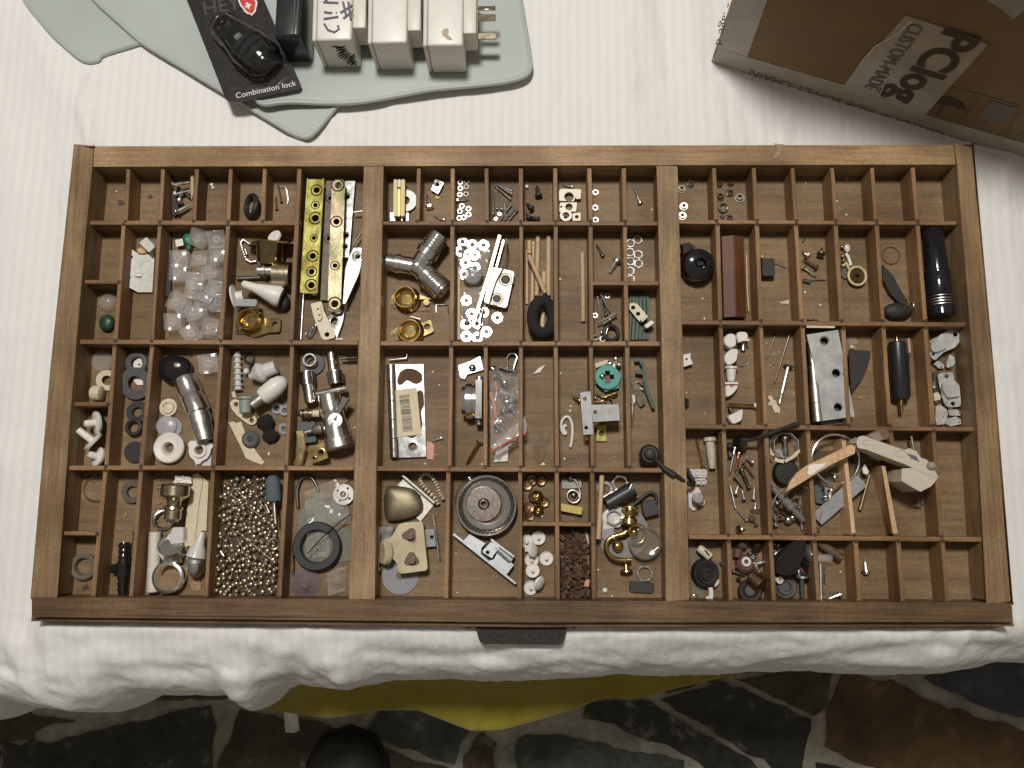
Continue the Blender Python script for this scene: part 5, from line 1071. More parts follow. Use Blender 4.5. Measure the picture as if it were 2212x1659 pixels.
rng = [(717,668,0),(782,686,0),(858,690,0),(757,752,1),(796,756,0),(700,730,0),(737,808,1),(800,840,0),(722,882,0),(742,1060,0),(777,1150,0),(857,1140,0),(950,1176,0),(815,1215,0),(740,1220,1),(742,1300,0),(877,1270,0),(815,1308,1)]
for x, y, l in rng: washer(3, x, y, 36, 16, CH, 'bright zinc washer', .001, l*1.0*mm, (random.uniform(-2, 2), random.uniform(-2, 2)))
crumple(3, [(690,700),(900,720),(870,900),(690,880)], CL2, 'upper small clear plastic bag', 'plastic_bag', 'bag', 2*mm, .003, 10, 100); crumple(3, [(700,980),(860,960),(900,1320),(700,1325)], CL2, 'lower small clear plastic bag', 'plastic_bag', 'bag', 2*mm, .003, 12, 100)
screw(3, 718, 705, 712, 765, 11, 'pan', GL, 'grey plastic screw', z=3*mm); screw(3, 745, 1200, 725, 1110, 11, 'pan', GL, 'translucent grey plastic screw', z=3*mm)
v = W(3, 787, 905, FL+2*mm); solo('grey_knob', 'round translucent grey button', 'button', MB().lathe([(0, SZ(3,66)), (.005, SZ(3,68)), (.008, SZ(3,62)), (.009, SZ(3,50)), (.008, SZ(3,40)), (.009, SZ(3,26)), (.009, 0)], 28), P('frosted_button', (.30, .31, .32), .25, alpha=.9), Mloc(v))
plate(3, [(915,833),(1066,868),(1012,1112),(858,1072)], P('cream_zinc', (.55, .51, .44), .4, .6, .12, 150), 'rounded rectangular catch plate with two countersunk screws', 'catch_plate', 'catch', .006, 3*mm, [(1005,920,34),(947,1048,30)], 22, rims=DK)
for x, y in ((1005,920),(947,1048)): screw(3, x, y, x+4, y+2, 12, 'csk', P('dark_screw', (.10, .09, .08), .5, .5), 'countersunk screw in the catch plate', z=5*mm, zt=3*mm, thr=0)
def long_strip(Z, pts, hwp, mat, look, name, cat, z, th=.0012):
    L_ = []; Rr = []
    for i, (x, y) in enumerate(pts):
        a = pts[max(0, i-1)]; b = pts[min(len(pts)-1, i+1)]; dx, dy = b[0]-a[0], b[1]-a[1]; n = math.hypot(dx, dy); L_.append((x-dy/n*hwp, y+dx/n*hwp)); Rr.append((x+dy/n*hwp, y-dx/n*hwp))
    return plate(Z, L_+Rr[::-1], mat, look, name, cat, th, z)
long_strip(3, [(966,622),(900,860),(790,1206)], 9, P('pale_brass', (.62, .55, .40), .3, .9), 'long thin metal strip leaning across the washers', 'metal_strip', 'strip', 10*mm, .003); long_strip(3, [(992,655),(945,830)], 6, P('pale_brass', (.6,.5,.4)), 'short thin metal strip', 'metal_strip', 'strip', 8*mm)
wire(3, [(1010,640),(1020,720),(1000,830),(940,930),(905,1060),(880,1130)], 5, DK, 'dark crooked wire', 'wire', 'wire', z=10*mm); wire(3, [(860,1100),(840,1200),(825,1325)], 5, DK, 'lower dark wire', 'wire', 'wire', z=5*mm)
flake(3, 1073, 1115, 18, SHELL, 'small wood crumb', 'crumb', 'crumb')
cell('third cell of second row, middle bay')
for i, (x1, y1, x2, y2, r, z) in enumerate([(1222,630,1213,1030,17,0),(1294,625,1292,1030,17,0),(1190,668,1182,1082,12,0),(1148,722,1148,1085,10,0),(1262,868,1252,1245,17,0),(1163,660,1164,748,17,6),(1160,757,1272,1012,17,8)]):
    rod(3, x1, y1, x2, y2, r, DOWEL, ['tall wooden dowel left of centre', 'tall wooden dowel by the right wall', 'thin wooden dowel', 'thinnest wooden dowel on the left', 'short dowel passing through the black ring', 'stubby dowel lying on the others', 'slanted dowel crossing the others'][i], 'dowel', 'dowel', z=z*mm)
v = W(3, 1253, 1172, FL+13*mm); r_ = SZ(3, 40); solo('foam_ring', 'oval black foam ring leaning over the dowels', 'ring', MB().torus(SZ(3,110)-r_*.6, r_, 36, 12, None, .86, 1.28), FOAM, Mloc(v, -.05, (0, 22)))
cell('fourth cell of second row, middle bay'); rod(3, 1520, 738, 1525, 1203, 17, DOWEL, 'single pale dowel against the right wall', 'dowel', 'dowel'); flake(3, 1371, 915, 12, PW, 'white chip by the left wall', 'paint_chip', 'chip')
cell('fifth cell of second row, middle bay'); screw(3, 1655, 757, 1609, 680, 9, 'pan', DK, 'small dark screw'); screw(3, 1747, 800, 1704, 872, 15, 'pan', ST, 'stubby machine bolt', thr=.5, name='bolt', cat='bolt', point=False)
cell('sixth cell of second row, middle bay')
for x, y in [(1892,652),(1843,676),(1840,736),(1895,751),(1842,797),(1897,813),(1840,862),(1842,917)]: nut(3, x, y, 31, CH, 'large bright hex nut', hole=.68, hf=.4)
cell('lower fifth cell of second row, middle bay')
screw(3, 1645, 1015, 1707, 1142, 8, 'nail', ST, 'bright nail', z=2*mm, thr=0, name='nail', cat='nail'); screw(3, 1621, 1040, 1652, 1180, 8, 'nail', ST, 'bright nail', z=0, thr=0, name='nail', cat='nail'); screw(3, 1678, 1155, 1655, 1065, 8, 'pan', DK, 'short dark screw'); screw(3, 1745, 1148, 1612, 1216, 8, 'nail', ST, 'nail lying crosswise', z=6*mm, thr=0, name='nail', cat='nail')
nut(3, 1687, 1027, 20, ST, 'small steel nut at the top'); nut(3, 1606, 1160, 19, ST, 'small bright nut by the left wall'); oring(3, 1712, 1278, 62, 13, BK, 'black rubber ring over the screws', 4*mm, (0, 10))
screw(3, 1700, 1190, 1650, 1225, 8, 'pan', ST, 'short steel screw', z=3*mm); screw(3, 1648, 1275, 1712, 1322, 7, 'nail', ST, 'nail under the rubber ring', z=2*mm, thr=0, name='nail', cat='nail'); oring(3, 1655, 1318, 22, 5, ST, 'small steel loop', 5*mm); oring(3, 1607, 1310, 20, 5, ST, 'small steel loop', 2*mm)
rod(3, 1690, 1245, 1678, 1285, 5, ST, 'tiny steel pin', 'pin', 'pin', z=9*mm)
cell('lower sixth cell of second row, middle bay')
plate(3, [(1838,1015),(1900,1000),(1965,1020),(1972,1150),(1965,1320),(1838,1325)], DGREEN, 'crumpled dark green plastic netting', 'green_netting', 'netting', .002, .5*mm); 
for k in range(5): wire(3, [(1850+24*k,1015+8*k),(1856+24*k,1150),(1846+24*k,1318)], 4, DGREEN, 'dark green plastic strand', 'plastic_strand', 'strand', z=3.5*mm)
plate(3, [(1833,1085),(1850,1075),(1885,1080),(1945,1150),(1940,1200),(1905,1205),(1835,1120)], CR, 'cream plastic link clip with two holes', 'link_clip', 'clip', .002, 6*mm, [(1860,1108,15),(1893,1150,15)], 12)
block(3, [(1905,1188),(1950,1150),(1965,1165),(1920,1208)], CR, 'cream plastic block on the clip', 'clip_block', 'clip', .005, 8*mm); block(3, [(1930,1228),(1985,1188),(2008,1208),(1950,1250)], WH, 'white plastic block beside the clip', 'clip_block', 'clip', .006, 7*mm)
# ---- third row
cell('first cell of third row, middle bay')
wire(4, [(175,132),(268,122),(272,96)], 5, ST, 'hexagonal bent wire key', 'hex_key', 'key', z=3*mm, smooth=0)
lf = [W(4, x, y, FL+3*mm) for x, y in [(208,156),(357,154),(373,640),(222,646)]]; c = sum(lf, Vector())/4; c.z = FL+2*mm; hs = [W(4, x, y, FL+3*mm) for x, y in [(303,583),(293,212)]]
leaf = MB().prism([(p.x-c.x, p.y-c.y) for p in lf], 0, .002, [circ(h.x-c.x, h.y-c.y, SZ(4, 20), 16) for h in hs])
k1, k2 = W(4, 186, 155, FL+5*mm)-c, W(4, 205, 645, FL+5*mm)-c; kn = []
for i in range(5):
    a = k1.lerp(k2, i/5+.004); b = k1.lerp(k2, (i+1)/5-.004); kn.append(('knuckle', MB().lathe([(0,0),(0,.0040),((b-a).length,.0040),((b-a).length,0)], 16, Maxis(a, b), 'X'), CH))
rs = [W(4, x, y, FL+4*mm)-c for x, y in [(218,235),(235,190),(270,172),(320,180),(352,205),(352,245),(318,260),(270,235),(245,262),(222,262)]]; rs2 = [W(4, x, y, FL+4*mm)-c for x, y in [(322,300),(340,285),(358,300),(362,370),(345,400),(352,470),(345,510),(300,545),(262,530),(330,505)]]
ring_h = MB().lathe([(-.001, SZ(4,17)), (.0002, SZ(4,22)), (.0001, SZ(4,27))], 18, Matrix.Translation((hs[0].x-c.x, hs[0].y-c.y, .002)))
Lb = [W(4, x, y, FL+4.6*mm)-c for x, y in [(186,290),(322,277),(347,522),(212,537)]]
hinge = group_thing('butt_hinge', 'rust spotted zinc butt hinge with a barcode label', 'hinge', Matrix.Translation(c), [('leaf', leaf, ZI)]+kn+[('rust_patch', MB().prism(rnd([(p.x, p.y) for p in rs], .002), .002, .0022), RUST), ('rust_patch', MB().prism(rnd([(p.x, p.y) for p in rs2], .002), .002, .0022), RUST), ('hole_rim', ring_h, ZI),
    ('price_label', MB().prism([(p.x, p.y) for p in Lb], .0024, .0028), PAP)])
LO = Lb[0]; LX = (Lb[1]-Lb[0]); LY = (Lb[3]-Lb[0]); lx, ly = LX.length, LY.length; ang_y = math.atan2(LY.y, LY.x)
bars = MB(); x = .12; random.seed(3)
while x < .92:
    wd_ = random.choice((.006, .010, .016)); p0 = LO+LX*.30+LY*x; p1 = LO+LX*.68+LY*x; q1 = p1+LY*wd_; q0 = p0+LY*wd_
    bars.prism([(p0.x, p0.y), (p1.x, p1.y), (q1.x, q1.y), (q0.x, q0.y)], .0028, .0029); x += wd_+random.choice((.008, .012, .018))
obj('barcode', bars.mesh('barcode', INK), hinge)
for body, fx, sz_ in (('HINGE BUTT LP ZP 85mm', .80, .0030), ('9 311227 327300', .10, .0036)):
    p0 = LO+LX*fx+LY*.06; t_ = text(body, sz_, INK, hinge, Matrix.Translation((p0.x, p0.y, .0029)) @ Matrix.Rotation(ang_y, 4, 'Z'), 'lettering', .00003); s_ = ly*.86/max(v.co.x for v in t_.data.vertices); t_.matrix_local = t_.matrix_local @ Matrix.Diagonal((s_, 1, 1, 1))
random.seed(11)
plate(4, [(375,558),(398,562),(414,578),(410,655),(376,652)], P('pink_paper', (.66, .34, .24), .7), 'torn salmon pink paper scrap', 'paper_scrap', 'paper', .0006, .5*mm); screw(4, 450, 542, 400, 560, 6, 'pan', ST, 'tiny screw beside the pink paper')
wire(4, [(405,632),(430,628)], 3, PAP, 'short cream fibre', 'fibre', 'fibre')
for x, y in ((408,192),(366,676),(440,262)): flake(4, x, y, 6, PW, 'white crumb', 'crumb', 'crumb')
cell('second cell of third row, middle bay')
plate(4, [(540,160),(600,140),(655,112),(672,180),(588,205),(575,232),(552,220)], ZI, 'bent aluminium spring clip', 'spring_clip', 'clip', .0015, 3*mm, rd=5); lump(4, 615, 170, 20, ZI, 'dome of the aluminium clip', 'dome', 'clip', 4*mm, rough=.05)
a = W(4, 560, 345, FL+12*mm); b = W(4, 668, 345, FL+12*mm); M = Maxis(a, b); l = (b-a).length; r = SZ(4, 95)
group_thing('door_roller', 'chrome drum shaped roller catch standing on edge', 'roller', M, [('drum', MB().lathe([(0,0),(0,r*.5),(l*.02,r*.8),(l*.2,r*.86),(l*.22,r*1.0),(l*.52,r*1.0),(l*.54,r*.94),(l*.7,r*.94),(l*.7,0)], 40, None, 'X'), CH), ('plate', MB().box((l*.85, 0, 0), (l*.3, r*2.1, r*1.5)), P('roller_plate', (.12, .11, .10), .25, .4)),
   ('stud', MB().lathe([(0,0),(0,.0035),(.004,.0030),(.004,0)], 12, Matrix.Translation((l*.85, r*1.08, 0)) @ Matrix.Rotation(PI/2, 4, 'Z'), 'X'), ST), ('stud', MB().lathe([(0,0),(0,.0035),(.004,.0030),(.004,0)], 12, Matrix.Translation((l*.85, -r*1.08, 0)) @ Matrix.Rotation(-PI/2, 4, 'Z'), 'X'), ST)])
screw(4, 652, 562, 582, 686, 11, 'csk', BR, 'brass wood screw with a grey head', thr=.75, hmat=ZI); flake(4, 668, 678, 6, PW, 'white crumb', 'crumb', 'crumb')
cell('third cell of third row, middle bay')
wire(4, [(800,190),(800,150),(795,115),(815,94),(840,96),(853,115),(838,150),(832,190)], 4, ST, 'wire handle of a binder clip', 'clip_handle', 'binder clip', z=6*mm); block(4, [(748,168),(755,160),(855,190),(850,202)], BG, 'black spine of the binder clip', 'clip_spine', 'binder clip', .006, 3*mm)
for i, (x, y, x2, y2) in enumerate([(735,245,745,290),(712,300,735,385),(735,390,730,470),(722,330,742,440)]): rod(4, x, y, x2, y2, 13, ORG, 'orange plastic wall plug in the bag', 'orange_plug', 'wall plug', z=(1+i % 2*3)*mm)
for i, (x, y, x2, y2, mt) in enumerate([(785,250,800,290,ST),(770,300,850,330,GL),(795,330,810,370,ZI),(780,400,800,440,CH),(820,380,845,420,GL),(745,480,770,500,CH),(765,455,790,490,ST),(800,350,848,340,ST),(725,180,770,230,ZI),(740,210,790,240,GL)]): screw(4, x, y, x2, y2, 11, 'pan', mt, 'steel screw inside the zip bag', z=(2+i % 3*2)*mm)
lump(4, 805, 335, 34, P('blue_grey_plastic', (.15, .19, .19), .3), 'blue grey plastic knob in the bag', 'plastic_knob', 'knob', 2*mm, (1.2, .8, .5), .1)
crumple(4, [(702,180),(860,200),(860,500),(712,600)], CL2, 'clear plastic zip bag full of screws', 'zip_bag', 'bag', 8*mm, .006, 22, 70)
crumple(4, [(712,585),(895,425),(905,520),(745,630)], P('bag_top_film', (.62, .56, .52), .2, alpha=.55, spec=.8), 'folded top of the zip bag', 'zip_bag_top', 'bag', 13*mm, .003, 14, 70); wire(4, [(712,612),(780,575),(850,535),(902,508)], 4, P('zip_red', (.60, .08, .05), .4), 'red zip line of the plastic bag', 'zip_line', 'bag', z=19*mm)
plate(4, [(728,668),(742,600),(802,583),(806,600),(800,664)], PW, 'white paper slip under the bag', 'paper_slip', 'paper', .0006, 2*mm)
cell('fourth cell of third row, middle bay'); plate(4, [(935,205),(965,172),(1000,155),(972,195)], PW, 'curled cream paint chip', 'paint_chip', 'chip', .0008, 1*mm)
plate(4, [(932,570),(955,515),(1000,530),(1028,515),(1005,600),(990,660),(965,675),(935,640)], AMB, 'crumpled amber tape', 'amber_tape', 'tape', .0008, .5*mm, rd=6); flake(4, 988, 678, 12, PW, 'white crumb', 'crumb', 'crumb'); flake(4, 812, 700, 6, PW, 'cream crumb', 'crumb', 'crumb')
cell('fifth cell of third row, middle bay')
wire(4, [(1112,478),(1098,474),(1095,500),(1112,515),(1100,525),(1083,500),(1082,460),(1100,430),(1125,428),(1143,470),(1142,540),(1132,590)], 8, WH, 'white plastic curled shower hook', 'shower_hook', 'hook', z=1*mm, seg=8)
for x, y in ((1130,398),(1100,650),(1080,200),(1133,372)): flake(4, x, y, 6, PW, 'white crumb', 'crumb', 'crumb')
screw(4, 1178, 342, 1138, 318, 8, 'csk', BR, 'small brassy screw by the steel plates', z=3*mm)
DZ = P('weathered_zinc', (.20, .205, .20), .45, .8, .25, 120)
plate(4, [(1183,302),(1238,295),(1252,520),(1200,525)], DZ, 'narrow dull steel plate with two holes', 'steel_plate', 'plate', .0018, 21*mm, [(1208,335,11),(1215,487,10)], 3)
cell('sixth cell of third row, middle bay')
plate(4, [(1243,367),(1385,364),(1392,448),(1250,457)], DZ, 'wider dull steel plate resting on the divider', 'steel_plate', 'plate', .0018, 23.4*mm, [(1263,405,11)], 3)
for l in ((1340,150,1385,140),(1385,155,1345,140),(1370,125,1392,165),(1362,170,1385,190)): screw(4, *l, 9, 'pan', ST, 'short bright screw', z=4*mm)
for k in range(3): plate(4, [(1258+6*k,150+7*k),(1325,128+6*k),(1332,136+6*k),(1262,160+7*k)], PAP, 'layer of cream card', 'card_strip', 'card', .001, (1+k)*mm)
v = W(4, 1325, 225, FL+4*mm); hx = [(SZ(4,72)*math.cos(PI/3*k+.3), SZ(4,72)*math.sin(PI/3*k+.3)) for k in range(6)]; s = SZ(4, 34); t = SZ(4, 13)
cross = [(s, t), (t, t), (t, s), (-t, s), (-t, t), (-s, t), (-s, -t), (-t, -t), (-t, -s), (t, -s), (t, -t), (s, -t)]
group_thing('teal_key', 'teal plastic hexagonal disc with a cross shaped hole', 'disc', Mloc(v), [('disc', MB().prism(rnd(circ(0, 0, SZ(4,66), 14), .002), .0022, .005, [cross]), TEAL), ('hex_base', MB().prism([(a+.001, b-.001) for a, b in hx], 0, .0022, [cross]), TEAL)]); screw(4, 1298, 215, 1322, 238, 9, 'pan', ST, 'screw inside the teal disc', z=6*mm, point=False)
wire(4, [(1262,335),(1265,310),(1290,315),(1300,330),(1330,318),(1352,310),(1382,300),(1368,325),(1345,320)], 5, BR, 'curly brass wire spring', 'wire_spring', 'spring', z=3*mm); wire(4, [(1262,352),(1290,355),(1305,340),(1320,360),(1312,335),(1340,335),(1352,355),(1350,372)], 5, BR, 'second curly brass wire spring', 'wire_spring', 'spring', z=1*mm)
plate(4, [(1264,466),(1322,466),(1323,480),(1318,490),(1318,535),(1324,545),(1322,558),(1265,558),(1270,540),(1270,485)], GOLD, 'small golden saddle clip with a slot', 'saddle_clip', 'clip', .002, 1*mm, [(1295,512,12)], rims=GOLD)
cell('seventh cell of third row, middle bay')
long_strip(4, [(1495,125),(1520,160),(1525,240),(1540,300),(1560,350),(1572,382)], 10, DGREEN, 'long dark green hair clip', 'hair_clip', 'hair clip', 5*mm, .004); long_strip(4, [(1470,132),(1505,128)], 8, DGREEN, 'upper prong of the hair clip', 'hair_clip_prong', 'hair clip', 4*mm, .004); long_strip(4, [(1476,195),(1515,200)], 7, DGREEN, 'middle prong of the hair clip', 'hair_clip_prong', 'hair clip', 4*mm, .004)
plate(4, [(1450,240),(1475,237),(1500,270),(1528,360),(1500,378),(1478,340)], P('chrome_brown', (.22, .18, .14), .2, .9), 'glossy dark metal clasp', 'clasp', 'clasp', .004, 1*mm, rd=6); wire(4, [(1480,245),(1505,262),(1520,290),(1500,280)], 5, ST, 'bent steel loop of the clasp', 'clasp_loop', 'clasp', z=5*mm)
screw(4, 1462, 355, 1456, 490, 7, 'csk', ST, 'thin grey screw', thr=.6, hmat=WH); rod(4, 1462, 315, 1468, 352, 9, WH, 'white plastic sleeve of the thin screw', 'plastic_sleeve', 'sleeve', z=1*mm)
# black cable lying over the partition
def W2(Z, x, y, z): return W(Z, x, y, z)
cab = [W2(4,1555,640,-.006), W2(4,1590,662,-.002), W2(4,1640,712,.0030), W2(4,1700,755,.0035), W2(6,0,785,.0030), W2(6,60,812,.0028), W2(6,120,862,-.001), W2(6,150,880,-.010), W2(6,176,880,-.014), W2(6,170,855,-.016), W2(6,150,825,-.018), W2(6,139,800,-.021)]
for _ in range(2): cab = [cab[0]]+[p_ for i in range(len(cab)-1) for p_ in (cab[i]*.75+cab[i+1]*.25, cab[i]*.25+cab[i+1]*.75)]+[cab[-1]]
c = W(4, 1547, 628, -.008)
group_thing('black_cable', 'black cable with round grommet draped over the right partition', 'cable', Matrix.Translation(c), [('cord', MB().tube([p_-c for p_ in cab], SZ(4,11), 8), BK), ('grommet', MB().lathe([(-.006, 0), (-.006, SZ(4,48)), (.001, SZ(4,52)), (.004, SZ(4,40)), (.004, SZ(4,30)), (.008, SZ(4,26)), (.009, SZ(4,14)), (.009, 0)], 20), BK)], False)
# ---- bottom row
cell('first cell of bottom row, middle bay')
plate('d', [(205,82),(190,105),(160,135),(255,180),(430,272),(300,372),(328,398),(432,275),(400,240)][0:1]+[(160,135),(240,150),(330,205),(350,300),(300,375),(330,400),(432,272)], P('speckled_metal', (.60, .57, .50), .45, .4, .25, 900), 'speckled white metal corner plate', 'corner_plate', 'plate', .0015, 1*mm)
long_strip('d', [(195,58),(432,262)], 6, P('speckled_metal', (.6,.57,.5)), 'thin upright flange of the corner plate', 'corner_flange', 'plate', 2*mm, .010)
P3 = [W('d', x, y, FL+6*mm) for x, y in [(75,150),(100,136),(170,137),(250,150),(300,175),(340,240),(352,300),(320,350),(230,385),(110,405),(72,385),(60,330),(60,200)]]; c = sum(P3, Vector())/13; c.z = FL+2*mm; mb_ = MB(); k = len(P3); ro = rnd([(p.x-c.x, p.y-c.y) for p in P3], .006, 2); k = len(ro); vs = []
for sc_, z in ((1, 0), (1, .004), (.93, .006), (.7, .0078), (.4, .0088), (.12, .009)): vs += [(x*sc_, y*sc_, z) for x, y in ro]
mb_.add(vs, [(j*k+i, (j*k+(i+1) % k), ((j+1)*k+(i+1) % k), ((j+1)*k+i)) for j in range(5) for i in range(k)]+[tuple(range(5*k, 6*k)), tuple(range(k-1, -1, -1))])
solo('bronze_dome', 'domed dark bronze furniture pull', 'pull', mb_, BRZ, Matrix.Translation(c), ang=60)
bp_ = [(462,278),(445,235),(400,190),(360,150),(332,110),(325,75),(345,50),(375,45),(405,58),(432,100),(455,140),(468,180),(485,215),(500,240)]
m = MB(); c0 = W('d', 400, 140, FL)
for i in range(len(bp_)-1):
    for f0, f1 in ((.08, .42), (.55, .92)): 
        a = W('d', bp_[i][0]+(bp_[i+1][0]-bp_[i][0])*f0, bp_[i][1]+(bp_[i+1][1]-bp_[i][1])*f0, FL+5*mm)-c0; b = W('d', bp_[i][0]+(bp_[i+1][0]-bp_[i][0])*f1, bp_[i][1]+(bp_[i+1][1]-bp_[i][1])*f1, FL+5*mm)-c0; m.tube([a, a.lerp(b, .2), b.lerp(a, .2), b], [.0008, .0019, .0019, .0008], 8)
core = MB().tube([W('d', x, y, FL+5*mm)-c0 for x, y in bp_], .0009, 6)
group_thing('bead_cord', 'looped cord with cream segments', 'cord', Matrix.Translation(c0), [('segments', m, CR), ('core', core, AMB)])
washer('d', 180, 802, 132, 28, P('grey_fibre', (.27, .275, .29), .55, 0, .06, 300), 'large flat grey fibre washer', .0012, 0, None, 'fibre_washer', 'washer')
long_strip('d', [(24,440),(18,765)], 5, ZI, 'thin steel edge strip', 'edge_strip', 'strip', 2*mm, .010); plate('d', [(35,440),(130,435),(125,480),(68,560),(40,570)], ZI, 'steel plate behind the cream block', 'steel_plate', 'plate', .0015, 6*mm)
plate('d', [(357,462),(430,455),(446,582),(370,590)], DZ, 'small grey steel tab with a hole', 'steel_tab', 'tab', .0015, 5*mm, [(413,515,14)]); long_strip('d', [(420,350),(438,450),(452,560),(463,670)], 4, ZI, 'thin curved steel strip', 'edge_strip', 'strip', 3*mm, .008)
oc = P('aged_ivory', (.55, .45, .27), .5, 0, .30, 70, col2=(.62, .52, .34))
P3 = [(170,420),(210,408),(340,400),(348,415),(382,745),(370,762),(190,785),(168,775),(150,700),(112,660),(100,700),(60,600),(75,545),(125,495)]
plate('d', P3, oc, 'aged ivory plastic latch block with two rusty holes', 'latch_block', 'latch', .007, 8*mm, rd=10)
for x, y, r in ((250,502,50),(264,682,50)):
    pts = [(x+r*(1+.18*math.sin(3*a+x))*math.cos(a)*1.05, y+r*(1+.18*math.sin(3*a+x))*math.sin(a)) for a in [2*PI*k/16 for k in range(16)]]
    plate('d', pts, P('rust_stain', (.14, .10, .065), .6), 'rust stain on the latch block', 'rust_stain', 'stain', .0004, 15.2*mm)
    screw('d', x, y, x+3, y+2, 15, 'csk', P('rust_grey', (.13, .10, .075), .6, .4, .4, 600), 'rusty screw in the latch block', z=15.8*mm, zt=12*mm, thr=0)
a = W('d', 82, 628, FL+10*mm); solo('ivory_knob', 'aged ivory round knob on the latch block', 'knob', MB().lathe([(-.004, 0), (-.004, SZ('d',60)), (-.001, SZ('d',88)), (.003, SZ('d',90)), (.005, SZ('d',75)), (.005, 0)], 26, None), oc, Mloc(a, 0, (0, -62)))
cell('second cell of bottom row, middle bay')
wire('d', [(712,62),(660,90),(605,160),(585,230),(592,290)], 4, CH, 'wire bail behind the dish', 'wire_bail', 'wire', z=8*mm); v = W('d', 820, 282, FL)
r = SZ('d', 215); group_thing('glass_dish', 'shallow round polished metal dish with a centre hole', 'dish', Mloc(v), [('rim', MB().lathe([(.010, r*.97), (.012, r*1.02), (.0135, r*1.0), (.013, r*.95)], 48), CH),
  ('bowl', MB().lathe([(.013, r*.96), (.010, r*.88), (.004, r*.80), (.002, r*.66), (.0015, r*.60)], 48), CH), ('base', MB().lathe([(.0015, r*.60), (.003, r*.57), (.003, r*.2), (.0045, r*.17), (.0055, r*.13), (.0055, r*.10), (.001, r*.09)], 40, Matrix.Translation((SZ('d',-22), SZ('d',10), .0004))), P('dish_base', (.20, .17, .15), .3, 1, .1))])
lump('d', 690, 78, 18, CH, 'small chrome rivet on the dish bail', 'rivet', 'rivet', 10*mm, rough=.1)
wire('d', [(1040,325),(1030,360),(1000,420),(960,460)], 6, ST, 'short wire behind the dish', 'wire', 'wire', z=4*mm)
ZW = P('galvanised', (.55, .57, .60), .42, .55, .10, 400)
long_strip('d', [(572,492),(1032,858)], 8, ZW, 'long lip of the folded strike plate', 'plate_lip', 'strike plate', 5*mm, .004)
plate('d', [(648,542),(692,494),(808,562),(778,598),(775,640),(835,690),(870,680),(915,600),(935,650),(1018,720),(962,796)], ZW, 'galvanised folded strike plate', 'strike_plate', 'strike plate', .0015, 8*mm); 
long_strip('d', [(850,532),(1020,660)], 7, ZW, 'upper edge of the strike plate', 'plate_lip', 'strike plate', 8*mm, .003)
plate('d', [(770,600),(850,535),(930,590),(860,690),(840,690),(775,640)], BK, 'dark recess under the strike plate', 'recess', 'strike plate', .001, 3*mm)  # black sheet paints the shade inside the hollow
plate('d', [(790,612),(852,548),(915,585),(868,650),(858,672),(790,630)], ZW, 'raised tongue of the strike plate', 'plate_tongue', 'strike plate', .0015, 9*mm, [(825,628,14)], 6)
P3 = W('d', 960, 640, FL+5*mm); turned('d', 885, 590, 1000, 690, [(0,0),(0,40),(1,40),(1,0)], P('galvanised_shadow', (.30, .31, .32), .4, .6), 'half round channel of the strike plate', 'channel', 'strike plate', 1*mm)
for x, y in ((590,635),(600,925)): flake('d', x, y, 7, PW, 'white crumb', 'crumb', 'crumb')
cell('third cell of bottom row, middle bay')
BWB = P('brown_brass', (.24, .15, .08), .38, .9, .25, 200)
for x, y, r, mt, z in [(1150,95,46,BWB,0),(1218,100,40,BWB,1),(1118,132,42,BWB,1),(1130,300,44,BWB,0),(1135,355,40,BWB,0),(1240,258,40,BWB,1),(1170,215,44,BWB,2)]:
    v = W('d', x, y, FL+z*1.2*mm); solo('press_stud', 'tarnished brass press stud', 'stud', MB().lathe([(0, SZ('d',r)), (.0012, SZ('d',r)), (.002, SZ('d',r*.8)), (.0015, SZ('d',r*.4)), (.003, SZ('d',r*.3)), (.003, 0)], 20), mt, Mloc(v, 0, (random.uniform(-8, 8), random.uniform(-8, 8))))
for x, y, r, lk_ in ((1192,218,46,'shiny brass stud with a bright cone'),(1200,318,38,'bright golden stud at the bottom')):
    v = W('d', x, y, FL+3.5*mm); solo('press_stud', lk_, 'stud', MB().lathe([(0, SZ('d',r)), (.001, SZ('d',r)), (.0022, SZ('d',r*.7)), (.0008, SZ('d',r*.35)), (.0028, 0)], 22), BR, Mloc(v, 0, (6, -8)))
flake('d', 1225, 360, 14, PW, 'white crumb under the studs', 'crumb', 'crumb')
cell('lower third cell of bottom row, middle bay')
for i, (x, y, z, tl) in enumerate([(1122,550,0,(0,-10)),(1200,520,1,(0,0)),(1150,682,1,(4,0)),(1258,672,0,(0,0)),(1157,762,2,(-3,0)),(1140,888,0,(0,4))]):
    v = W('d', x, y, FL+z*1.2*mm); r = SZ('d', 50)
    group_thing('white_button', 'white screw cap stem upward', 'button', Mloc(v, 0, tl), [('disc', cached(('btn', 1), lambda: MB().lathe([(0, 0), (0, r*.8), (.0012, r), (.0026, r), (.0026, r*.9), (.0014, r*.86), (.0014, 0)], 22).mesh('disc', WH)), WH), ('stem', cached(('btn', 2), lambda: MB().lathe([(.001, r*.26), (.006, r*.22), (.0064, 0)], 12).mesh('stem', WH)), WH)])
for x, y, rz, lk_ in ((1157,612,.1,'upper white screw cap standing on edge'),(1205,855,-.45,'lower white screw cap standing on edge')):
    v = W('d', x, y, FL+10*mm); solo('white_button', lk_, 'button', MB().lathe([(-.0012, 0), (-.0012, SZ('d',44)), (0, SZ('d',52)), (.0012, SZ('d',46)), (.0022, SZ('d',20)), (.0024, 0)], 22), WH, Mloc(v, rz, (0, 52)))
rod('d', 1100, 612, 1125, 615, 12, WH, 'loose white stem', 'stem', 'button', z=1*mm)
cell('fourth cell of bottom row, middle bay')
block('d', [(1368,75),(1520,78),(1522,155),(1368,160)], DZ, 'dark grey square plate under the spring', 'square_plate', 'plate', .0025); v = W('d', 1460, 210, FL+3*mm)
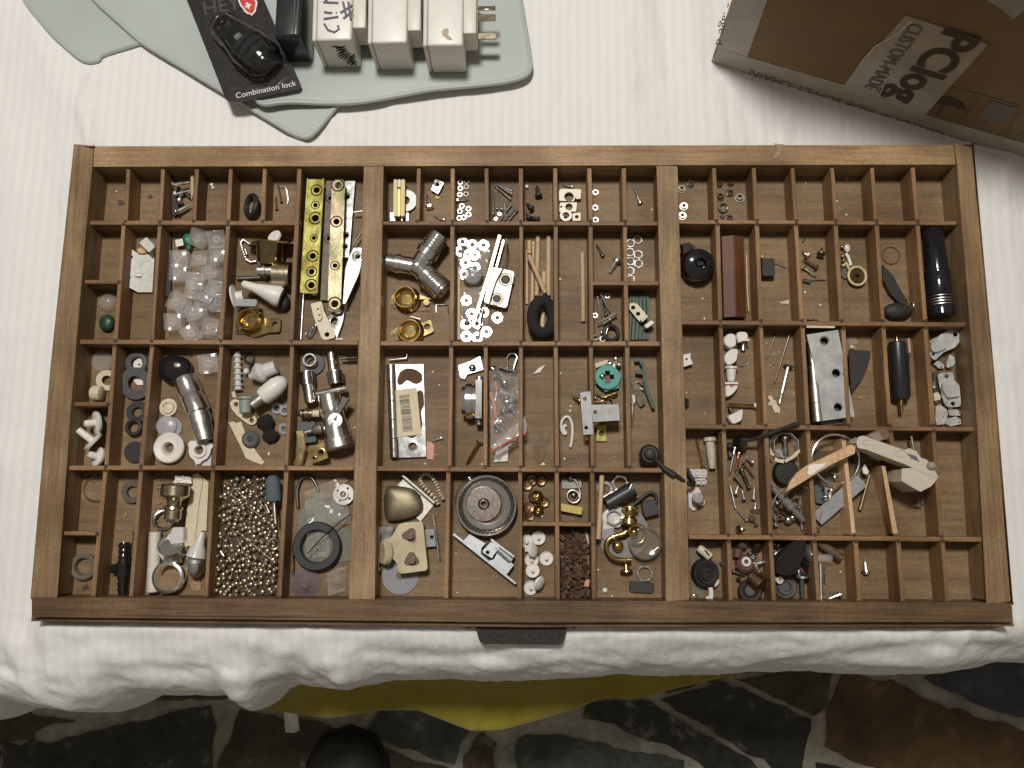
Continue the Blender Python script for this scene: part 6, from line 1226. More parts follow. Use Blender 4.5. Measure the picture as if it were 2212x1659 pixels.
wire('d', [(1435,75),(1445,85),(1475,92),(1500,150),(1512,215),(1490,255),(1455,265),(1420,245),(1408,210),(1425,175),(1460,165),(1495,190),(1500,220)], 8, ST, 'steel torsion spring with a round loop', 'torsion_spring', 'spring', z=4*mm, seg=8); lump('d', 1435, 78, 24, ZI, 'round end of the torsion spring', 'spring_end', 'spring', 3*mm, rough=.05); lump('d', 1460, 205, 22, DK, 'dark nut inside the spring loop', 'nut', 'nut', 0, rough=.1)
block('d', [(1366,265),(1528,295),(1520,352),(1366,322)], YEL, 'yellow foam block', 'foam_block', 'foam', .005, 3*mm, .0004); wire('d', [(1468,350),(1468,368),(1458,385)], 5, ST, 'short wire end below the yellow foam', 'wire', 'wire', z=1*mm)
cell('lower fourth cell of bottom row, middle bay')
hp = [W('d', x, y, FL) for x, y in [(1368,465),(1540,465),(1560,640),(1570,700),(1570,935),(1368,955)]]; cc = sum(hp, Vector())/6; m = MB()
for k in range(230):
    for _ in range(30):
        x = random.uniform(min(p.x for p in hp), max(p.x for p in hp)); y = random.uniform(min(p.y for p in hp), max(p.y for p in hp))
        if inpoly(x, y, hp): break
    m.box((0, 0, 0), (random.uniform(.003, .007), random.uniform(.0015, .004), random.uniform(.0005, .0014)), Matrix.Translation((x-cc.x, y-cc.y, random.uniform(.001, .008))) @ Matrix.Rotation(random.random()*6, 4, 'Z') @ Matrix.Rotation(random.uniform(-.6, .6), 4, 'X') @ Matrix.Rotation(random.uniform(-.6, .6), 4, 'Y'))
o = solo('brown_clips', 'heap of small dark brown plastic scraps', 'scraps', m, BRN, Matrix.Translation((cc.x, cc.y, FL))); o['kind'] = 'stuff'
plate('d', [(1545,840),(1562,822),(1578,835),(1572,880),(1535,878)], PINK, 'small salmon pink chip on the brown scraps', 'pink_chip', 'chip', .001, 8*mm); plate('d', [(1538,470),(1562,475),(1572,560),(1560,570)], PAP, 'cream fibre strip by the wall', 'fibre_strip', 'strip', .001, 2*mm)
cell('fifth cell of bottom row, middle bay')
rod('d', 1668, 58, 1642, 530, 18, DOWEL, 'long pale wooden stick', 'wood_stick', 'stick', z=12*mm)
o2 = []
for k in range(48): rr = SZ('d', 62 if k % 2 else 55); o2.append((rr*math.cos(2*PI*k/48), rr*math.sin(2*PI*k/48)))
hi = [( -SZ('d', 34 if k % 2 else 44)*-math.cos(2*PI*k/36), SZ('d', 34 if k % 2 else 44)*math.sin(2*PI*k/36)) for k in range(36)]
solo('lock_washer', 'serrated chrome lock washer under the stick', 'washer', MB().prism(o2, 0, .0015, [hi]), CH, Mloc(W('d', 1688, 162, FL+2*mm)))
for x, y, z, lk_ in ((1803,118,2,'upper thin chrome hex nut'),(1757,370,7,'middle chrome hex nut on the clear disc'),(1985,785,2,'lower right chrome hex nut')): nut('d', x, y, 58, CH, lk_, z*mm, hole=.74, hf=.28)
turned('d', 1700, 275, 1900, 158, [(0,0),(0,48),(.03,54),(.9,58),(1,58),(1,46),(.9,44),(.9,0)], P('black_pipe', (.03, .032, .032), .4), 'short black plastic pipe', 'black_pipe', 'pipe', 1*mm); turned('d', 1872, 160, 1888, 128, [(0,0),(0,16),(1,16),(1,0)], CH, 'chrome cap on the black pipe', 'chrome_cap', 'cap', 12*mm)
block('d', [(1960,262),(2065,238),(2098,345),(1985,372)], P('charcoal_plastic', (.03, .031, .033), .45), 'charcoal plastic padlock shaped clip', 'plastic_clip', 'clip', .009, 1*mm); wire('d', [(1905,275),(1960,230),(2010,185),(2055,190),(2075,225),(2068,265)], 12, MATS['charcoal_plastic'], 'loop of the charcoal clip', 'clip_loop', 'clip', z=4*mm, seg=8)
washer('d', 1820, 480, 190, 60, P('dusty_clear', (.42, .40, .38), .3, alpha=.45), 'large dusty clear plastic disc', .0012, 1*mm, None, 'clear_disc', 'disc'); plate('d', [(1665,345),(1720,300),(1820,285),(1860,330),(1800,440),(1680,460)], P('pale_metal', (.55, .53, .50), .35, .7), 'pale curved metal plate', 'metal_plate', 'plate', .001, 3.5*mm, rd=8); plate('d', [(1668,438),(1760,450),(1745,520),(1690,540),(1665,520)], P('mauve_metal', (.28, .25, .27), .4, .5), 'mauve grey metal plate', 'metal_plate', 'plate', .001, 3*mm)
turned('d', 1875, 290, 1868, 425, [(0,0),(0,62),(.08,64),(.2,45),(.35,34),(.55,36),(.65,55),(.9,60),(1,50),(1,0)], BR, 'turned brass pillar', 'brass_pillar', 'pillar', 6*mm, seg=26)
wire('d', [(1885,682),(1800,688),(1730,660),(1695,600),(1705,540),(1760,505),(1830,492),(1850,470)], 17, BR, 'polished brass U shaped pull', 'brass_pull', 'pull', z=8*mm, seg=12); wire('d', [(1890,560),(1950,565),(1990,520),(1985,460),(1940,425),(1890,430),(1860,480),(1900,500)], 15, BR, 'curled brass pull beside it', 'brass_pull', 'pull', z=5*mm, seg=12)
lump('d', 1785, 580, 42, BR, 'brass ball end inside the pull', 'brass_ball', 'ball', 2*mm, (1, 1, .8), .02, seg=18); lump('d', 1905, 480, 30, BR, 'small brass ball end', 'brass_ball', 'ball', 8*mm, (1, 1, .8), .02, seg=18)
turned('d', 1845, 715, 1850, 775, [(0,0),(0,14),(.6,20),(.7,45),(.9,48),(1,30),(1,0)], BR, 'brass drawer knob stub', 'brass_stub', 'knob', 1*mm)
v = W('d', 1985, 560, FL+8*mm); solo('clamp_ring', 'smoky clear plastic lid', 'lid', MB().lathe([(0, SZ('d',112)), (.004, SZ('d',116)), (.005, SZ('d',108)), (.004, SZ('d',90)), (.003, 0)], 34), P('smoky_clear', (.30, .26, .20), .12, alpha=.35, spec=.9), Mloc(v)); oring('d', 1985, 565, 120, 7, DK, 'dark wire hose clamp', 3*mm, name='hose_clamp'); turned('d', 2020, 640, 2085, 590, [(0,0),(0,12),(1,12),(1,0)], ST, 'screw barrel of the hose clamp', 'clamp_screw', 'clamp', 5*mm)
block('d', [(1872,840),(2056,856),(2050,932),(1872,922)], P('dark_olive_rubber', (.035, .037, .032), .6), 'flat dark olive rubber pad', 'rubber_pad', 'pad', .003); lump('d', 1690, 908, 20, WH, 'small white bead', 'bead', 'bead', rough=.05); flake('d', 1742, 952, 7, PW, 'white crumb by the front rail', 'crumb', 'crumb'); flake('d', 1640, 757, 8, PW, 'white crumb by the left wall', 'crumb', 'crumb')
# ================================================================== RIGHT BAY
def flange_nut(Z, x, y, Rp, mat, look, z=0, tilt=None):
    r = q(SZ(Z, Rp)); hx = [(r*.78*math.cos(PI/3*k), r*.78*math.sin(PI/3*k)) for k in range(6)]
    me = cached(('fn', r, mat.name), lambda: MB().ring(r, r*.42, r*.22, 18).prism(hx, r*.2, r*.85, [circ(0, 0, r*.42, 12)]).mesh('flange_nut', mat))
    v = W(Z, x, y, FL+z+.001); v.z = FL+z; return solo('flange_nut', look, 'nut', me, mat, Mloc(v, random.random()*6, tilt))
DN = P('dull_nut_steel', (.30, .27, .22), .35, 1, .15)
cell('first cell of top row, right bay')
for x, y in [(133,292),(187,260),(147,398),(138,457)]: flange_nut(5, x, y, 27, DN, 'dull flanged steel nut', tilt=(6, 4))
cell('second cell of top row, right bay')
for x, y, r, mt in [(430,315,28,DN),(494,347,33,DN),(368,262,24,RUST),(372,340,28,RUST),(437,256,24,RUST),(425,475,28,DN)]: flange_nut(5, x, y, r, mt, 'rusty dark flanged nut' if mt is RUST else 'dull flanged steel nut', tilt=(8, -6))
oring(5, 392, 412, 36, 7, DK, 'dark spring washer ring', 0, (5, 12)); flake(5, 385, 462, 20, RUST, 'flat rusty flake')
for cl, l in (('fifth cell of top row, right bay', [(1165,230,6),(1158,450,7),(1100,365,7)]), ('fourth cell of top row, right bay', [(905,255,5)])):
    cell(cl)
    for x, y, s in l: flake(5, x, y, s, PW, 'tiny white crumb', 'crumb', 'crumb')
cell('first cell of second row, right bay')
v = W(5, 232, 765, FL+12*mm); r = SZ(5, 108)
group_thing('black_knob', 'round black plastic knob with a recessed centre', 'knob', Mloc(v, 0, (10, 8)), [('body', MB().lathe([(-.012, 0), (-.012, r*.7), (-.006, r*.96), (0, r), (.005, r*.9), (.008, r*.6), (.0085, r*.36), (.003, r*.32), (.003, 0)], 30), BG),
   ('lug', MB().box((0, r*.05, .004), (r*.35, r*.2, .006)), BK), ('plug', MB().ball((-r*.55, -r*.2, .0045), r*.22, 12, 8, None, (1, 1, .5)), P('knob_plug', (.10, .09, .075), .3)), ('fin', MB().prism([(-r*.9, r*.6), (-r*.2, r*1.02), (-r*.6, r*1.3), (-r*1.0, r*1.2)], -.004, .003), BK)])
for x, y in ((263,972),(275,1098)): flake(5, x, y, 8, PW, 'white crumb', 'crumb', 'crumb')
cell('second cell of second row, right bay')
def roofblock(Z, a, b, hw, h, mat, look, name):
    p0 = W(Z, *a, FL+h); p1 = W(Z, *b, FL+h); M = Maxis(p0, p1); l = (p1-p0).length; w_ = SZ(Z, hw)
    sec = [(-w_*.92, -h), (-w_, -h*.25), (-w_*.94, -h*.16), (-.0008, -.0001), (.0008, -.0001), (w_*.94, -h*.16), (w_, -h*.25), (w_*.92, -h)]
    vs = [(x, y, z) for x in (0, l) for y, z in sec]; n = len(sec); fs = [(k, (k+1) % n, (k+1) % n+n, k+n) for k in range(n)]+[tuple(range(n-1, -1, -1)), tuple(range(n, 2*n))]
    return solo(name, look, 'block', MB().add(vs, [tuple(reversed(f)) for f in fs]), mat, M, ang=10)
roofblock(5, (455,580), (470,1085), 72, .017, REDW, 'glossy red brown varnished wooden block with a ridge', 'wood_block')
long_strip(5, [(535,700),(540,900),(550,1050)], 4, DOWEL, 'thin pale splinter beside the red block', 'splinter', 'wood', 1*mm, .003)
cell('third cell of second row, right bay')
block(5, [(633,722),(712,720),(716,832),(633,832)], BK, 'small black plastic relay box', 'black_box', 'box', .010); long_strip(5, [(715,738),(755,750),(790,765)], 3, DK, 'thin metal leg of the black box', 'leg', 'box', 5*mm, .0008)
plate(5, [(735,998),(800,980),(801,1004),(750,1003)], PAP, 'triangular cream chip', 'wood_chip', 'chip', .001); lump(5, 634, 712, 9, CR, 'cream crumb on the black box', 'crumb', 'crumb', 3*mm)
cell('fourth cell of second row, right bay')
screw(5, 1000, 690, 1003, 655, 14, 'pan', DK, 'upright dark screw with bright head', z=2*mm); screw(5, 910, 700, 880, 675, 12, 'hex', ST, 'short hex bolt', name='bolt', cat='bolt'); screw(5, 965, 775, 885, 730, 11, 'pan', RUST, 'rusty screw'); screw(5, 890, 775, 975, 842, 11, 'csk', ST, 'wood screw pointing down right', thr=.8)
rod(5, 888, 860, 935, 872, 13, DK, 'dark steel stub', z=0); wire(5, [(930,862),(1030,856)], 5, DK, 'short dark wire'); wire(5, [(880,625),(905,600)], 4, DK, 'thin dark wire end')
for x, y in ((900,932),(995,1010)): flake(5, x, y, 7, PW, 'white crumb', 'crumb', 'crumb')
wire(5, [(915,1098),(960,1106),(998,1108)], 6, ST, 'bent bright wire at the lower wall', z=2*mm)
cell('fifth cell of second row, right bay')
YP = P('cream_paint_ring', (.62, .54, .30), .45)
v = W(5, 1225, 832, FL+5*mm); group_thing('key_tag', 'round dark brass tag with a cream painted rim', 'tag', Mloc(v), [('disc', MB().prism(circ(0, 0, SZ(5,58), 26), -.004, 0, [circ(0, 0, SZ(5,12), 10)]), P('dark_brass', (.14, .09, .04), .3, .9)),
    ('rim', MB().torus(SZ(5,55), SZ(5,8), 30, 8, None, 1, 1.08), YP), ('neck', MB().tube([(-SZ(5,45), SZ(5,40), 0), (-SZ(5,70), SZ(5,80), .001), (-SZ(5,95), SZ(5,62), .001)], [SZ(5,10), SZ(5,14), SZ(5,9)], 8), YP)])
lump(5, 1162, 660, 20, WH, 'upper white plastic bit', 'plastic_bit', 'plastic', 2*mm, (1, 1.3, .6)); long_strip(5, [(1155,690),(1168,710),(1180,740),(1186,765)], 8, PW, 'curved white plastic sliver', 'sliver', 'plastic', 2*mm)
for x, y in ((1133,650),(1137,710),(1140,735)): lump(5, x, y, 12, BR, 'small gold glint lump', 'gold_glint', 'bead', 3*mm, rough=.05)  # gold lumps stand in for glints of light in this cell
plate(5, [(1125,760),(1160,775),(1170,830),(1150,850),(1125,830)], DK, 'dark metal piece behind the tag', 'metal_piece', 'plate', .003); flake(5, 1140, 822, 12, PW, 'white crumb', 'crumb', 'crumb')
cell('sixth cell of second row, right bay')
oring(5, 1435, 705, 60, 4, P('stain_ring', (.10, .07, .045), .7), 'faint dark rubber band', 0, sy=1.0)
plate(5, [(1382,760),(1405,785),(1450,830),(1480,890),(1545,1000),(1500,1010),(1430,940),(1385,850)], P('black_leather', (.025, .021, .018), .6, 0, .3, 500, .5), 'tapered black leather strap', 'leather_strap', 'strap', .004, 2*mm, rd=8)
lump(5, 1478, 1050, 88, MATS['black_leather'], 'rounded black leather pouch', 'leather_pouch', 'pouch', 0, (1.05, .62, .4), .08); oring(5, 1545, 1008, 38, 3, NB, 'thin brass key ring', 8*mm, (0, 12))
cell('seventh cell of second row, right bay')
turned(5, 1690, 540, 1748, 1085, [(0,0),(0,58),(.02,66),(.48,70),(.49,76),(.52,78),(.53,76),(.78,78),(.80,84),(.985,84),(1,76),(1,0)], BG, 'black metal pocket torch with silver rings', 'torch', 'torch', 0, seg=36, parts=[('ring', [(f,0),(f,83 if f > .79 else 80),(f+.008,83 if f > .79 else 80),(f+.008,0)], ST) for f in (.782,)]+[('ring', [(f,80),(f,84.8),(f+.008,84.8),(f+.008,80)], ST) for f in (.815, .845, .875)])
# third row
cell('first cell of third row, right bay')
plate('a', [(85,375),(130,370),(165,358),(160,410),(190,475),(88,510)], WH, 'white plastic cable clip', 'cable_clip', 'clip', .006, 1*mm, [(120,425,14)], 6); screw('a', 105, 900, 125, 912, 17, 'big', DK, 'dark round screw head by the partition', thr=0)
for x, y in ((122,790),(318,1015)): flake('a', x, y, 8, PW, 'white crumb', 'crumb', 'crumb')
cell('second cell of third row, right bay')
def chip(pts, h, look, z=0, name='tooth_chip', mat=WH): return block('a', pts, mat, look, name, 'plastic cap', h, z, .0012)
chip([(525,190),(580,140),(655,150),(668,280),(590,312),(528,260)], .011, 'faceted white plastic cap at upper left'); chip([(665,140),(700,122),(785,128),(800,205),(690,240),(668,200)], .010, 'white plastic cap with a ledge', 2*mm); plate('a', [(680,205),(808,205),(808,225),(735,228),(680,245)], WH, 'white ledge of the plastic cap', 'cap_ledge', 'plastic cap', .002, 12*mm)
rod('a', 735, 250, 737, 335, 27, CH, 'short chrome ferrule', 'ferrule', 'ferrule', z=1*mm); chip([(530,380),(610,305),(692,315),(668,450),(580,505),(528,450)], .011, 'faceted white plastic cap in the middle')
wire('a', [(650,500),(700,510),(770,495),(800,455),(740,450),(680,480),(640,475)], 5, DK, 'curled dark wire')
v = W('a', 606, 530, FL+9*mm); turned('a', 606, 512, 603, 670, [(0,0),(0,72),(.14,74),(.2,56),(.8,46),(1,36),(1,0)], WH, 'white plastic stepped cup', 'plastic_cup', 'cup', 0)
chip([(540,680),(680,676),(684,735),(620,815),(545,850)], .009, 'white cap with a red spot'); plate('a', [(540,676),(680,674),(682,695),(540,698)], WH, 'white lip of the red spotted cap', 'cap_lip', 'plastic cap', .003, 9*mm)
plate('a', [(590,702),(640,706),(620,730),(600,728)], P('red_spot', (.50, .12, .08), .5), 'red spot on the white cap', 'red_spot', 'plastic cap', .0005, 9.1*mm)
screw('a', 868, 930, 548, 918, 16, 'csk', BR, 'brass screw with a white painted head', z=4*mm, thr=.85, hmat=WH); rod('a', 585, 955, 620, 1010, 24, DK, 'dark bolt stub', 'bolt_stub', 'bolt', z=3*mm)
chip([(560,1045),(640,1010),(742,958),(730,1095),(640,1138),(608,1125)], .010, 'white and grey faceted cap at the bottom')
cell('third cell of third row, right bay')
screw('a', 1090, 160, 985, 440, 10, 'nail', DK, 'long dark nail on the left', thr=0, name='nail', cat='nail'); screw('a', 1245, 150, 1075, 692, 12, 'nail', DK, 'longest dark nail', thr=0, name='nail', cat='nail', z=2*mm); screw('a', 1228, 505, 1132, 912, 20, 'big', ST, 'steel coach bolt with a flat round head', thr=.32, name='bolt', cat='bolt', point=False)
plate('a', [(1008,830),(1040,820),(1062,850),(1058,868),(1095,880),(1105,920),(1140,965),(1132,1025),(1112,1005),(1085,1015),(1058,960),(1050,930),(1010,930),(1012,905),(1035,880),(1010,855)], PAP, 'torn cream paper shaped scrap', 'paper_scrap', 'paper', .0007, 1*mm)
for x, y in ((992,250),(1130,348),(1072,372),(1032,492),(1284,800)): flake('a', x, y, 8, PW, 'white crumb', 'crumb', 'crumb')
cell('fourth cell of third row, right bay')
lf = [W('c', x, y, -.006) for x, y in [(122,92),(318,62),(424,606),(226,632),(205,520),(172,300)]]; c = sum(lf, Vector())/6
hs = [W('c', x, y, -.006) for x, y in [(235,130),(308,333),(320,548),(357,340)]]; rr = [30, 28, 28, 9]
k1, k2 = W('c', 148, 172, -.010)-c, W('c', 192, 640, -.010)-c; kn = []
for i, rad in enumerate((.0028, .0036, .0046, .0046)):
    a = k1.lerp(k2, i/4+.004); b = k1.lerp(k2, (i+1)/4-.004); kn.append(('knuckle', MB().lathe([(0,0),(0,rad),((b-a).length,rad),((b-a).length,0)], 18, Maxis(a, b), 'X'), ST))
ZB_ = P('blotchy_zinc', (.50, .51, .50), .4, .6, .16, 90)
group_thing('large_hinge', 'large zinc hinge leaf with three screw holes', 'hinge', Matrix.Translation(c), [('leaf', MB().prism([(p.x-c.x, p.y-c.y) for p in lf], -.0022, 0, [circ(h.x-c.x, h.y-c.y, SZ('c', r_), 18) for h, r_ in zip(hs, rr)]), ZB_)]+kn+
  [('hole_rim', MB().lathe([(-.001, SZ('c',24)), (.0002, SZ('c',32)), (.0002, SZ('c',38))], 18, Matrix.Translation((h.x-c.x, h.y-c.y, .0)), ), ZB_) for h in hs[:3]]+[('lower_leaf', MB().prism([(p.x-c.x+.002, p.y-c.y-.004) for p in lf], -.012, -.010), DK)])
plate('c', [(122,35),(300,38),(298,50),(122,48)], PAP, 'cream paper strip behind the hinge', 'paper_strip', 'paper', .001, 22*mm)
cell('fifth cell of third row, right bay')
plate('c', [(388,186),(522,194),(520,240),(505,290),(470,360),(402,455),(392,300)], P('black_card2', (.03, .028, .03), .7, 0, .2), 'black rounded triangular card', 'black_card', 'card', .002, 9*mm, rd=10)
crumple('c', [(385,115),(440,115),(440,180),(388,185)], CL, 'small clear plastic bag', 'plastic_bag', 'bag', 2*mm, .004, 8, 200); lump('c', 405, 170, 14, CR, 'cream bead in the clear bag', 'bead', 'bead', 3*mm); wire('c', [(448,492),(462,480),(475,492)], 4, DOWEL, 'tiny tan fibre', 'fibre', 'fibre')
cell('sixth cell of third row, right bay')
turned('c', 688, 138, 712, 500, [(0,0),(0,46),(.02,52),(.97,54),(1,48),(1,0)], P('black_roller', (.022, .022, .026), .3), 'black cylindrical roller with gold end pins', 'roller', 'roller', 1*mm, seg=26, parts=[('gold_pin', [(-.10,0),(-.095,8),(-.02,12),(0,12),(0,0)], BR), ('gold_pin', [(1,0),(1,14),(1.10,14),(1.22,11),(1.23,0)], BR)])
long_strip('c', [(762,115),(766,160),(770,205)], 6, DOWEL, 'reddish wood sliver by the roller', 'wood_sliver', 'wood', 6*mm, .003); rod('c', 745, 150, 762, 480, 14, BG, 'thin glossy black rail beside the roller', 'black_rail', 'rail', z=3*mm)
cell('seventh cell of third row, right bay')
SAT = P('satin_silver', (.60, .60, .57), .4, .5, .15, 150)
def catch(pts, inner, hs, look, z): 
    return plate('c', pts, SAT, look, 'magnet_catch', 'catch', .0015, z, hs, 8, parts=[])
catch([(893,150),(905,125),(985,80),(1020,58),(1085,65),(1108,105),(1050,175),(985,200),(930,252),(905,240),(893,200)], 0, [(1055,90,15),(918,215,10)], 'upper silver magnetic catch tilted to the right', 9*mm); block('c', [(898,150),(975,80),(1020,110),(1005,175),(940,205),(905,195)], SAT, 'raised body of the upper catch', 'catch_body', 'catch', .004, 10*mm)
catch([(945,345),(965,332),(1040,328),(1052,400),(1080,405),(1092,530),(1075,545),(1005,545),(985,520),(960,420)], 0, [(1000,352,14),(1040,525,14)], 'lower silver magnetic catch standing upright', 7*mm); block('c', [(968,398),(1045,372),(1078,400),(1088,480),(1010,492),(975,440)], SAT, 'raised body of the lower catch', 'catch_body', 'catch', .004, 8*mm)
for l in ([(920,275),(945,255),(985,280),(985,300),(955,305)], [(1000,270),(1020,215),(1050,235),(1055,270),(1025,303),(1000,295)], [(935,540),(965,535),(1000,560),(1010,590),(985,655),(940,660),(930,620)], [(1010,565),(1060,560),(1090,575),(1085,600),(1020,600)], [(1000,620),(1060,605),(1090,625),(1092,652),(1030,668),(990,650)]):
    plate('c', l, SAT, 'small silver catch part', 'catch_part', 'catch', .002, 3*mm, rd=4)
for x, y in ((962,292),(1022,292),(975,607),(1078,580),(1078,638)): v = W('c', x, y, FL+5*mm); solo('rivet', 'small round rivet head', 'rivet', MB().ball((0, 0, 0), SZ('c',9), 8, 5), CH, Mloc(v))
plate('c', [(918,460),(945,452),(965,480),(960,500),(925,508)], CR, 'cream chip between the catches', 'chip', 'chip', .004, 1*mm); plate('c', [(915,385),(945,395),(935,412),(950,425),(918,430)], ZI, 'small star shaped metal bit', 'metal_bit', 'catch', .002, 2*mm); block('c', [(915,330),(950,320),(985,500),(930,535)], DK, 'dark steel part under the catches', 'steel_part', 'catch', .003)
# fourth row
cell('first cell of fourth row, right bay')
screw('b', 235, 442, 175, 180, 13, 'csk', BR, 'long brass wood screw', thr=.85, hmat=DK); turned('b', 292, 180, 316, 448, [(0,0),(0,50),(.12,54),(.15,38),(.55,37),(.75,31),(.95,30),(1,24),(1,0)], P('bone_plastic', (.52, .47, .36), .5), 'bone coloured wall plug', 'wall_plug', 'wall plug')
PK = P('pinkish_white', (.62, .57, .54), .45)
plate('b', [(98,455),(255,452),(272,475),(268,525),(130,520),(100,490)], PK, 'upper pale plastic strip with three rings', 'pale_strip', 'plastic strip', .003, 1*mm, rd=8); plate('b', [(128,535),(255,530),(272,558),(258,592),(150,588)], PK, 'lower pale plastic strip with rings', 'pale_strip', 'plastic strip', .003, 0, rd=10)
for x, y in ((130,485),(185,485),(240,487),(195,562),(238,560)): v = W('b', x, y, FL+4.2*mm); solo('strip_ring', 'small raised ring on the pale strip', 'ring', MB().ring(SZ('b',20), SZ('b',15), .0012, 14), PK, Mloc(v))
plate('b', [(107,640),(130,625),(188,760),(180,800),(150,812),(115,780)], PK, 'left rounded plastic tab', 'plastic_tab', 'tab', .003, 0, rd=16); plate('b', [(130,620),(160,604),(200,610),(254,725),(250,760),(220,775),(190,755)], PK, 'right rounded plastic tab', 'plastic_tab', 'tab', .003, 2*mm, rd=16)
screw('b', 195, 705, 201, 722, 17, 'big', ST, 'bright screw in the right plastic tab', z=7*mm, thr=0)
cell('second cell of fourth row, right bay')
# grommet and cord end
cab = [W('b', 560, 200, FL+16*mm), W('b', 640, 205, -.010), W('b', 720, 180, -.004), W('b', 800, 150, -.001), W('b', 900, 110, .000), W('b', 1000, 75, .001), W('b', 1065, 55, .001)]; c = W('b', 560, 235, FL+8*mm)
for _ in range(2): cab = [cab[0]]+[p_ for i in range(len(cab)-1) for p_ in (cab[i]*.75+cab[i+1]*.25, cab[i]*.25+cab[i+1]*.75)]+[cab[-1]]
group_thing('black_plug_lead', 'black lead with a knobbly plug lying across the dividers', 'cable', Matrix.Translation(c), [('cord', MB().tube([p_-c for p_ in cab], [SZ('b',16)]*(len(cab)-6)+[SZ('b',18)]*6, 8), BK), ('plug', MB().lathe([(-.009, 0), (-.009, SZ('b',60)), (-.003, SZ('b',66)), (0, SZ('b',52)), (.004, SZ('b',50)), (.006, SZ('b',36)), (.010, SZ('b',32)), (.010, 0)], 12), BG), ('lug', MB().ball((-SZ('b',95), -SZ('b',20), 0), SZ('b',35), 10, 6), BK)])
for i, (l, r, hd, mt, z) in enumerate([((510,275,465,490),11,'pan',ST,4),((545,320,515,480),14,'pan',COP,2),((585,400,680,535),10,'csk',RUST,1),((655,385,600,340),12,'hex',ST,5),((570,460,625,590),15,'pan',DK,3),((515,510,585,605),12,'csk',ST,5),((520,655,540,590),11,'pan',ST,4),((588,700,572,625),12,'pan',ST,4),((672,700,680,595),11,'pan',ST,2),((685,805,688,722),15,'big',ST,0),((605,885,525,800),10,'hex',ST,1),((550,975,600,970),15,'big',NB,0),((690,930,640,840),11,'pan',RUST,0),((470,330,455,250),14,'pan',DK,4),((628,600,560,470),13,'hex',DK,2)]):
    screw('b', *l, r, hd, mt, ['tall steel screw', 'copper coloured screw', 'thin rusty screw', 'hex headed screw', 'thick dark screw', 'silver countersunk screw', 'small silver screw', 'pan head silver screw', 'fine threaded screw', 'coarse threaded screw with washer head', 'small hex screw', 'domed brassy screw', 'rusty short screw', 'dark screw by the grommet', 'dark hex bolt'][i], z=z*mm, thr=.8)
rod('b', 470, 598, 515, 790, 9, ST, 'thin steel pin leaning left', 'pin', 'pin', z=1*mm, z2=2*mm)
lump('b', 655, 880, 30, RUST, 'small rusty lump', 'rust_lump', 'lump')
cell('third cell of fourth row, right bay')
oct_ = [(935+112*math.cos(a)+6, 252-118*math.sin(a)) for a in [PI/8+k*PI/4 for k in range(8)]]
v = W('b', 935, 252, FL+10*mm); group_thing('octagon_ring', 'clear octagonal plastic ring edged with torn cream paper', 'ring', Mloc(v), [('ring', MB().lathe([(0, SZ('b',108)), (.006, SZ('b',112)), (.006, SZ('b',104)), (0, SZ('b',102)), (0, SZ('b',108))], 8, None, 'Z', PI/8), P('glossy_clear', (.62, .62, .58), .08, .3, alpha=.55, spec=1))])
for l in ([(812,262),(830,300),(855,340),(818,330)], [(858,345),(885,365),(935,370),(928,402),(852,385)], [(935,370),(985,350),(1062,280),(1072,300),(1030,350),(945,398)]): plate('b', l, PAP, 'torn cream paper edge on the octagonal ring', 'paper_edge', 'paper', .0008, 16*mm)
wire('b', [(812,260),(812,220),(840,175),(880,155)], 4, CH, 'bright arc inside the octagonal ring', 'wire_arc', 'wire', z=15*mm)
screw('b', 938, 190, 955, 360, 24, 'pan', ZI, 'thick steel bolt seen through the ring', z=1*mm, thr=.3, name='bolt', cat='bolt', point=False); plate('b', [(855,290),(885,275),(920,300),(930,355),(880,350),(852,325)], GL, 'translucent grey tab inside the ring', 'grey_tab', 'tab', .002, 1*mm, rd=10)
v = W('b', 938, 480, FL+5*mm); solo('black_disc', 'thick matt black rubber disc', 'disc', MB().lathe([(0, 0), (0, SZ('b',105)), (.004, SZ('b',108)), (.007, SZ('b',96)), (.0075, 0)], 26), BK, Mloc(v, 0, (6, 0)))
fw = P('fishing_line', (.16, .14, .11), .35, .3)
for ph, rx, cx, cy in ((0, 215, 1045, 800), (.3, 200, 1030, 790), (1.0, 120, 960, 830)): wire('b', [(cx+rx*math.cos(a+ph), cy+rx*.98*math.sin(a+ph)) for a in [2*PI*k/24 for k in range(21)]], 2.2, fw, 'thin loop of dark fishing line', 'fishing_line', 'line', z=19*mm if rx > 150 else 8*mm)
turned('b', 835, 610, 1100, 895, [(0,0),(0,26),(.35,30),(.36,38),(.62,38),(.64,28)]+[(.66+.05*k+d, r) for k in range(6) for d, r in ((0,22),(.02,29),(.03,22))]+[(1,20),(1,0)], P('smoky_grey_plastic', (.22, .21, .19), .3, .2), 'smoky grey ribbed plastic hose barb', 'hose_barb', 'hose fitting', 8*mm); rod('b', 818, 560, 858, 610, 11, ST, 'chrome spike at the hose barb', 'spike', 'spike', z=9*mm); screw('b', 1082, 905, 1092, 990, 12, 'pan', ST, 'pointed steel bit', z=1*mm)
for l, hd, mt, z in [((1040,690,985,720),'big',ST,3),((870,740,850,700),'pan',ST,4),((905,770,950,765),'pan',CH,5),((845,870,870,940),'pan',ST,1),((860,930,850,890),'hex',NB,3),((900,880,940,900),'pan',DK,2),((1060,780,1068,840),'pan',ST,1),((850,800,880,850),'pan',DK,0),((920,680,890,740),'pan',ST,2)]: screw('b', *l, 13, hd, mt, 'short steel screw in the jumble', z=z*mm)
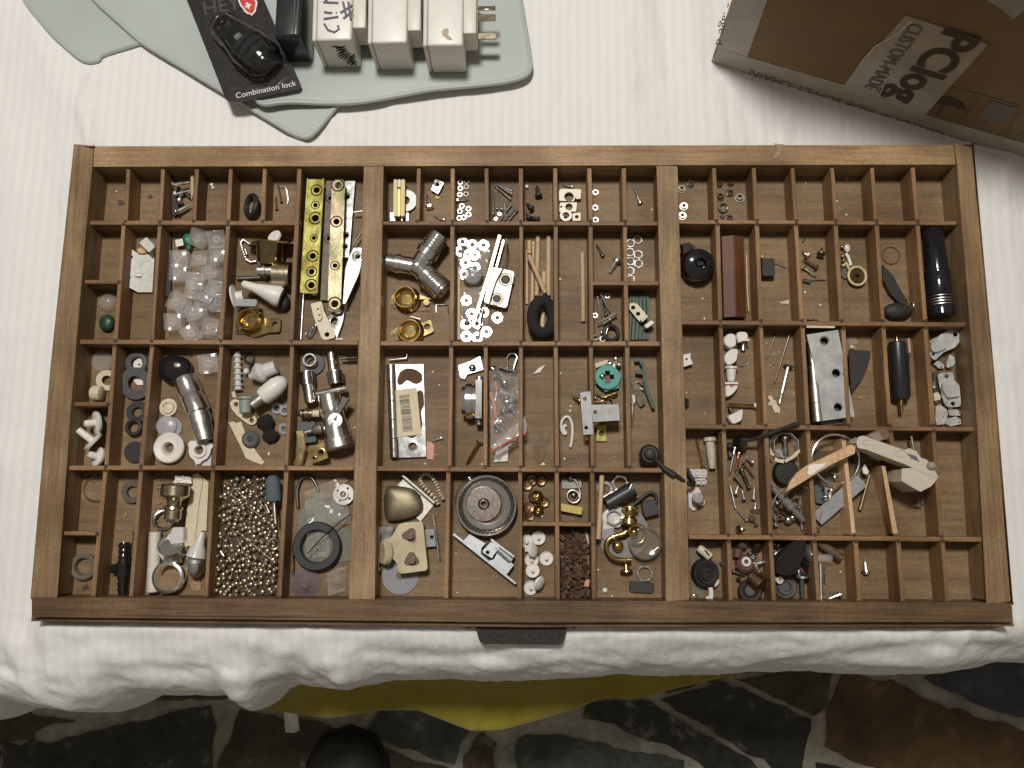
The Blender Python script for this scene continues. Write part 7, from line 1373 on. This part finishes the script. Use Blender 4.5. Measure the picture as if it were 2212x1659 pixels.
lump('b', 970, 888, 36, CH, 'shiny chrome ball nut', 'chrome_ball', 'ball', 4*mm, rough=.04); lump('b', 1010, 870, 34, NB, 'brassy domed nut', 'dome_nut', 'nut', 2*mm, rough=.04); screw('b', 905, 810, 960, 860, 12, 'csk', COP, 'copper coloured screw', z=2*mm)
cell('fourth cell of fourth row, right bay')
v = W('c', 303, 872, FL+19*mm); solo('split_ring', 'large polished steel ring leaning on the divider', 'ring', MB().torus(SZ('c',149), SZ('c',8), 56, 10), CH, Mloc(v, 0, (4, 6)))
pa = [(435,982),(497,1032),(192,1290),(178,1215)]; a0, a1 = W('c', 466, 1006, FL+14*mm), W('c', 184, 1252, FL+6*mm); hw = SZ('c', 42); M = Maxis(a1, a0); l = (a0-a1).length; m = MB(); n = 60
for k in range(n): m.box((l*(k+.5)/n, 0, 0), (l/n*.84, hw*2, .0022)); 
m2 = MB().box((l/2, 0, -.0008), (l, hw*1.96, .0016)); m3 = MB().box((l/2, -hw, -.004), (l, .0012, .008))
sr = group_thing('staple_strip', 'long grey strip of staples leaning diagonally', 'staples', M, [('staples', m, P('staple_steel', (.40, .41, .41), .45, .3)), ('backing', m2, ZI), ('legs', m3, P('staple_leg', (.16, .16, .16), .4, .8))]); sr.children[0]['kind'] = 'stuff'
block('c', [(165,1030),(250,1020),(290,1100),(230,1160),(180,1150)], P('blue_grey_glass', (.10, .12, .12), .25), 'dark blue grey plastic under the staples', 'plastic_block', 'block', .005)
for l in ((240,1060,245,1125),(275,1070,262,1130),(298,972,302,1010),(240,1128,225,1145)): screw('c', *l, 12, 'pan', CH, 'chrome screw behind the staples', z=5*mm)
crumple('c', [(165,900),(440,900),(420,1010),(200,1020)], P('dark_film', (.14, .13, .12), .2, alpha=.35, spec=.9), 'dusty clear film inside the large ring', 'clear_film', 'film', 2*mm, .004, 10, 60); plate('c', [(165,820),(330,822),(415,850),(415,900),(165,900)], P('dark_brown_board', (.085, .055, .032), .7), 'dark brown card behind the ring', 'brown_card', 'card', .001, 1*mm); lump('c', 190, 1320, 12, DK, 'small dark nut by the divider', 'nut', 'nut')
plate('c', [(342,770),(362,785),(375,800),(345,800)], FRESH, 'torn pale wood tip', 'wood_tip', 'wood', .001, 20*mm)
cell('across the fourth row, right bay')
def slab3(Z, pts, z0, z1, th, mat, look, name, cat):
    """a stick whose ends rest at different heights; z0/z1 follow the order left to right"""
    xs = [p[0] for p in pts]; lo, hi = min(xs), max(xs); P3 = [W(Z, x, y, z0+(z1-z0)*(x-lo)/(hi-lo)) for x, y in pts]; c = sum(P3, Vector())/len(P3); k = (z1-z0)/max(1e-6, (max(p.x for p in P3)-min(p.x for p in P3))); x0 = min(p.x for p in P3)
    m = MB().prism([(p.x-c.x, p.y-c.y) for p in P3], lambda p: z0+k*(p[0]+c.x-x0)-c.z-th, lambda p: z0+k*(p[0]+c.x-x0)-c.z)
    return solo(name, look, cat, m, mat, Matrix.Translation(c), ang=20)
slab3('c', [(-8,1078),(20,1012),(60,960),(120,915),(400,782),(428,795),(425,838),(280,905),(180,965),(60,1040)], .004, .011, .003, FRESH, 'pale tapered wooden peg half across the dividers', 'wooden_peg', 'peg')
slab3('c', [(135,912),(165,905),(250,900),(222,925),(190,945),(160,968),(140,975),(125,965)], .0071, .0091, .0006, PW, 'torn white paper patch on the wooden peg', 'paper_patch', 'paper')
slab3('c', [(428,760),(520,715),(590,678),(640,700),(635,745),(540,770),(440,800)], -.001, .002, .008, wood('tan_wood', (.34, .21, .11), (.2, .12, .06), 'X'), 'tan wooden block end with clear tape', 'wood_end', 'wood'); slab3('c', [(520,722),(570,700),(600,745),(560,765)], .0008, .0014, .0004, CL, 'clear tape over the tan wood', 'clear_tape', 'tape')
# ivory plastic arm
AI = P('ivory_arm', (.56, .51, .42), .42, 0, .06, 150)
zt = .014
top = [(430,762),(455,735),(490,730),(735,815),(800,812),(830,850),(900,880),(945,985),(945,1000),(868,962),(770,900),(640,868),(500,800),(440,790)]
P3 = [W('c', x, y, zt) for x, y in [(430,768),(448,736),(478,729),(520,742),(735,815),(765,808),(812,820),(835,862),(880,878),(920,935),(946,990),(868,960),(800,932),(735,905),(620,862),(500,815),(445,800)]]; c = sum(P3, Vector())/len(P3)
arm = MB().prism([(p.x-c.x, p.y-c.y) for p in P3], -.016, 0)
bl_ = [W('c', x, y, zt-.0005) for x, y in [(722,935),(800,932),(868,962),(948,992),(900,1045),(835,1075),(712,1010)]]
blk = MB().prism([(p.x-c.x, p.y-c.y) for p in bl_], -.030, -.0005)
hl = [W('c', x, y, zt+.0002) for x, y in [(750,835),(810,855),(832,892),(775,868)]]
ar = group_thing('plastic_arm', 'large ivory plastic clip arm lying over the dividers', 'plastic arm', Matrix.Translation(c), [('arm', arm, AI), ('block', blk, AI), ('slot', MB().prism([(p.x-c.x, p.y-c.y) for p in hl], 0, .0003), P('slot_dark', (.13, .125, .13), .4)),
   ('boss', MB().torus(SZ('c',26, zt), SZ('c',5, zt), 20, 6, Matrix.Translation(W('c', 712, 838, zt)-c), 1.3, .8), AI), ('boss', MB().torus(SZ('c',22, zt), SZ('c',4, zt), 20, 6, Matrix.Translation(W('c', 505, 768, zt)-c), 1.5, .7), AI)])
for o_ in list(ar.children)[:2]: bm = o_.modifiers.new('b', 'BEVEL'); bm.width = .0004; bm.segments = 2; bm.limit_method = 'ANGLE'; bm.angle_limit = R(35)
pk = MB().ball((0, 0, 0), SZ('c', 28), 12, 8, None, (1, .9, .8)); c2 = W('c', 905, 915, zt+.001); o_ = obj('grey_nub', pk.mesh('grey_nub', P('nub_grey', (.30, .27, .22), .5)), ar, Matrix.Translation(c2-c))
cell('fifth cell of fourth row, right bay')
# leaning broken divider board
a, b = W('c', 555, 915, -.004), W('c', 690, 1340, -.006)
P4 = [W('c', 592, 915, -.003), W('c', 615, 915, -.003), W('c', 694, 1340, -.005), W('c', 662, 1340, -.005)]
Q4 = [W('c', 520, 925, FL+.001), W('c', 545, 925, FL+.001), W('c', 668, 1340, FL+.001), W('c', 640, 1340, FL+.001)]
c = sum(P4, Vector())/4; solo('loose_divider', 'loose fresh wooden divider leaning in its compartment', 'divider', MB().add([v-c for v in Q4+P4], [(3, 2, 1, 0), (4, 5, 6, 7), (0, 1, 5, 4), (1, 2, 6, 5), (2, 3, 7, 6), (3, 0, 4, 7)]), FRESH, Matrix.Translation(c), ang=20)
rod('c', 515, 975, 455, 1195, 12, P('brown_tube', (.22, .16, .09), .4, .7), 'hollow brownish metal tube', 'metal_tube', 'tube', z=2*mm); plate('c', [(472,935),(488,905),(512,950),(505,968),(480,965)], PW, 'small white plastic tab', 'plastic_tab', 'tab', .002, 10*mm); lump('c', 440, 745, 10, ST, 'small screw head near the arm', 'screw_head', 'screw', 15*mm)
cell('sixth cell of fourth row, right bay')
rod('c', 778, 728, 792, 815, 9, CH, 'bright steel pin above the ivory arm', 'pin', 'pin', z=12*mm); screw('c', 826, 1160, 820, 1090, 9, 'big', ZI, 'bolt with round head below the ivory arm', z=3*mm, thr=0, name='bolt', cat='bolt')
# bottom row
cell('first cell of bottom row, right bay')
plate('b', [(195,1075),(360,1070),(368,1110),(240,1118),(190,1100)], GR_, 'grey rubber strip by the divider', 'rubber_strip', 'rubber', .004, 1*mm); plate('b', [(125,1120),(220,1130),(210,1300),(160,1400),(250,1440),(240,1570),(140,1570)], P('khaki_film', (.16, .14, .10), .5), 'khaki plastic sheet at the bottom', 'plastic_sheet', 'plastic', .001)
turned('b', 195, 1125, 295, 1205, [(0,0),(0,28),(.2,34),(1,36),(1,28),(.5,20),(.5,0)], CR, 'cream slotted plastic barrel', 'plastic_barrel', 'barrel', 5*mm); block('b', [(245,1150),(258,1145),(300,1195),(288,1205)], BK, 'dark slot in the cream barrel', 'barrel_slot', 'barrel', .001, 12*mm)
v = W('b', 252, 1340, FL+8*mm); r = SZ('b', 112); o2 = [((r if k % 2 else r*.94)*math.cos(2*PI*k/44), (r if k % 2 else r*.94)*math.sin(2*PI*k/44)) for k in range(44)]
group_thing('knurled_wheel', 'black ribbed plastic wheel with a raised hub', 'wheel', Mloc(v, 0, (8, 10)), [('rim', MB().prism(o2, -.004, .004), BK), ('hub', MB().lathe([(.004, r*.8), (.006, r*.74), (.0055, r*.55), (.0075, r*.45), (.0075, r*.25), (.006, r*.2), (.006, 0)], 26), BK)])
block('b', [(345,1420),(370,1385),(384,1420),(350,1468),(332,1470)], CR, 'small cream plastic tooth', 'plastic_tooth', 'tooth', .006, 2*mm); plate('b', [(258,1555),(290,1540),(290,1500),(280,1465),(318,1470),(325,1520),(320,1568),(262,1568)], WH, 'white plastic hook shaped piece', 'hook_piece', 'hook', .004, 2*mm)
wire('b', [(395,1240),(405,1300),(402,1410)], 6, ST, 'thin steel wire near the right wall'); turned('b', 388, 1245, 398, 1275, [(0,0),(0,12),(1,8),(1,0)], CH, 'bright tip of the wire', 'wire_tip', 'wire', 4*mm)
v = W('b', 165, 1555, FL+1*mm); oring('b', 168, 1552, 24, 5, OB, 'small old brass ring', 1*mm)
cell('second cell of bottom row, right bay')
def gear(x, y, R_, hh, mat, look, tilt, z=4*mm, rz=0, n=22, top=None):
    v = W('b', x, y, FL+z+hh/2); r = SZ('b', R_); m = MB().lathe([(-hh/2, 0), (-hh/2, r*.86), (hh/2, r*.86), (hh/2, 0)], 26)
    rb_ = MB()
    for k in range(n): rb_.box((r*.90, 0, 0), (r*.12, 2*PI*r/n*.5, hh*.9), Matrix.Rotation(2*PI*k/n, 4, 'Z'))
    return group_thing('ribbed_cap', look, 'cap', Mloc(v, rz, tilt), [('body', m, mat if top is None else top), ('ribs', rb_, mat)])
gear(563, 1075, 46, .010, DN, 'ribbed steel cap at the upper wall', (55, 0), 4*mm); gear(690, 1092, 44, .010, DK, 'dark ribbed cap beside it', (50, 10), 2*mm)
turned('b', 535, 1135, 530, 1210, [(0,0),(0,40),(1,38),(1,0)], P('maroon_plastic', (.13, .06, .05), .45), 'maroon plastic barrel', 'maroon_barrel', 'barrel', 2*mm)
v = W('b', 610, 1270, FL+8*mm); MR = MATS['maroon_plastic']; group_thing('maroon_valve', 'maroon plastic piece with a white eyelet', 'eyelet piece', Mloc(v), [('body', MB().lathe([(-.008, 0), (-.008, SZ('b',80)), (-.002, SZ('b',76)), (0, SZ('b',50)), (0, 0)], 14), MR), ('eyelet', MB().lathe([(0, SZ('b',20)), (0, SZ('b',40)), (.002, SZ('b',38)), (.002, SZ('b',20)), (-.002, SZ('b',18))], 20, Matrix.Translation((-SZ('b',5), SZ('b',22), 0))), WH)])
for l, hd, mt, z, r in [((665,1200,715,1185),'pan',CH,6,14),((690,1270,790,1240),'hex',ST,4,17),((710,1330,755,1352),'pan',ST,4,17),((495,1330,610,1368),'nail',ZI,3,11),((545,1400,560,1430),'pan',DK,2,12),((640,1180,610,1170),'pan',DK,1,14),((640,1380,700,1370),'pan',DK,2,13),((540,1290,580,1340),'pan',RUST,3,14)]: screw('b', *l, r, hd, mt, 'assorted screw in the jumble', z=z*mm)
gear(700, 1420, 78, .012, COP, 'copper ribbed thread cap', (40, 35), 3*mm, top=DN); v = W('b', 640, 1500, FL+8*mm); solo('black_cap', 'matt black round cap', 'cap', MB().lathe([(-.008, 0), (-.008, SZ('b',98)), (0, SZ('b',98)), (.002, SZ('b',88)), (.001, SZ('b',60)), (.0025, SZ('b',40)), (.0025, 0)], 26), BK, Mloc(v, 0, (-12, -10)))
cell('third cell of bottom row, right bay')
for l in ((860,1180,935,1130),(880,1110,940,1090),(860,1210,920,1160),(850,1100,900,1080)): screw('b', *l, 13, 'pan', P('blue_zinc', (.35, .40, .44), .3, 1), 'blue tinted zinc screw', z=3*mm, thr=.9)
P3 = [(1030,1060),(1085,1035),(1115,1060),(1130,1120),(1105,1200),(1070,1280),(1045,1350),(940,1368),(865,1350),(862,1270),(890,1200),(960,1140)]
plate('b', P3, FELT, 'tapered black felt pouch overlapping the row', 'felt_pouch', 'pouch', .014, 8*mm, rd=25)
gear(1148, 1170, 62, .012, ST, 'ribbed chrome cap against the right wall', (38, 30), 6*mm); gear(1135, 1255, 60, .010, DK, 'dark ribbed cap under the chrome one', (38, 30), 0)
v = W('b', 940, 1460, FL+4*mm); solo('grey_grommet', 'dark grey rubber grommet', 'grommet', MB().lathe([(-.004, 0), (-.004, SZ('b',98)), (0, SZ('b',104)), (.002, SZ('b',90)), (.001, SZ('b',72)), (.004, SZ('b',64)), (.004, SZ('b',44)), (.001, SZ('b',34)), (.001, 0)], 28), GR_, Mloc(v))
v = W('b', 888, 1402, FL+10*mm); solo('white_eyelet', 'white plastic eyelet on the grommet', 'eyelet', MB().lathe([(-.004, SZ('b',30)), (0, SZ('b',34)), (.002, SZ('b',30)), (.002, SZ('b',16)), (-.002, SZ('b',12))], 20), WH, Mloc(v, 0, (8, 10)))
screw('b', 1088, 1375, 1088, 1560, 22, 'big', P('green_zinc', (.28, .31, .29), .4, .9), 'grey green anchor bolt with a dome head', z=3*mm, thr=0, name='bolt', cat='bolt', point=False); lump('b', 1062, 1330, 24, ZI, 'small grey cap nut', 'cap_nut', 'nut', 6*mm, rough=.05)
cell('fourth cell of bottom row, right bay')
turned('b', 1215, 1070, 1405, 1200, [(0,0),(0,26),(.05,32),(.5,34),(.95,34),(1,30),(1,0)], P('brown_clear', (.20, .14, .09), .25, .2, alpha=.85), 'smoky brown plastic tube with brass end', 'smoky_tube', 'tube', 6*mm, parts=[('end_ring', [(1.0,0),(1.0,34),(1.06,36),(1.1,30),(1.1,0)], BR)])
turned('b', 1195, 1215, 1345, 1218, [(0,0),(0,30),(.35,34),(.4,28),(.45,34),(.95,32),(1,26),(1,0)], CL, 'clear plastic anchor tube', 'clear_tube', 'tube', 6*mm)
turned('b', 1243, 1258, 1252, 1580, [(0,0),(0,18)]+[(k/20+d, r) for k in range(20) for d, r in ((.005,21),(.025,21),(.03,14),(.048,14))]+[(1,16),(1,0)], ST, 'long threaded steel rod', 'threaded_rod', 'rod', 1*mm); screw('b', 1405, 1535, 1300, 1572, 15, 'washer', ST, 'coarse screw with washer head', thr=.85); flake('b', 1420, 1335, 9, PW, 'white crumb', 'crumb', 'crumb'); long_strip('b', [(1282,1290),(1285,1440)], 6, DK, 'dark strip behind the threaded rod', 'strip', 'strip', 1*mm)
cell('fifth cell of bottom row, right bay'); screw('c', 495, 1578, 487, 1497, 11, 'washer', ST, 'lone hex screw with washer head', thr=.8)
# ================================================================== tidy: parts under their things, labels that tell look-alikes apart
def sub(child, parent, n=99):
    ch = [o for o in THINGS if o.name.split('.')[0] == child and o.parent is None and 'category' in o]; ps_ = [o for o in THINGS if o.name.split('.')[0] == parent and o.parent is None and 'category' in o]
    bpy.context.view_layer.update()
    for c_ in ch[:n]:
        p_ = min([x for x in ps_ if x is not c_], key=lambda x: (x.matrix_world.translation-c_.matrix_world.translation).length)
        Mw = c_.matrix_world.copy(); c_.parent = p_; c_.matrix_parent_inverse = Matrix.Identity(4); c_.matrix_local = p_.matrix_world.inverted() @ Mw
        for k in ('label', 'category'): del c_[k]
        THINGS.remove(c_)
for a_, b_ in [('knob_cap','tap_knob'),('clasp','bead_chain'),('chrome_cap','black_pipe'),('clip_loop','plastic_clip'),('clip_handle','clip_spine'),('zip_bag_top','zip_bag'),('zip_line','zip_bag'),('clasp_loop','clasp'),('hair_clip_prong','hair_clip'),
               ('spring_end','torsion_spring'),('corner_flange','corner_plate'),('plate_lip','strike_plate'),('plate_tongue','strike_plate'),('channel','strike_plate'),('recess','strike_plate'),('rust_stain','latch_block'),('ivory_knob','latch_block'),('clip_block','link_clip'),
               ('dome','spring_clip'),('slotted_tab','lever_arm'),('lever_foot','lever_arm'),('green_clip_stem','green_clip'),('clamp_screw','hose_clamp'),('cap_ledge','tooth_chip'),('cap_lip','tooth_chip'),('red_spot','tooth_chip'),
               ('catch_body','magnet_catch'),('strip_ring','pale_strip'),('barrel_slot','plastic_barrel'),('wire_tip','wire'),('leg','black_box'),('rivet','catch_part'),('wire_bail','glass_dish'),('paper_edge','octagon_ring'),('wire_arc','octagon_ring'),('black_rail','roller'),('spike','hose_barb'),('red_spot','tooth_chip')]: 
    n_ = 99
    try: sub(a_, b_)
    except ValueError: print('no parent for', a_)
from collections import defaultdict
bpy.context.view_layer.update()
grp = defaultdict(list)
for o in THINGS: grp[o['label']].append(o)
ORD = ['', 'second', 'third', 'fourth', 'fifth', 'sixth', 'seventh', 'eighth', 'ninth', 'tenth', 'eleventh', 'twelfth', 'thirteenth', 'fourteenth', 'fifteenth', 'sixteenth', 'seventeenth', 'eighteenth', 'nineteenth', 'twentieth']
for lab, l in grp.items():
    n = len(l)
    if n == 1: continue
    xs = [o.matrix_world.translation.x for o in l]; ys_ = [o.matrix_world.translation.y for o in l]; hor = max(xs)-min(xs) > max(ys_)-min(ys_)
    l.sort(key=lambda o: o.matrix_world.translation.x if hor else -o.matrix_world.translation.y)
    look, _, cl = lab.partition(', ')
    for i, o in enumerate(l):
        if n == 2: w_ = (['left', 'right'] if hor else ['upper', 'lower'])[i]+' '+look
        elif i == 0: w_ = ('leftmost ' if hor else 'topmost ')+look
        elif i == n-1: w_ = ('rightmost ' if hor else 'lowest ')+look
        else: w_ = look+' '+ORD[i]+(' from left' if hor else ' from top')
        o['label'] = w_+(', '+cl if cl else '')
        if len(o['label'].split()) > 16: o['label'] = o['label'].replace(' from top', '').replace(' from left', '')
        if n >= 3: o['group'] = look+('s' if not look.endswith('s') else '')+(' in the '+cl.split(',')[0]+' of the '+cl.split(', ')[-1] if cl else '')
for o in THINGS:
    wds = o['label'].split()
    if len(wds) > 16: o['label'] = o['label'].replace(' a ', ' ').replace(' the ', ' ').replace(' of ', ' of ', 1)
    if len(o['label'].split()) > 16: print('LONG', len(o['label'].split()), o['label'])

RN = {'bead_cord': 'bead_string', 'black_cap': 'black_stopper', 'black_knob': 'black_door_stop', 'bracket_arm': 'curved_bracket', 'bullet_handle': 'bullet_grip', 'butt_hinge': 'butt_hinge_plate', 'clear_cap': 'clear_cover',
      'clear_corner_cap': 'clear_corner_cover', 'grey_knob': 'grey_button', 'knurled_wheel': 'knurled_dial', 'large_hinge': 'large_hinge_plate', 'lever_arm': 'metal_lever', 'metal_frame': 'metal_bracket', 'plastic_arm': 'plastic_clamp',
      'plastic_cap': 'plastic_cover', 'plastic_knob': 'plastic_button', 'ribbed_cap': 'ribbed_stopper', 'ring_cap': 'ring_cover', 'rubber_foot': 'rubber_bumper', 'rubber_knob': 'rubber_bulb', 'screw_head': 'tiny_screw', 'stem': 'plastic_pin',
      'tap_body': 'tap_spindle', 'tap_knob': 'tap_grip', 'valve_stem': 'small_valve'}
for o in THINGS:
    k = o.name.split('.')[0]
    if k in RN and o.parent is None: o.name = RN[k]
